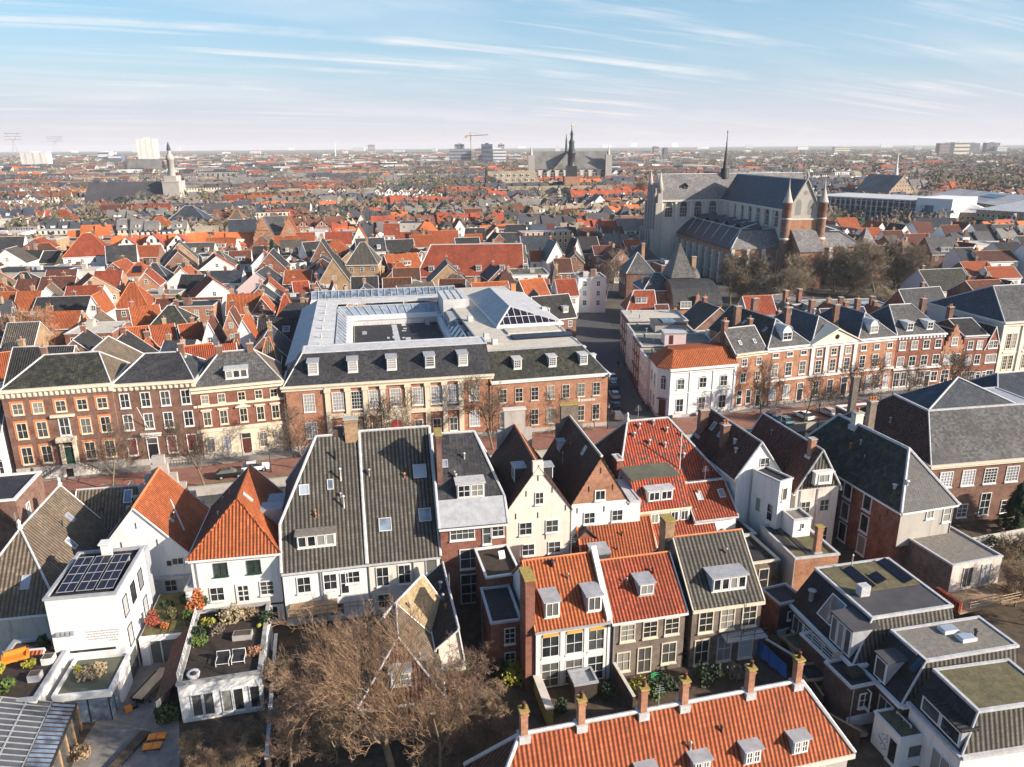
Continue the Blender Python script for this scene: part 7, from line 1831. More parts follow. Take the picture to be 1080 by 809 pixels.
mid(437,234,30,14,11,0,'f','B','g',6,name='building',cat='building');mid(398,252,12,9,7,12,'y','r','c',12);mid(402,270,26,10,8,0,'f','G','b',5);mid(433,270,22,10,8.5,0,'f','B','c',5)
# centre right
mid(566,257,32,12,7,13,'x','u','w',10);mid(587,265,21,11,7,14,'y','u','w',14,0,'white gable with one arched dark window and slate roof');mid(568,270,19,9,6,9.5,'x','o','w',6);mid(557,286,38,14,9,0,'f','V','w',6,0,'white block with dark green flat roof beside the large red hall')
mid(567,302,26,8,7,10.5,'x','r','w',6);mid(598,303,22,9,7,11,'x','r','w',10);mid(587,292,14,8,8,12.5,'h','t','c',12);mid(614,290,13,10,11,0,'f','G','w',5,0,'narrow white three storey house at the end of the side street');mid(628,290,16,10,11,0,'f','G','p',5,0,'pink and white three storey house at the end of the side street')
mid(590,232,18,12,7,12,'x','o','r',8);mid(617,231,15,12,8,14,'x','o','w',10);mid(603,226,16,12,8,14,'x','n','b',6);mid(620,258,24,12,7,13,'x','k','b',14);mid(609,262,13,10,7,14,'y','k','w',12)
mid(641,264,30,11,7,10,'x','n','b',4);mid(633,212,22,14,9,17,'y','u','w',10);mid(647,213,14,12,9,14,'x','o','b',8);mid(657,232,24,11,8,12,'x','g','b',6);mid(646,243,22,10,9,12,'x','n','w',6)
mid(519,262,20,10,7,11,'x','k','b',8);mid(502,247,20,11,8,13,'x','k','b',10);mid(524,244,22,11,8,13,'y','r','c',10);mid(545,243,20,11,8,13,'x','k','w',10);mid(536,252,20,10,7,12,'x','s','w',8)
mid(574,241,22,10,8,12,'x','n','w',8);mid(598,245,20,10,8,12.5,'x','s','b',8);mid(620,245,18,10,8,12,'x','n','w',8);mid(560,224,14,12,9,15,'y','b','b',10);mid(530,226,16,12,8,14,'y','k','w',10);mid(500,226,18,12,8,14,'x','n','w',10)
mid(485,238,16,12,8,14,'y','b','w',10);mid(470,232,16,12,9,0,'f','Z','w',6);mid(594,280,18,9,8,12,'x','b','b',8)
# right hand side
mid(995,259,28,13,7,13,'x','p','b',4,1,'grey hipped house with one dormer and white hips, right of the church trees');mid(970,254,20,13,7,12,'x','n','w',6);mid(999,295,46,14,6,11.5,'x','m','p',12,0,'dark mossy roof with a pink gable, behind the cream hall',False);mid(1032,283,28,11,6.5,10.5,'x','w','b',10)
mid(1058,287,28,9,6.5,9.5,'x','w','w',8);mid(1044,305,34,13,8,12,'x','n','r',10);mid(1066,306,26,12,7,12,'y','n','r',14);mid(1030,256,26,12,9,0,'f','S','c',6);mid(1056,256,24,12,9,0,'f','S','w',6);mid(990,235,38,14,9,13,'x','u','c',4)
mid(1050,270,36,11,8,11,'x','b','w',8);mid(1022,241,18,12,8,13,'y','n','w',8);mid(1066,262,24,12,8,12,'x','k','w',8);mid(920,247,20,12,7,12,'x','w','w',6);mid(944,250,20,12,7,12,'x','b','w',8);mid(895,235,20,12,7,12,'x','o','w',8);mid(930,240,14,12,7,12,'y','o','w',10);mid(955,243,16,12,8,13,'y','k','w',8);mid(975,240,18,12,8,13,'x','n','w',8)
mid(1020,268,18,10,8,12,'x','s','w',8);mid(1005,244,18,12,8,13,'x','b','w',8);mid(1040,243,20,12,8,13,'x','k','w',6);mid(1062,243,22,12,8,13,'x','g','w',8)
# the large red hall
A_,an_,w_ = fit((439,291),(551,286),7.0,3)
H = House('hall','very long red tiled hall with small white dormers behind the museum',A_,3,w_,17,7.0,cat='building');HALL = H
H.walls('brick_orange');H.roof('tile_red',16.5,'x',h0=5.0,tw=.2,trim='lead_white');H.done()
for k in range(5): H.dormer('F',w_ * (.14 + .22 * k),.9,1.9,1.7,2,2)
for k in range(12): H.win('F',w_ * (k + .5) / 12,2.6,1.3,2.2,2,2,solo=True)
# ------------------------------------------------------------------ build the mid distance houses
import itertools
RECTS = []
def rect_of(A,ang,w,d): return (A[0],A[1],math.cos(R_(ang)),math.sin(R_(ang)),w,d)
def inrect(r,x,y,m=0.0):
 dx,dy = x - r[0],y - r[1]
 u,v = dx * r[2] + dy * r[3],-dx * r[3] + dy * r[2]
 return -m < u < r[4] + m and -m < v < r[5] + m
def pts_of(r):
 return [(r[0] + u * r[2] - v * r[3],r[1] + u * r[3] + v * r[2]) for u in (0,r[4] / 2,r[4]) for v in (0,r[5] / 2,r[5])]
def clash(r,m=0.3):
 for q in RECTS:
  if abs(q[0] - r[0]) > 110 or abs(q[1] - r[1]) > 110: continue
  if any(inrect(q,x,y,-m) for x,y in pts_of(r)) or any(inrect(r,x,y,-m) for x,y in pts_of(q)): return True
 return False
for o in list(bpy.data.objects):
 pass
for r in ((-38.3,120.9,math.cos(R_(11.3)),math.sin(R_(11.3)),36,64),(-3.5,127.8,math.cos(R_(13)),math.sin(R_(13)),21.6,72),
  (-78.4,110.5,math.cos(R_(14)),math.sin(R_(14)),42,16),(-75,124,math.cos(R_(14)),math.sin(R_(14)),13,16),(26.5,136,1,0.02,15,52),(42,140,math.cos(R_(16)),math.sin(R_(16)),66,18),
  (106 - 40 * .99,280 - 40 * .13,math.cos(R_(7.6)),math.sin(R_(7.6)),76,100),(103,157,math.cos(R_(13)),math.sin(R_(13)),27,23),(HALL.A[0],HALL.A[1],1,.05,HALL.w,17)):
 RECTS.append(r)
STREETS = [(17.5,130,1,.007,10.5,134),(0,258,1,0,56,30),(62,196,.99,.14,130,86),(33,196,.99,.05,40,62)]
def on_street(r):
 return any(inrect(s,x,y,0) for s in STREETS for x,y in pts_of(r)) or any(SI(x,y)[1] < 2.0 for x,y in pts_of(r))
gsets = {}
ORD = ['first','second','third','fourth','fifth','sixth','seventh','eighth','ninth','tenth','eleventh','twelfth','thirteenth','fourteenth','fifteenth','sixteenth','seventeenth','eighteenth','nineteenth','twentieth']
def to_px(X,Y,Z):
 cp,sp = math.cos(PITCH),math.sin(PITCH);dz = Z - CAMH
 dep = Y * cp - dz * sp
 if dep <= 0: return None
 a,b = X / dep,(Y * sp + dz * cp) / dep
 c,s = math.cos(ROLL),math.sin(ROLL);a,b = a * c + b * s,-a * s + b * c
 return CXP + FPX * a,CYP - FPX * b
SHAPE = dict(x='long-sided',y='gable-fronted',h='hip-roofed',f='flat-roofed')
def zone(px,py):
 if py > 330 and px < 300: return 'just behind the left-hand mansions'
 if px < 340 and py > 295: return 'in the orange roofs left of the museum'
 if px < 180: return 'before the grey roofed church with white tower'
 if px < 345: return 'around the stepped orange gable'
 if px < 520: return 'between the red hall and the stepped gable' if py < 275 else 'close behind the museum'
 if px < 665: return 'between the red hall and the great church'
 if px < 870: return 'close around the great church'
 return 'between the cream hall and the glass building'
FACE_H = {}
def build_mid(h,idx):
 H = House(h['name'],h['label'],h['A'],h['ang'],h['w'],h['d'],h['e'],h['cat'],'houses of the old town')
 near = h['dist'] < 330
 ty = h['ty'];rm = TM[h['rm']];wm = WM[h['wm']];w,d,e,r = h['w'],h['d'],h['e'],h['r']
 H.walls(wm)
 if ty[0] == 'f':
  H.done();H.flat(rm,'lead_white',.3)
  rr = random.Random(idx)
  for k in range(2):
   x,y = rr.uniform(.2,.8) * w,rr.uniform(.3,.8) * d;b = MB();b.box(x - .8,x + .8,y - .7,y + .7,e - .3,e + rr.uniform(.6,1.6));H.part('roof_box',b,rr.choice(['zinc_pale','grey_plaster','brick_brown']))
 else:
  kw = dict(trim=None if idx % 3 == 0 else ('lead_white' if h['rm'] in 'supmgkV' else 'terracotta'),tw=.1,gutter='white_paint',verge=True if near else False)
  m2 = TM[h['rm2']] if h.get('rm2') else None
  if ty[0] == 'x': H.roof(rm,r,'x',**kw)
  elif ty[0] == 'y':
   H.roof(rm,r,'y',**kw)
  else:
   hl = min(w * .42,d * .45)
   H.roof(rm,r,'x',h0=hl,h1=hl,mats=[rm,rm,m2 or rm,rm],**kw)
  H.done()
  if h['dorm']:
   for k in range(h['dorm']): H.dormer('F',w * (k + .5) / h['dorm'],.8,1.5 if h['dorm'] > 1 else min(4.5,w * .45),1.4,2,1,n=1 if h['dorm'] > 1 else 3)
  if h['chim']:
   rr = random.Random(idx + 50)
   if ty[0] == 'y': H.chimney(w * .5,d * .75,r - .8,r + 1.3,.9,.8,rr.choice(['brick_brown','brick_red','brick_tan']),pots=1,flash=False)
   else: H.chimney(w * (.12 if rr.random() < .5 and ty[0] == 'x' else .62),d * .55,r - 1.2,r + 1.3,.9,.8,rr.choice(['brick_brown','brick_red','brick_tan']),pots=1,flash=False)
  if h['extra'] == 'solar':
   sl = H.slope['F'];b = MB();b.slab([(w * .3,1.0,e + sl * 1.0 + .35),(w * .7,1.0,e + sl + .35),(w * .66,3.4,e + sl * 3.4 + .35),(w * .34,3.4,e + sl * 3.4 + .35)],.08);H.part('solar_panel',b,'pv_cell')
  if h['extra'] == 'sky2':
   H.skylight('F',w * .3,1.5,1.7,1.7,'zinc_pale');H.skylight('F',w * .62,1.5,1.7,1.7,'zinc_pale')
  if h['extra'] == 'steps':
   b = MB();n = 7
   for k in range(n): b.box(w * k / n / 2,w - w * k / n / 2,-.25,.4,e + (r - e) * k / n - .02,e + (r - e) * (k + 1) / n + .5)
   H.part('stepped_gable',b,wm)
 ra = random.Random(idx + 900)
 if h in fill and ra.random() < .7:
  aw = w * ra.uniform(.3,.6);ax = ra.choice((0,w - aw));ah = ra.uniform(2.6,min(e - 1,5.5));ad = ra.uniform(1.5,3.5)
  H.annex('annex',ax + .05,ax + aw - .05,-ad,0,ah,WM[ra.choice('wwwbrogc')],TM[ra.choice('BBGSZV')])
  if ra.random() < .6: link('window',winsolo_mesh(1.3,1.5,2,2,'white_paint','pane',.1),H.o,(ax + aw / 2,-ad,ah - 2.1))
 if h['wn'] and h['dist'] < 520:
  gm = 'pane'
  nfl = 1 if e < 6.2 else (2 if e < 9.5 else 3)
  n = max(1,int(w / (3.0 if near else 4.0)))
  for fl in range(nfl):
   z = e - 2.7 - fl * 3.0
   if z < .6: continue
   if fl > 0 and not near: continue
   for k in range(n): H.win('F',(k + .5) * w / n,z,1.2,1.7,2,2,'white_paint',gm,solo=True)
  if ty[0] == 'y' and r - e > 3: H.win('F',w / 2,e + .5,1.1,1.5,2,2,'white_paint',gm,solo=True)
 return H
# ---- fill the gaps between the surveyed houses with their neighbours
rf = random.Random(21)
for h in MID: RECTS.append(rect_of(h['A'],h['ang'],h['w'],h['d']))
fill = []
rows = []
rmw = ['o'] * 3 + ['w'] * 3 + ['r'] * 4 + ['n'] * 4 + ['b'] * 4 + ['k'] * 6 + ['s'] * 5 + ['g'] * 5 + ['t'] * 3 + ['G'] * 3 + ['B'] * 3
wmw = ['w'] * 8 + ['c'] * 3 + ['b'] * 5 + ['r'] * 4 + ['o'] * 3 + ['t'] * 2 + ['g'] * 2 + ['d']
cand = []
for it in range(9000):
 Y = rf.uniform(128,420);X = rf.uniform(-.74,.74) * Y
 cand.append((X,Y))
cand.sort(key=lambda p: p[1])
for X,Y in cand:
 if len(fill) + len(MID) >= 286: break
 w,d = rf.uniform(6.5,14),rf.uniform(8.5,13)
 ang = rf.choice([13,13,10,8,16,6,-6,26,34]) + rf.uniform(-4,4)
 rm,wm = rf.choice(rmw),rf.choice(wmw)
 e = rf.uniform(5.5,9)
 ty = 'f' if rm in 'GB' else rf.choice('xxyyyh')
 r = e + (min(w,d) if ty != 'x' else d) * rf.uniform(.42,.58)
 rc = rect_of((X,Y),ang,w,d)
 if on_street(rc) or clash(rc,.0): continue
 q = to_px(X + w / 2,Y,e)
 if q is None or not (-25 < q[0] < 1105): continue
 RECTS.append(rc)
 dist = math.hypot(X,Y - 0)
 fill.append(dict(A=(X,Y),ang=ang,w=w,d=d,e=e,r=r,ty=ty,rm=rm,wm=wm,dorm=rf.choice([0,0,0,1,2]) if ty == 'x' else 0,label=None,wn=True,chim=rf.random() < .7,extra=None,px=q,name='house',cat='house',rm2=None,dist=dist))
ALL = MID + fill
# labels: what a house looks like, then where to find it, counted off where look-alikes stand together
grp = {}
for h in ALL:
 if h['label']: continue
 look = f"{WW[h['wm']]} {SHAPE[h['ty'][0]]} house, {RW[h['rm']]} roof" if h['ty'][0] != 'f' else f"{WW[h['wm']]} house, {RW[h['rm']]} roof"
 if h['dorm']: look += f" with {['', 'one dormer', 'two dormers', 'three dormers'][h['dorm']]}"
 h['look'] = look;grp.setdefault((look,zone(*h['px'])),[]).append(h)
for (look,zn),hs in grp.items():
 if len(hs) == 1: hs[0]['label'] = f'{look}, {zn}'
 else:
  hs.sort(key=lambda h: h['px'][0])
  for i,h in enumerate(hs):
   short = ' '.join(look.replace(' house,',',').split())
   zs = zn.replace('with white tower','').strip()
   h['label'] = f'{ORD[i]} from left: {short}, {zs}'
for i,h in enumerate(ALL):
 ws = h['label'].split()
 while len(ws) > 16:
  for stop in ('just','close','with','the','house,'):
   if stop in ws: ws.remove(stop);break
  else: ws = ws[:16]
 h['label'] = ' '.join(ws)
 build_mid(h,i)
# ------------------------------------------------------------------ the far town: one mass of roofs
FM = ['far_orange','far_red','far_brown','far_dark','far_slate','far_grey','far_tan','far_light','wall_white','wall_cream','wall_brick','wall_tan','wall_dark','wall_grey']
rt = random.Random(5)
town = MB()
def simple_house(mb,X,Y,ang,w,d,e,r,ty,rmi,wmi):
 c,s = math.cos(R_(ang)),math.sin(R_(ang))
 T = lambda u,v,z: (X + u * c - v * s,Y + u * s + v * c,z)
 base = [(0,0),(w,0),(w,d),(0,d)]
 for i in range(4):
  a,b = base[i],base[(i + 1) % 4]
  if i == 2: continue
  mb.poly([T(a[0],a[1],0),T(b[0],b[1],0),T(b[0],b[1],e),T(a[0],a[1],e)],wmi)
 o = .3
 if ty == 'f': mb.poly([T(0,0,e),T(w,0,e),T(w,d,e),T(0,d,e)],rmi)
 elif ty == 'x':
  m = d / 2
  mb.poly([T(-o,-o,e - .2),T(w + o,-o,e - .2),T(w + o,m,r),T(-o,m,r)],rmi);mb.poly([T(w + o,d + o,e - .2),T(-o,d + o,e - .2),T(-o,m,r),T(w + o,m,r)],rmi)
  mb.poly([T(0,d,e),T(0,0,e),T(0,m,r)],wmi);mb.poly([T(w,0,e),T(w,d,e),T(w,m,r)],wmi)
 elif ty == 'y':
  m = w / 2
  mb.poly([T(w + o,-o,e - .2),T(w + o,d + o,e - .2),T(m,d + o,r),T(m,-o,r)],rmi);mb.poly([T(-o,d + o,e - .2),T(-o,-o,e - .2),T(m,-o,r),T(m,d + o,r)],rmi)
  mb.poly([T(0,0,e),T(w,0,e),T(m,0,r)],wmi)
 else:
  hl = min(w,d) * .45;m = d / 2
  mb.poly([T(-o,-o,e - .2),T(w + o,-o,e - .2),T(w - hl,m,r),T(hl,m,r)],rmi);mb.poly([T(w + o,d + o,e - .2),T(-o,d + o,e - .2),T(hl,m,r),T(w - hl,m,r)],rmi)
  mb.poly([T(-o,d + o,e - .2),T(-o,-o,e - .2),T(hl,m,r)],rmi);mb.poly([T(w + o,-o,e - .2),T(w + o,d + o,e - .2),T(w - hl,m,r)],rmi)
def chim(mb,X,Y,z,h,s,m):
 for i in range(4):
  q = [(-s,-s),(s,-s),(s,s),(-s,s)];a,b = q[i],q[(i + 1) % 4]
  mb.poly([(X + a[0],Y + a[1],z),(X + b[0],Y + b[1],z),(X + b[0],Y + b[1],z + h),(X + a[0],Y + a[1],z + h)],m)
 mb.poly([(X - s,Y - s,z + h),(X + s,Y - s,z + h),(X + s,Y + s,z + h),(X - s,Y + s,z + h)],m)
HOLES = []   # (x, y, radius) kept free for churches, woods and big buildings
def hole(px_,py_,r,z=0): p = P(px_,py_,z);HOLES.append((p.x,p.y,r))
for a in ((130,222,75),(600,192,95),(545,204,70),(915,248,62),(1040,238,60),(960,243,30),(870,242,20),(930,300,26),(905,285,22),(1050,200,130),(1000,193,70),(440,202,80),(1070,185,150),(480,180,160)): hole(*a)
def blocked(X,Y,m=0):
 return any((X - hx) ** 2 + (Y - hy) ** 2 < (hr + m) ** 2 for hx,hy,hr in HOLES)
def nfield(x,y): return math.sin(x * .011 + 1.3) * math.cos(y * .009 - .7) + .5 * math.sin(x * .023 - y * .017)
FAR_R = [r for r in RECTS]
GR = {}
for r in FAR_R:
 for x,y in pts_of(r): GR.setdefault((int(x // 30),int(y // 30)),[]).append(r)
def clash_fast(r):
 ps = pts_of(r)
 for x,y in ps:
  k = (int(x // 30),int(y // 30))
  for dx in (-1,0,1):
   for dy in (-1,0,1):
    for q in GR.get((k[0] + dx,k[1] + dy),()):
     if inrect(q,x,y,0): return True
     if any(inrect(r,a,b_,0) for a,b_ in pts_of(q)): return True
 return False
WR = [('far_orange',10),('far_red',15),('far_brown',16),('far_dark',26),('far_slate',8),('far_grey',20),('far_tan',12),('far_light',16)]
rpool = [FM.index(n) for n,k in WR for _ in range(k)]
rpool2 = [FM.index(n) for n,k in (('far_orange',3),('far_red',8),('far_brown',17),('far_dark',24),('far_slate',10),('far_grey',20),('far_tan',12),('far_light',24)) for _ in range(k)]
wpool = [FM.index(n) for n,k in (('wall_white',36),('wall_cream',14),('wall_brick',22),('wall_tan',12),('wall_dark',8),('wall_grey',12)) for _ in range(k)]
dist_ymax = max(h['A'][1] for h in fill) if fill else 300
n_far = 0
v = 140.0
while v < 1350:
 rowd = 10.5 if v < 700 else 12.5
 Xm = .74 * v + 20
 x = -Xm;run = 0
 while x < Xm:
  w = rt.uniform(6,12.5) if v < 700 else rt.uniform(7,14)
  if v > 300 and run == 0 and rt.random() < .09: w = rt.uniform(15,34)
  th = 10 + 8 * nfield(x * .2,v * .2)
  wob = 7 * nfield(x * .8 + 40,v * .8)
  X,Y = x,v + wob + x * .16
  if run > 0 and v > 260: run -= 1;w = rw0
  else:
   e = rt.uniform(5.0,9.5);rmi,wmi = rt.choice(rpool if Y < 420 else rpool2),rt.choice(wpool);run = rt.choice((0,0,1,3,5)) if v < 520 else rt.choice((0,2,4,6,9));ty0 = rt.choice('xxxxxyyhf');rw0 = w
  ty = ty0 if rmi != FM.index('far_light') else 'f'
  if w > 14: run = 0;ty = 'f';rmi = FM.index(rt.choice(['far_light','far_light','far_grey','far_dark']));e += 3
  d = rt.uniform(8,11)
  r = e + (d if ty == 'x' else min(w,d)) * rt.uniform(.42,.6)
  gap = nfield(x * 1.7,v * 1.9 + 200) > .98
  if not gap and Y > 130:
   rc = rect_of((X,Y),th,w,d)
   if not blocked(X,Y) and not (X > .3 * Y and Y > 760 and rt.random() < .6) and not (Y < 480 and (on_street(rc) or clash_fast(rc))):
    simple_house(town,X,Y,th,w - .1,d,e,r,ty,rmi,wmi);n_far += 1
    if Y < 700 and ty != 'f':
     if rt.random() < .6: chim(town,X + w * .5,Y + d * .5,r - .8,1.9,.5,FM.index('wall_brick') if rt.random() < .6 else FM.index('far_tan'))
     if ty == 'x' and rt.random() < .35:
      c_,s_ = math.cos(R_(th)),math.sin(R_(th));simple_house(town,X + (w * .3) * c_ - .9 * -s_ * 0 - .4 * s_ * -1 * 0,Y + w * .3 * s_ + .8,th,w * .35,2.4,e + 2.2,e + 2.2,'f',FM.index('far_light'),FM.index('wall_white'))
  x += w + (rt.uniform(4,9) if rt.random() < .10 else 0)
 v += rowd * (1.0 if rt.random() < .62 else 1.55)
# low terraces and works farther out
for it in range(6500):
 Y = 1300 + (rt.random() ** 1.6) * 3600;X = rt.uniform(-.76,.76) * Y
 if nfield(X * .35,Y * .35) > .45 or blocked(X,Y) or (X > .24 * Y and rt.random() < .75): continue
 big = rt.random() < .10
 w,d = (rt.uniform(30,70),rt.uniform(14,30)) if big else (rt.uniform(14,45),rt.uniform(9,13))
 e = rt.uniform(6,10) if not big else rt.uniform(6,13)
 ty = 'f' if big or rt.random() < .25 else 'x'
 rmi = rt.choice(rpool2) if ty != 'f' else FM.index(rt.choice(['far_light','far_grey','far_tan']))
 simple_house(town,X,Y,rt.uniform(-30,40),w,d,e,e + d * .45,ty,rmi,rt.choice(wpool))
o = town.build('far_rooftops',FM);kind(o,'stuff')
o['label'] = 'dense mass of far red, brown and grey roofs running to the horizon'
print('far houses',n_far,'mid',len(ALL))
# ------------------------------------------------------------------ winter trees, far: brown masses
ft = MB()
def far_tree(X,Y,h,r,n,m=0):
 for _ in range(n):
  a,b_,c_ = rt.gauss(0,.42),rt.gauss(0,.42),rt.random()
  p = Vector((X + a * r,Y + b_ * r,h * (.25 + .75 * c_ * (1 - .25 * (a * a + b_ * b_)))))
  q = Vector((rt.gauss(0,1),rt.gauss(0,1),rt.gauss(0,1))).normalized();t = q.orthogonal().normalized();s = r * rt.uniform(.16,.42)
  ft.poly([p - q * s,p + t * s * .8,p + q * s],m)
plain('wood_brown',(.13,.10,.078),.95,.3,.05);plain('wood_olive',(.10,.095,.05),.95,.3,.05);plain('evergreen',(.03,.05,.026),.9,.35,.1)
for it in range(12000):
 Y = 420 + (rt.random() ** 1.35) * 4800;X = rt.uniform(-.76,.76) * Y
 den = nfield(X * .35,Y * .35)
 if Y > 1200 and den < .1 and X < .24 * Y and rt.random() < .45: continue
 if Y < 1200 and rt.random() < .45: continue
 far_tree(X,Y,rt.uniform(9,16),rt.uniform(5,9) * (1 + .5 * (Y > 1800)),24,rt.choices((0,1,2),(8,3,1))[0])
# wood behind the glass building and by the far hall
def wood(pxs,pys,n,h,r,k,m=(8,3,1)):
 for _ in range(n):
  p = P(rt.uniform(*pxs),rt.uniform(*pys),0);far_tree(p.x,p.y,h * rt.uniform(.8,1.2),r * rt.uniform(.8,1.3),k,rt.choices((0,1,2),m)[0])
wood((978,1130),(178,213),230,18,7,44);wood((372,520),(186,214),110,16,6,44);wood((840,1090),(160,180),300,14,10,26);wood((700,1080),(164,186),300,14,10,26);wood((300,560),(168,186),140,13,9,26);wood((-60,300),(166,178),120,13,10,22);wood((840,880),(180,196),20,13,7,40)
o = ft.build('far_woods',['wood_brown','wood_olive','evergreen']);kind(o,'stuff');o['label'] = 'far leafless woods and treed gardens'
plain('copper_dark',(.03,.06,.048),.6,.3,.8)
def pxt(name,label,cat,px_,py_,ang=0,z=0): p = P(px_,py_,z);return thing(name,label,cat,(p.x,p.y,0),R_(ang)),p
def sized(p,w): return w * math.hypot(p.x,p.y) / 800 if isinstance(p,Vector) else w
def hz(p,py_):
 lo,hi = -20,300
 for _ in range(50):
  m = (lo + hi) / 2
  if to_px(p.x,p.y,m)[1] > py_: lo = m
  else: hi = m
 return m
# church with the white tower at the left
o,p = pxt('church','church with a long dark grey roof and a stepped white tower with thin spire','church',92,222,5)
L = sized(p,68);e,r = hz(p,212),hz(p,193)
b = MB();b.prism([(0,0),(L,0),(L,26),(0,26)],0,e);b.poly([(0,26,e),(0,0,e),(0,13,r)]);b.build('nave_wall','weathered_plaster',o)
b = MB();b.slab([(-1,-1,e - .5),(L,-1,e - .5),(L,13,r),(-1,13,r)],.4);b.slab([(L,27,e - .5),(-1,27,e - .5),(-1,13,r),(L,13,r)],.4);b.build('nave_roof','far_dark',o)
b = MB();b.prism([(0,-7),(L,-7),(L,-1),(0,-1)],0,e * .55);b.slab([(-1,-7.6,e * .55),(L,-7.6,e * .55),(L,-1,e * .85),(-1,-1,e * .85)],.3,1);b.build('aisle',['weathered_plaster','far_grey'],o)
b = MB();b.box(L - 1,L + 17,-3,22,0,e * .9);b.box(L - 1.4,L + 17.4,-3.4,22,e * .9,e * .95);b.box(L + .5,L + 14,0,17,e * .95,r * .98);b.box(L + .2,L + 14.3,-.3,17,r * .98,r * 1.03);b.box(L + 2,L + 12,2,14,r * 1.03,r + 5);tw = b.build('tower','stone_grey',o)
zt = hz(p,170);b = MB();b.lathe([(2.9,r + 4),(2.9,zt),(3.4,zt + .3),(3.4,zt + 3),(1.5,zt + 5.5),(1.4,zt + 8)],8,c=(L + 7,8));b.build('lantern','stone_grey',tw)
zs = hz(p,150);b = MB();b.lathe([(1.9,zt + 8),(1.1,zt + 12),(.1,zs)],8,c=(L + 7,8));b.build('spire','far_dark',tw)
o,p = pxt('church','smaller grey roofed church behind the white church tower','church',136,186,3)
L = sized(p,30);e,r = hz(p,180),hz(p,168);b = MB();b.prism([(0,0),(L,0),(L,25),(0,25)],0,e);b.poly([(0,25,e),(0,0,e),(0,12,r)]);b.build('wall','stone_grey',o);b = MB();b.slab([(-1,-1,e),(L,-1,e),(L,12,r),(-1,12,r)],.4);b.slab([(L,26,e),(-1,26,e),(-1,12,r),(L,12,r)],.4);b.build('roof','far_grey',o);b = MB();b.lathe([(5,0),(5,e),(.1,r + 6)],6,c=(-3,6));b.build('turret','far_dark',o)
# church with rows of tall windows behind the town hall
o,p = pxt('church','long gothic church with two grey roofs and pointed windows behind the dark tower','church',561,197,3)
L = sized(p,77);e,r = hz(p,178),hz(p,160)
b = MB();b.prism([(0,0),(L,0),(L,30),(0,30)],0,e);b.poly([(0,30,e),(0,0,e),(0,15,r)]);b.poly([(L,0,e),(L,30,e),(L,15,r)]);b.build('wall','stone',o)
b = MB();b.slab([(-1,-1,e - .4),(L + 1,-1,e - .4),(L + 1,15,r),(-1,15,r)],.4);b.slab([(L + 1,31,e - .4),(-1,31,e - .4),(-1,15,r),(L + 1,15,r)],.4);b.build('roof','far_grey',o)
for k in range(9):
 if k == 4: continue
 x = L * (k + .5) / 9;lanc = link('window',frame_mesh(7.0,(e - 8) * .42,2,2,'stone',False,4.2,.6),o,(x,-.1,e * .5));link('pane',pane_mesh(7.0,(e - 8) * .42,'pane_dark',4.2),lanc)
for x in (-1,L + 1):
 b = MB();b.box(x - 4,x + 4,-5,4,0,r - 4);b.lathe([(2.2,r - 4),(.1,r + 8)],6,c=(x,-1));b.build('buttress','stone_grey',o)
b = MB();b.slab([(L * .47 - 18,-6,e),(L * .47 - 18,15,e),(L * .47,15,r),(L * .47,-6,r)],.3);b.build('transept_roof','far_dark',o)
b = MB();b.lathe([(1.6,r - 1),(1.2,r + 12),(.1,hz(p,141))],6,c=(L * .47,15));b.build('spire','far_dark',o)
o,p = pxt('tower','dark town hall tower with a green copper lantern and golden tip','tower',602,208,4)
zz = [hz(p,q) for q in (186,176,163,160,150,143,137,133)]
s = sized(p,.85)
b = MB();b.box(-9 * s,9 * s,-9 * s,9 * s,0,zz[0]);b.build('base','brick_orange',o)
b = MB();b.box(-6 * s,6 * s,-6 * s,6 * s,zz[0],zz[1] + 1);b.lathe([(5.5 * s,zz[1]),(4.6 * s,zz[1] + 3),(4.4 * s,zz[2]),(5.4 * s,zz[2] + .5),(3.6 * s,zz[3] + 2)],8);b.build('shaft','metal_dark',o)
b = MB();b.lathe([(3.6 * s,zz[3] + 1),(3.0 * s,zz[4] - 2),(3.6 * s,zz[4]),(1.6 * s,zz[4] + 3),(1.5 * s,zz[5]),(2.0 * s,zz[5] + 1),(.6 * s,zz[6]),(.2 * s,zz[7])],8);b.build('lantern','copper_dark',o)
plain('gilding',(.75,.55,.2),.3,.05,1,metal=.6);b = MB();b.lathe([(.1,zz[7] - 1),(1.2 * s,zz[7] + 1),(.05,zz[7] + 3)],8);b.build('finial','gilding',o)
o,p = pxt('hall','tall stone hall with rows of white dormers and a stepped brown end gable','hall',516,207,6)
L = sized(p,53);e,r = hz(p,199),hz(p,181)
b = MB();b.prism([(0,0),(L,0),(L,22),(0,22)],0,e);b.build('wall','wall_cream',o)
b = MB();b.slab([(-1,-1,e - .4),(L + 1,-1,e - .4),(L - 4,11,r),(-1,11,r)],.3);b.slab([(L + 1,23,e - .4),(-1,23,e - .4),(-1,11,r),(L - 4,11,r)],.3);b.build('roof','far_tan',o)
for rr_ in range(3):
 for k in range(8 - rr_):
  t = .1 + .27 * rr_;b = MB();x = L * (k + .7 + rr_ * .3) / 8;y0_ = 11 * t;z = e + (r - e) * t;b.box(x - 1.1,x + 1.1,y0_ - .2,y0_ + 2.4,z,z + 3.0,0);b.poly([(x - .7,y0_ - .25,z + .6),(x + .7,y0_ - .25,z + .6),(x + .7,y0_ - .25,z + 2.6),(x - .7,y0_ - .25,z + 2.6)],1);b.build('dormer',['white_paint','pane_dark'],o)
b = MB()
for k in range(7): b.box(-3,-.8,11 - 14 + k * 2.0,11 + 14 - k * 2.0,e * (0 if k == 0 else 1) + (r - e) * max(0,k - 0) / 6 - (0 if k == 0 else 2),e + (r + 3 - e) * (k + 1) / 7)
b.build('stepped_gable','brick_dark',o)
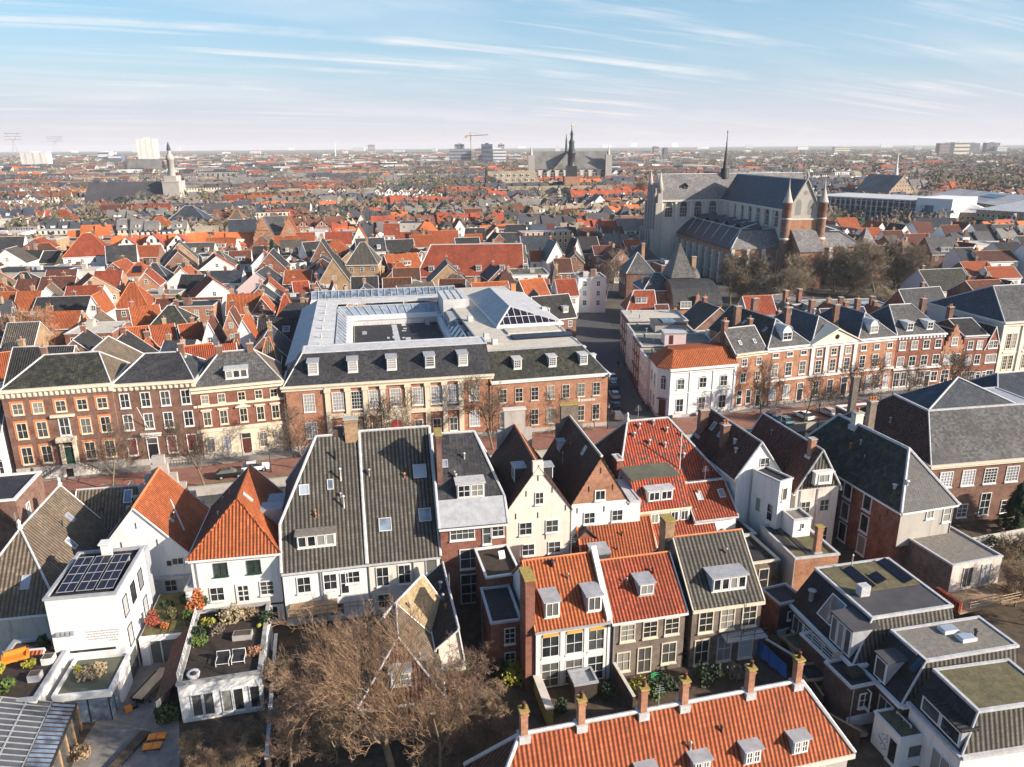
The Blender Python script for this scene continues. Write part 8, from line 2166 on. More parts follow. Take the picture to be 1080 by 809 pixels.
o,p = pxt('hall','long tan roofed wing with white gablets stretching before the dark tower','hall',536,215,4)
L = sized(p,110);e,r = hz(p,211),hz(p,197)
b = MB();b.prism([(0,0),(L,0),(L,18),(0,18)],0,e);b.build('wall','wall_tan',o);b = MB();b.slab([(0,-.6,e),(L,-.6,e),(L,9,r),(0,9,r)],.3);b.slab([(L,18.6,e),(0,18.6,e),(0,9,r),(L,9,r)],.3);b.build('roof','far_tan',o)
for k,x in enumerate((.3,.48,.6,.82)):
 b = MB();xx = L * x;b.poly([(xx - 4,-.8,e - 1),(xx + 4,-.8,e - 1),(xx,-.8,r + 1)]);b.slab([(xx - 4.4,-1,e - 1),(xx,-1,r + 1.4),(xx,6,r + 1.4),(xx - 4.4,6,e - 1)],.2,1);b.slab([(xx,-1,r + 1.4),(xx + 4.4,-1,e - 1),(xx + 4.4,6,e - 1),(xx,6,r + 1.4)],.2,1);b.build('gablet',['wall_cream','far_slate'],o)
# towers, flats
plain('concrete_pale',(.62,.60,.57),.8,.08,.05);plain('haze_glass',(.10,.13,.20),.3,.2,.05)
def slab_block(name,label,px_,base,top,wpx,dm,wall,ang=0,bands=0,cat='flats',band='haze_glass',vertical=0):
 o,p = pxt(name,label,cat,px_,base,ang);w = sized(p,wpx);z = hz(p,top)
 b = MB();b.box(-w / 2,w / 2,0,dm,0,z);b.build('wall',wall,o)
 if bands:
  for k in range(bands):
   q = MB();z0 = z * (k + .45) / bands;q.box(-w / 2 + .6,w / 2 - .6,-.3,0,z0,z0 + z / bands * .38);q.build('window_band',band,o)
 for k in range(vertical):
  q = MB();x = -w / 2 + w * (k + .75) / (vertical + .5);q.box(x - w * .035,x + w * .035,-.5,0,2,z - 1);q.build('stair_strip',band,o)
 q = MB();q.box(-w * .15,w * .15,dm * .3,dm * .6,z,z + max(2,z * .05));q.build('roof_house',wall,o)
 return o
slab_block('tower_block','tallest pale ribbed tower block on the left horizon beside a thin spire',157,172,146.5,17,26,'concrete_pale',10,0,vertical=3,band='stone')
slab_block('tower_block','white slab flats below the left pylon',38,179,160.5,22,24,'concrete_pale',5,0,vertical=3,band='weathered_plaster')
slab_block('office_block','white office block left of the tallest pale tower block',111,174,160.0,10,30,'concrete_pale',5,3);slab_block('office_block','dark low office block just left of the ribbed tower block',122,174,164,12,30,'haze_glass',5,2,band='concrete_pale')
slab_block('office_block','long cream low block right of the white church spire',182,172,166,24,40,'cream_stone',5,1)
slab_block('office_block','dark glass office block with fins, left centre of the old town',231,194,181,40,40,'far_dark',5,3,band='wall_grey',vertical=8);slab_block('office_block','long dark block behind the finned glass office',262,183,177,36,30,'wall_dark',5,1)
slab_block('tower_block','small tan tower block on the horizon between spires and crane',392,161,152.5,7,22,'wall_tan',5,2)
for i,(px_,ba,to,w,wl,lb) in enumerate(((486,174,157,22,'haze_glass','wide blue glass block at the foot of the crane'),(485,172,152,10,'wall_grey','grey tower block beside the crane mast'),(506,174,157,9,'wall_tan','tan slab right of the crane mast'),(514,175,152,11,'far_dark','dark tall office tower with pale corner right of the crane'),(527,174,157,13,'concrete_pale','pale banded office block right of the dark tower'),(529,172,152,6,'wall_grey','thin grey tower behind the pale banded block'))):
 slab_block('office_block',lb,px_,ba,to,w,24,wl,4,5,band='haze_glass' if wl != 'haze_glass' else 'wall_grey')
o,p = pxt('tower_crane','yellow tower crane over the office blocks on the horizon','crane',497,172,0);s = sized(p,1);z0,z1,z2 = 0,hz(p,143.5),hz(p,139)
plain('crane_yellow',(.55,.36,.10),.6,.1,1)
b = MB();b.tube((0,0,0),(0,0,z1),.7 * s,n=4);b.build('mast','crane_yellow',o);b = MB();b.tube((-6 * s,0,z1),(18 * s,-8 * s,z1 + 1 * s),.45 * s,n=4);b.tube((0,0,z1),(0,0,z2),.5 * s,.2 * s,n=4);b.tube((0,0,z2),(12 * s,-5 * s,z1 + s),.15 * s,n=3);b.tube((0,0,z2),(-5 * s,0,z1),.15 * s,n=3);b.box(-6 * s,-4 * s,-s,s,z1 - 2.2 * s,z1);b.build('jib','crane_yellow',o)
for i,(px_,ba,to) in enumerate(((17,163,139),(60,160,143))):
 o,p = pxt('pylon',['taller electricity pylon at the left edge of the horizon','fainter electricity pylon right of the taller pylon'][i],'pylon',px_,ba,10);z = hz(p,to);s = sized(p,1)
 b = MB()
 for sx in (-1,1):
  for sy in (-1,1): b.tube((sx * 2.2 * s,sy * 2 * s,0),(sx * .5 * s,sy * .5 * s,z * .62),.22 * s,n=3);b.tube((sx * .5 * s,sy * .5 * s,z * .62),(sx * 4.5 * s,0,z * .93),.2 * s,n=3)
 b.build('lattice_mast','metal_grey',o);b = MB()
 for zz_ in (.66,.8,.93): b.tube((-6.4 * s,0,z * zz_),(6.4 * s,0,z * zz_),.2 * s,n=3)
 for sx in (-5,5): b.tube((sx * s,0,z * .93),(sx * s,0,z),.2 * s,n=3)
 b.build('cross_arm','metal_grey',o)
for i,(px_,ba,to,w,wl,lb) in enumerate(((1013,166,150,14,'cream_stone','cream hospital-like block on the right horizon'),(1000,165,151,18,'wall_brick','brown wide block left of the cream block on the right horizon'),(1026,164,151,10,'wall_dark','dark block right of the cream block on the right horizon'),(1046,163,150.5,12,'wall_dark','dark tower block near the right end of the horizon'),(1056,163,154,9,'concrete_pale','small white block near the right end of the horizon'),(888,163,155,15,'cream_stone','pale yellow slab flats right of the thin church spire'),(692,166,154.5,5,'wall_tan','pinkish tower block left of the great church roof'),(702,168,156,4,'wall_dark','dark tower block left of the great church roof'))):
 slab_block('tower_block',lb,px_,ba,to,w,26,wl,4,4 if w > 8 else 3,band='haze_glass')
rw_ = random.Random(9)
for k in range(26):
 px_ = (80 + k * 39 + rw_.uniform(-14,14));ba = rw_.uniform(159,166) - .0065 * px_;w = rw_.uniform(4,12)
 o,p = pxt('low_block',f"{ORD[k % 20]} small {'pale' if k < 20 else 'white'} block from the left along the far horizon",'building',px_,ba,rw_.uniform(-10,20));W_ = sized(p,w);z = hz(p,ba - rw_.uniform(2.2,5));o['group'] = 'small blocks on the horizon'
 b = MB();b.box(-W_ / 2,W_ / 2,0,25,0,z);b.build('wall','concrete_pale',o)
for px_,lb in ((354,'thin white mast on the horizon left of the crane'),(942,'slim pale church spire beyond the glass building')):
 o,p = pxt('mast' if px_ < 500 else 'spire',lb,'mast' if px_ < 500 else 'spire',px_,168 if px_ < 500 else 204,0);s = sized(p,1);z = hz(p,151.5 if px_ < 500 else 160)
 if px_ < 500: b = MB();b.lathe([(.8 * s,0),(.5 * s,z)],6);b.build('shaft','concrete_pale',o)
 else:
  b = MB();b.box(-2.6 * s,2.6 * s,-2.6 * s,2.6 * s,0,z * .45);b.build('base','wall_brick',o);b = MB();b.lathe([(2.2 * s,z * .45),(1.3 * s,z * .62),(.8 * s,z * .64),(.15 * s,z)],8);b.build('spire_cone','concrete_pale',o)
# glass building and the roofs beside it
A_,an_,w_ = fit((862,206.5),(974,212),17.0)
H = House('glass_building','long glass building with steel frame and pale flat roof beyond the great church',A_,an_,w_,40,17.0,cat='building')
H.walls('metal_dark');H.done();b = MB();b.box(-1.5,w_ + 1,-2,41,16.6,17.4);H.part('roof',b,'zinc_pale')
for k in range(21):
 b = MB();x = w_ * k / 20;b.box(x - .3,x + .3,-1.2,-.2,0,16.6);H.part('steel_post',b,'concrete_pale')
for k in range(5): b = MB();b.box(0,w_,-.9,-.6,3 + k * 3.1,3.25 + k * 3.1);H.part('steel_rail',b,'concrete_pale')
b = MB();b.box(w_ - 2,w_ + 18,-4,30,0,19);b.box(w_ + 2,w_ + 12,-4.1,-4,4,6,1);b.box(w_ + 3,w_ + 8,-4.1,-4,11,15,1);H.part('white_end_block',b,['white_clean','haze_glass'])
for i,(pl,pr,z,d,rm,lb) in enumerate((((975,207),(1072,219),14,45,'far_light','long grey shed roof right of the glass building'),((982,223),(1046,225),11,30,'zinc_pale','pale pavilion with a low hipped roof before the grey shed'),((1030,221),(1120,226),14,40,'zinc_pale','round cornered hall with pale hipped roof at the right edge'),((903,199),(938,202),13,22,'far_grey','grey roofed church-like hall behind the glass building'))):
 H = pxb('hall',lb,pl,pr,z,d,'hall');H.walls('wall_tan' if i else 'wall_brick');H.roof(rm,z + (5 if i != 3 else 12),'x',h0=0 if i in (0,3) else min(H.w * .4,d * .4),h1=0 if i in (0,3) else min(H.w * .4,d * .4),trim=None,gutter=None,verge=False);H.done()
 if i == 0: b = MB();sl = H.slope['F'];b.slab([(H.w * .45,d * .25,z + sl * d * .25 + .4),(H.w * .62,d * .25,z + sl * d * .25 + .4),(H.w * .62,d * .4,z + sl * d * .4 + .4),(H.w * .45,d * .4,z + sl * d * .4 + .4)],.1);H.part('roof_light',b,'pane_light')
# ------------------------------------------------------------------ trees one can tell apart
def T_(label,px_,py_,kindk,s,tw='twig_grey',name='bare_tree',group=None,bark='bark'):
 p = P(px_,py_,0);return tree(name,label,p.x,p.y,kindk,s,None,group,0,tw,bark)
# the great bare tree in the foreground
def hero_tree(label,x,y,seed,H_,r0,levels,kids,spread,up,twm,name='bare_tree',lens=None):
 t,c = branch_tree(seed,H_,spread,levels,kids,r0,up,lens=lens,rmin=.013,wob=.085,start=.15)
 o = thing(name,label,'tree',(x,y,0));t.build('trunk','bark',o);c.build('crown',twm,o);return o
p = P(412,870,0)
plain('twig_gold',(.25,.16,.10),.9,.35,.6,dirt=(.26,.22,.09),dirt_amt=.4)
hero_tree('huge bare tree spreading golden brown twigs over the lower garden',p.x,p.y + 3.5,17,17.5,.38,5,(5,7),.5,.5,'twig_gold',lens=(.7,.62,.56,.52,.5))
p = P(462,850,0)
hero_tree('second golden bare tree standing against the coach house',p.x,p.y + 1.5,41,11.0,.2,5,(4,6),.52,.45,'twig_gold',lens=(.68,.6,.56,.52,.5))
p = P(300,840,0)
hero_tree('reddish bare tree left of the huge golden tree, behind the brick wall',p.x,p.y + 1.5,23,10.5,.22,5,(5,6),.66,.3,'twig_red',lens=(.62,.6,.55,.5,.5))
p = P(490,790,0)
hero_tree('reddish brown bare tree right of the huge golden tree',p.x,p.y + 2,29,9.5,.2,5,(5,6),.66,.3,'twig_red',lens=(.62,.6,.55,.5,.5))
p = P(375,745,0)
hero_tree('dense red brown bare tree below the white balcony front',p.x,p.y,31,9.5,.2,5,(5,6),.66,.35,'twig_red',lens=(.62,.6,.55,.5,.5))
for i,(px_,py_,s,kd,tw,lb) in enumerate(((205,806,.6,'bush','twig','low bare thicket at the foot of the low white garden house'),(240,800,.6,'bush','twig_red','red bare thicket beside the brick garden wall'),(222,828,.75,'bush','twig_gold','golden bare thicket at the bottom edge left of the garden wall'),(268,792,.6,'bush','twig','tan bare thicket between low white garden house and garden wall'),(262,824,.8,'bush','twig','tan bare thicket at the bottom edge by the garden wall'),(300,742,.95,'bush','twig','tan bare thicket right of the garden wall near its far end'),(312,800,1.2,'bush','twig_gold','golden bare thicket right of the garden wall at the bottom'),(355,805,1.2,'bush','twig','tan bare thicket under the huge golden tree, left of its trunk'),(450,812,1.2,'bush','twig_gold','golden bare thicket under the huge golden tree, right of its trunk'),(485,745,.9,'bush','twig','tan bare thicket below the ivy wall'),(345,715,1.0,'bush','twig_red','red bare thicket under the wooden balcony'),(330,765,.8,'bush','twig_red','red bare thicket right of the brick garden wall'),(440,790,.9,'bush','twig_red','red bare thicket below the coach house'),(520,760,.75,'bush','twig','tan bare thicket beside the paved yard'),(515,795,.7,'bush','twig_red','red bare thicket left of the long orange roof'),(1070,640,1.1,'bush','twig','tangled pale bare thicket right of the gravel roofed building'),(1062,600,1.0,'bush','twig','bare thicket in the dark garden right of the gravel roofed building'),(1085,660,1.2,'bush','twig_gold','golden bare thicket at the right photo edge'))):
 T_(lb,px_,py_,kd,s,tw,'thicket')
# canal side trees
for i,(px_,py_,s,lb) in enumerate(((119,517,1.0,'young bare street tree before the brown mansion with bicycles at its foot'),(216,513,1.0,'bare street tree between the slate hipped house and the yellow fronted house'),(322,495,1.0,'bare street tree before the left end of the museum'),(386,492,1.05,'bare street tree before the museum pilasters, left of the red door'),(437,484,1.05,'bare street tree just right of the red museum door'),(520,474,1.15,'wide bare street tree where the two museum ranges meet'),(589,462,.85,'bare street tree before the plainer museum range'),(803,443,1.0,'bare street tree before the narrow plain canal house'),(848,445,.95,'bare street tree before the three bay canal house'),(893,437,1.15,'bare street tree before the pediment house'),(955,427,.85,'bare street tree before the four bay canal house'),(1003,425,1.1,'leaning bare street tree before the stepped gable'))):
 T_(lb,px_,py_,'street' if i % 2 else 'street2',s,'twig_dark','street_tree','bare trees along the canal street')
# trees about the church and in the courts
ct = [(770,322,'big',1.0),(800,318,'big2',1.1),(828,322,'big',1.05),(880,308,'big2',1.0),(900,310,'big',1.1),(922,308,'big2',1.15),(944,306,'big',1.1),(964,303,'big2',.95),(935,314,'big',.95),(912,300,'big2',1.0),(950,296,'big',.9),(890,318,'big',.9),(815,330,'big2',.9),(785,328,'big',.85)]
for i,(px_,py_,k,s) in enumerate(ct):
 T_(f"{ORD[i]} of the bare trees around the great church, counted as planted from its porch",px_,py_,k,s,'twig_grey','bare_tree','bare trees round the great church')
T_('pale tan round crowned tree among the flat roofs behind the canal houses',938,332,'big2',.55,'dry_grass');T_('rust red bare tree behind the left mansion',22,392,'big',.95,'twig_rust');T_('second rust red bare tree at the left photo edge',8,385,'big2',.9,'twig_rust');T_('grey bare tree among white gables left of the museum',229,372,'street2',.75,'dry_grass')
for i,(px_,py_,k,s,lb) in enumerate(((638,318,'street',1.4,'tall bare tree on the square at the end of the side street'),(646,305,'street2',1.4,'dark bare tree beside the blue pyramid roof'),(634,270,'big',.8,'bare tree left of the great church west arm'),(650,262,'big2',.8,'brownish bare tree close to the great church buttresses'),(668,215,'big',1.3,'large brown tree in front of the great church buttresses, far side'),(616,278,'street2',1.0,'bare tree beside the white arched gable'),(228,296,'street',1.0,'bare reddish tree before the blue slate shed'),(240,290,'street2',.9,'bare tree at the right end of the blue slate shed'),(216,282,'street',.9,'bare tree above the blue slate shed'),(265,272,'street2',1.0,'bare garden tree below the stepped orange gable'),(320,276,'big',.6,'bare garden tree right of the dark conifer'),(302,268,'big2',.6,'bare garden tree behind the dark conifer'),(335,268,'big',.6,'bare garden tree left of the tall tan house'))):
 T_(lb,px_,py_,k,s,'twig_rust' if i in (6,4) else 'twig_grey')
def conifer(label,px_,py_,H_,R0,mat='leaf_dark'):
 p = P(px_,py_,0);o = thing('conifer',label,'tree',(p.x,p.y,0));rnd = random.Random(int(px_));b = MB()
 for k in range(900):
  t = rnd.random() ** .8;a = rnd.random() * 6.283;rr_ = R0 * (1 - t) * (.55 + .45 * rnd.random()) + .2;z = H_ * (.1 + .9 * t)
  c = Vector((math.cos(a) * rr_,math.sin(a) * rr_,z));out = Vector((math.cos(a),math.sin(a),-.5)).normalized();sd_ = Vector((-math.sin(a),math.cos(a),0));s = rnd.uniform(.4,.9)
  b.poly([c - sd_ * s * .4,c + out * s,c + sd_ * s * .4,c - out * s * .4])
 b.build('crown',mat,o);b = MB();b.tube((0,0,0),(0,0,H_ * .95),.3,.05,n=7);b.build('trunk','bark',o)
conifer('tall dark green conifer among the gardens below the stepped orange gable',291,300,17,4.0);conifer('small dark conifer behind the hipped house left of the museum',192,342,9,1.6);conifer('second small dark evergreen near the brick garden wall roof',206,344,7,2.2)
p = P(392,305,0);shrub('shrub','dark green shrub between tan gable and green felted roof',p.x,p.y,0,4,4,3,'leaf_dark',500,.5,91)
p = P(1070,520,0);conifer('dark evergreen in the garden before the lattice windowed building',1070,560,7,2.2)
# ------------------------------------------------------------------ cars, bicycles, lamps, people
def car_paint(n,c): plain(n,c,.25,.05,1,spec=.6)
for n,c in (('car_black',(.012,.013,.016)),('car_white',(.75,.75,.75)),('car_silver',(.42,.43,.44)),('car_blue',(.02,.05,.12)),('car_teal',(.10,.32,.34)),('car_grey',(.12,.125,.13))): car_paint(n,c)
def car_body():
 b = MB();W = .86
 prof = [(-2.1,.32),(2.1,.32),(2.16,.62),(2.0,.82),(1.05,.95),(-1.75,1.0),(-2.12,.9),(-2.16,.5)]
 n = len(prof)
 for s_ in (-1,1):
  pts = [(x,s_ * W * (.94 if z < .4 or z > .9 else 1),z) for x,z in prof];b.poly(pts if s_ < 0 else pts[::-1])
 for i in range(n):
  (x0,z0),(x1,z1) = prof[i],prof[(i + 1) % n];w0 = W * (.94 if z0 < .4 or z0 > .9 else 1);w1 = W * (.94 if z1 < .4 or z1 > .9 else 1)
  b.poly([(x0,-w0,z0),(x0,w0,z0),(x1,w1,z1),(x1,-w1,z1)])
 top = [(.15,-.62,1.46),(.15,.62,1.46),(-1.35,.62,1.46),(-1.35,-.62,1.46)];b.poly(top);b.poly([(p_[0],p_[1],1.42) for p_ in top][::-1])
 return b
def car_glass():
 b = MB();lo = [(1.0,-.78,.96),(1.0,.78,.96),(-1.95,.78,1.0),(-1.95,-.78,1.0)];hi = [(.15,-.62,1.45),(.15,.62,1.45),(-1.35,.62,1.45),(-1.35,-.62,1.45)]
 for i in range(4): j = (i + 1) % 4;b.poly([lo[i],lo[j],hi[j],hi[i]])
 return b.mesh('cabin_glass',['pane_dark'])
CG = car_glass()
def wheel_mesh():
 b = MB();b.tube((0,-.11,0),(0,.11,0),.33,n=14);b.tube((0,-.13,0),(0,.13,0),.19,n=10,m=1);return b.mesh('wheel',['rubber','metal_grey'])
WMESH = wheel_mesh();HL = MB();HL.box(-.03,.03,-.16,.16,-.07,.07);HLM = HL.mesh('headlight',['lead_white']);TLM = HL.mesh('tail_light',['red_paint'])
CB = {}
def car(label,x,y,ang,paint,group=None):
 o = thing('parked_car',label,'car',(x,y,.01),R_(ang),group)
 if paint not in CB: CB[paint] = car_body().mesh('body',[paint])
 link('body',CB[paint],o);link('cabin_glass',CG,o)
 for wx in (-1.3,1.3):
  for wy in (-.78,.78): link('wheel',WMESH,o,(wx,wy,.33))
 for wy in (-.6,.6): link('headlight',HLM,o,(2.12,wy,.7));link('tail_light',TLM,o,(-2.15,wy,.75))
for i,(px_,py_,ang,pt,lb) in enumerate(((270,496,16,'car_white','white car parked before the yellow fronted house'),(243,503,18,'car_black','black car parked left of the white car by the canal'),(826,446,105,'car_teal','teal car parked at the canal edge'),(847,441,112,'car_white','white van-like car parked right of the teal car'),(872,437,112,'car_silver','silver car parked third from the teal car'),(893,435,112,'car_grey','grey car parked farthest right along the canal'),(812,441,60,'car_blue','dark blue car half hidden left of the teal car'))):
 p = P(px_,py_,0);car(lb,p.x,p.y,ang,pt,'cars parked by the canal')
for i,(px_,py_,pt,lb) in enumerate(((651,441,'car_grey','nearest dark grey car in the shaded side street'),(650,431,'car_black','black car second in the side street row'),(648,419,'car_silver','silver car third in the side street row'),(646.5,409,'car_blue','blue car fourth in the side street row'),(645,400,'car_white','white car fifth in the side street row'))):
 p = P(px_,py_,0);car(lb,p.x,p.y,92,pt,'cars parked in the side street')
def bike_meshes():
 b = MB()
 for k in range(14):
  a0,a1 = 2 * math.pi * k / 14,2 * math.pi * (k + 1) / 14;b.tube((.33 * math.cos(a0),0,.33 * math.sin(a0)),(.33 * math.cos(a1),0,.33 * math.sin(a1)),.028,n=4,cap=False)
 for k in range(6): a0 = math.pi * k / 6;b.tube((.32 * math.cos(a0),0,.32 * math.sin(a0)),(-.32 * math.cos(a0),0,-.32 * math.sin(a0)),.006,n=3)
 w = b.mesh('wheel',['rubber'])
 fr = {}
 for c in ('black_paint','red_paint','metal_grey','car_blue','green_paint'):
  f = MB()
  for p_,q_ in (((-.52,0,.34),(-.05,0,.3)),((-.52,0,.34),(-.2,0,.8)),((-.2,0,.8),(-.05,0,.3)),((-.05,0,.3),(.38,0,.78)),((-.2,0,.75),(.38,0,.85)),((.52,0,.34),(.36,0,1.02)),((.34,-.27,1.05),(.34,.27,1.05)),((-.2,0,.8),(-.22,0,.92))): f.tube(p_,q_,.025,n=5)
  f.box(-.75,-.35,-.07,.07,.7,.73);fr[c] = f.mesh('frame',[c])
 s_ = MB();s_.lathe([(.02,0),(.11,.02),(.09,.07),(.02,.08)],8);return w,fr,s_.mesh('saddle',['rubber'])
BW,BF,BS = bike_meshes()
rb = random.Random(13);CLR = ['black_paint','black_paint','red_paint','metal_grey','car_blue','green_paint']
CW = dict(black_paint='black',red_paint='red',metal_grey='grey',car_blue='dark blue',green_paint='dark green')
nb = 0;seen = {}
bikes = []
for k in range(16): bikes.append((S(-70 + k * .85 + rb.uniform(-.2,.2),-8.4 + rb.uniform(-.5,.5)),104 + rb.uniform(-20,20),'beside the street tree before the brown mansion'))
for k in range(9): bikes.append((S(-38 + k * 1.2,-2.6),14 + rb.uniform(-8,8),'against the yellow fronted house'))
for k in range(8): bikes.append((S(-26 + k * 1.1,-1.3),14 + rb.uniform(-8,8),'along the left end of the museum'))
for k in range(18): bikes.append((Vector((27.0 + .012 * k + rb.uniform(-.1,.1),141 + k * 1.9,0)),10 + rb.uniform(-15,15),'along the shaded row in the side street'))
for k in range(22): bikes.append((S(44 + k * 2.3,-.5 + .02 * k),14 + rb.uniform(-12,12),'before the canal houses right of the white corner'))
for k in range(6): bikes.append((S(6 + k * 1.5,-3.2),14 + rb.uniform(-12,12),'before the plainer museum range'))
bcount = {}
for (pos,an,where) in bikes:
 c = rb.choice(CLR);bcount.setdefault((c,where),[]).append((pos,an))
for (c,where),lst in bcount.items():
 lst.sort(key=lambda q: to_px(q[0].x,q[0].y,0)[0])
 for i,(pos,an) in enumerate(lst):
  o = thing('bicycle',('' if len(lst) == 1 else f"{ORD[i]} from left, ") + f"{CW[c]} bicycle {where}" ,'bicycle',(pos.x,pos.y,.14 if 'before the canal' in where or 'left end' in where else .02),R_(an),'parked bicycles')
  link('frame',BF[c],o);link('wheel',BW,o,(-.52,0,.34));link('wheel',BW,o,(.52,0,.34));link('saddle',BS,o,(-.22,0,.92))
  o.rotation_euler = (R_(rb.uniform(4,10)),0,R_(an))
LP = MB();LP.lathe([(.14,0),(.12,.9),(.06,1.0),(.05,4.0),(.1,4.05)],8);LPM = LP.mesh('post',['metal_dark'])
LH = MB();LH.lathe([(.14,0),(.24,.5),(.26,.52)],6);LHM = LH.mesh('lantern',['pane_light']);LC = MB();LC.lathe([(.3,0),(.12,.25),(.04,.3),(.03,.45)],6);LCM = LC.mesh('lantern_cap',['metal_dark'])
for i,(px_,py_,lb) in enumerate(((286,498,'street lamp right of the white car by the canal'),(40,525,'street lamp near the left photo edge by the canal'),(641,452,'street lamp at the corner of the museum and the side street'),(862,452,'street lamp among the parked cars by the canal'),(940,425,'street lamp before the four bay canal house'),(560,466,'street lamp before the plainer museum range'),(990,421,'street lamp left of the leaning street tree'))):
 p = P(px_,py_,0);o = thing('street_lamp',lb,'street lamp',(p.x,p.y,0),0,'lamps along the canal street');link('post',LPM,o);link('lantern',LHM,o,(0,0,4.05));link('lantern_cap',LCM,o,(0,0,4.57))
def person(label,px_,py_,coat,ang=0,stride=.25):
 p = P(px_,py_,0);o = thing('person',label,'person',(p.x,p.y,.01),R_(ang))
 def lump(path,n=8):
  b = MB();prev = None
  for q in path:
   c = Vector(q[:3]);rx,ry = q[3],q[4]
   ring = [(c.x + rx * math.cos(2 * math.pi * i / n),c.y + ry * math.sin(2 * math.pi * i / n),c.z) for i in range(n)]
   if prev:
    for i in range(n): j = (i + 1) % n;b.poly([prev[i],prev[j],ring[j],ring[i]],smooth=True)
   prev = ring
  return b
 me = bpy.data.meshes.new('body')
 vs = [(0,0,.95),(0,0,1.2),(0,0,1.42),(0,0,1.5),(0,.01,1.62),(0,.01,1.74),(.1,0,.9),(.12,stride,.5),(.13,stride * .9,.07),(-.1,0,.9),(-.12,-stride,.5),(-.13,-stride * 1.3,.09),(.2,0,1.4),(.26,-stride * .6,1.12),(.25,-stride * .4,.86),(-.2,0,1.4),(-.26,stride * .6,1.12),(-.25,stride * .9,.88)]
 es = [(0,1),(1,2),(2,3),(3,4),(4,5),(0,6),(6,7),(7,8),(0,9),(9,10),(10,11),(2,12),(12,13),(13,14),(2,15),(15,16),(16,17)]
 me.from_pydata(vs,es,[]);me.materials.append(MATS[coat]);bo = link('body',me,o)
 m = bo.modifiers.new('Skin','SKIN');rads = [.15,.16,.17,.065,.1,.09,.1,.07,.05,.1,.07,.05,.075,.055,.04,.075,.055,.04]
 for v_,r_ in zip(me.skin_vertices[0].data,rads): v_.radius = (r_,r_)
 me.skin_vertices[0].data[0].use_root = True
 bo.modifiers.new('Subdivision','SUBSURF').levels = 1;bo.modifiers['Subdivision'].render_levels = 1
 b = MB();b.lathe([(.02,1.58),(.1,1.62),(.115,1.7),(.09,1.8),(.02,1.83)],10,c=(0,.03));b.build('hair','wood_dark',o)
person('person in dark clothes walking down the shaded side street',652,388,'car_black',10);person('person in a dark coat on the pavement before the cream hall',1026,414,'car_grey',80);person('person in a reddish coat on the pavement before the four bay canal house',928,428,'red_paint',70)
# ------------------------------------------------------------------ sky, sun, air, camera
SUN_EL,SUN_AZ = 22.5,110.0     # azimuth clockwise from +Y: sun to the right and behind the camera
sd_ = Vector((math.sin(R_(SUN_AZ)) * math.cos(R_(SUN_EL)),math.cos(R_(SUN_AZ)) * math.cos(R_(SUN_EL)),math.sin(R_(SUN_EL))))
l = bpy.data.lights.new('sun','SUN');l.energy = 5.0;l.angle = R_(.5);l.color = (1.0,.90,.78)
so = bpy.data.objects.new('sun',l);COL.objects.link(so);so.rotation_euler = sd_.to_track_quat('Z','Y').to_euler()
w = bpy.data.worlds.new('World');SC.world = w;w.use_nodes = True;nt = w.node_tree
bg = nt.nodes['Background']
sky = nt.nodes.new('ShaderNodeTexSky');sky.sky_type = 'NISHITA';sky.sun_disc = False;sky.sun_elevation = R_(SUN_EL);sky.sun_rotation = R_(SUN_AZ);sky.altitude = 50;sky.air_density = 1.0;sky.dust_density = 1.6;sky.ozone_density = 1.2
tc = nt.nodes.new('ShaderNodeTexCoord').outputs['Generated']
sp = nt.nodes.new('ShaderNodeSeparateXYZ');nt.links.new(tc,sp.inputs[0])
zc = math_(nt,'MAXIMUM',sp.outputs[2],0.0);den = math_(nt,'ADD',zc,.10)
cv = nt.nodes.new('ShaderNodeCombineXYZ');nt.links.new(math_(nt,'DIVIDE',sp.outputs[0],den),cv.inputs[0]);nt.links.new(math_(nt,'DIVIDE',sp.outputs[1],den),cv.inputs[1])
mp = nt.nodes.new('ShaderNodeMapping');mp.vector_type = 'TEXTURE';mp.inputs['Rotation'].default_value = (0,0,R_(30));mp.inputs['Scale'].default_value = (4.5,.8,1);nt.links.new(cv.outputs[0],mp.inputs[0])
nA = noise(nt,1.0,8,.62,mp.outputs[0]);nt.nodes[-1].inputs['Distortion'].default_value = .8
mp2 = nt.nodes.new('ShaderNodeMapping');mp2.inputs['Rotation'].default_value = (0,0,R_(-14));mp2.inputs['Scale'].default_value = (.3,.6,1);mp2.inputs['Location'].default_value = (3.3,1.2,0);nt.links.new(cv.outputs[0],mp2.inputs[0])
nB = noise(nt,1.0,5,.55,mp2.outputs[0])
cl = math_(nt,'MULTIPLY',ramp(nt,nA,.45,.70),ramp(nt,nB,.44,.60))
mp3 = nt.nodes.new('ShaderNodeMapping');mp3.vector_type = 'TEXTURE';mp3.inputs['Rotation'].default_value = (0,0,R_(25));mp3.inputs['Scale'].default_value = (4.2,.30,1);mp3.inputs['Location'].default_value = (1.7,.4,0);nt.links.new(cv.outputs[0],mp3.inputs[0])
nC = noise(nt,1.0,9,.6,mp3.outputs[0]);nt.nodes[-1].inputs['Distortion'].default_value = .35
mp4 = nt.nodes.new('ShaderNodeMapping');mp4.inputs['Scale'].default_value = (.7,.7,1);mp4.inputs['Location'].default_value = (5.1,2.2,0);nt.links.new(cv.outputs[0],mp4.inputs[0])
cl = math_(nt,'MAXIMUM',math_(nt,'MULTIPLY',cl,.7),math_(nt,'MULTIPLY',ramp(nt,nC,.49,.66),ramp(nt,noise(nt,1.0,4,.6,mp4.outputs[0]),.42,.6)))
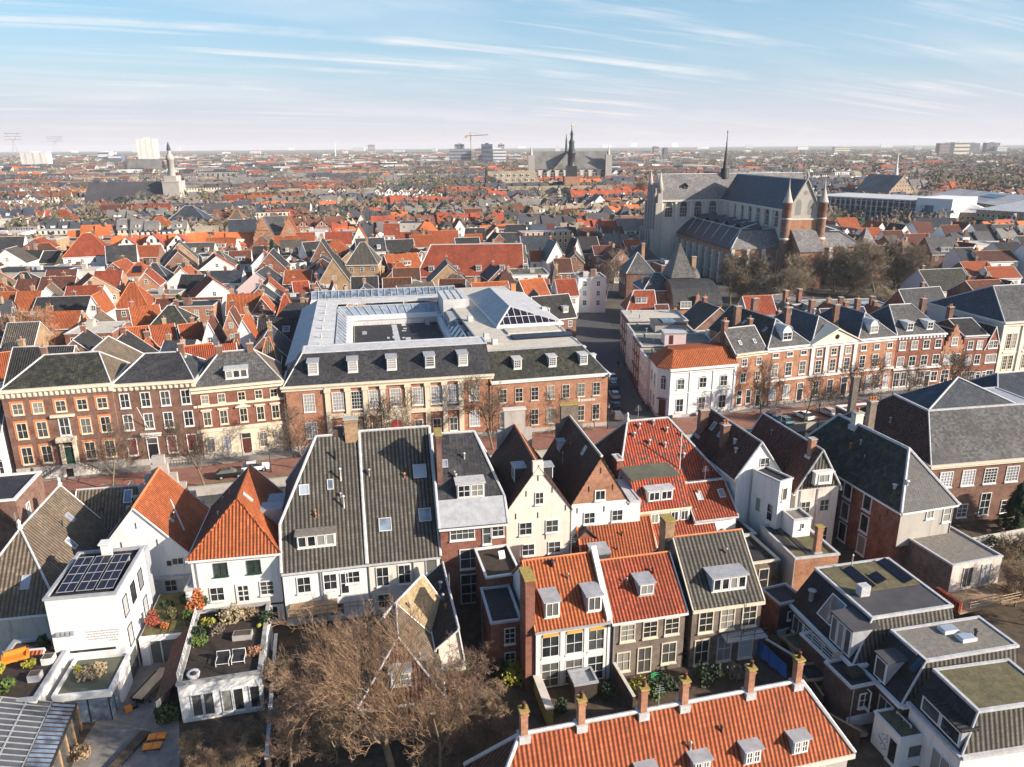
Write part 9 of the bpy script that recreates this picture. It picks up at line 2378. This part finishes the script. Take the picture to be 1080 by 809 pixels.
hs = nt.nodes.new('ShaderNodeHueSaturation');hs.inputs['Saturation'].default_value = 1.6;hs.inputs['Value'].default_value = .95;nt.links.new(sky.outputs[0],hs.inputs['Color'])
col = mixc(nt,math_(nt,'MULTIPLY',math_(nt,'POWER',ramp(nt,sp.outputs[2],.26,.03),.9),.92),hs.outputs[0],(2.5,3.42,4.5))
hzn = ramp(nt,sp.outputs[2],.085,.0)
col = mixc(nt,math_(nt,'MULTIPLY',cl,.85),col,(5.1,5.05,5.1))
col = mixc(nt,math_(nt,'MULTIPLY',hzn,.9),col,(4.6,4.2,4.25))
nt.links.new(col,bg.inputs['Color']);bg.inputs['Strength'].default_value = .104
# air
hzm = bpy.data.materials.new('haze_air');hzm.use_nodes = True;hn = hzm.node_tree;hn.nodes.remove(hn.nodes['Principled BSDF'])
pv = hn.nodes.new('ShaderNodeVolumePrincipled');pv.inputs['Color'].default_value = (.93,.95,1,1);pv.inputs['Density'].default_value = 0.00007;pv.inputs['Anisotropy'].default_value = 0.0
hn.links.new(pv.outputs[0],hn.nodes['Material Output'].inputs['Volume']);MATS['haze_air'] = hzm
b = MB();b.box(-14500,14500,-500,14300,-3.6,96);h = b.build('haze','haze_air');kind(h,'stuff');h['label'] = 'thin pale winter haze over the town'
cam = bpy.data.cameras.new('camera');co = bpy.data.objects.new('camera',cam);COL.objects.link(co);SC.camera = co
co.location = (0,0,CAMH);cam.sensor_fit = 'HORIZONTAL';cam.sensor_width = 36.0;cam.lens = FPX / 1080 * 36.0;cam.clip_start = .5;cam.clip_end = 40000
M = Matrix.Rotation(R_(90) - PITCH,4,'X') @ Matrix.Rotation(ROLL,4,'Z')
co.rotation_euler = M.to_euler()
vs = SC.view_settings;vs.view_transform = 'Standard';vs.look = 'None';vs.exposure = 0.9;vs.gamma = 1.0;vs.use_curve_mapping = False
SC.cycles.use_denoising = True
SC.cycles.max_bounces = 6;SC.cycles.diffuse_bounces = 2;SC.cycles.glossy_bounces = 2;SC.cycles.volume_bounces = 0;SC.cycles.transmission_bounces = 2
try: SC.cycles.denoiser = 'OPENIMAGEDENOISE'
except Exception: pass
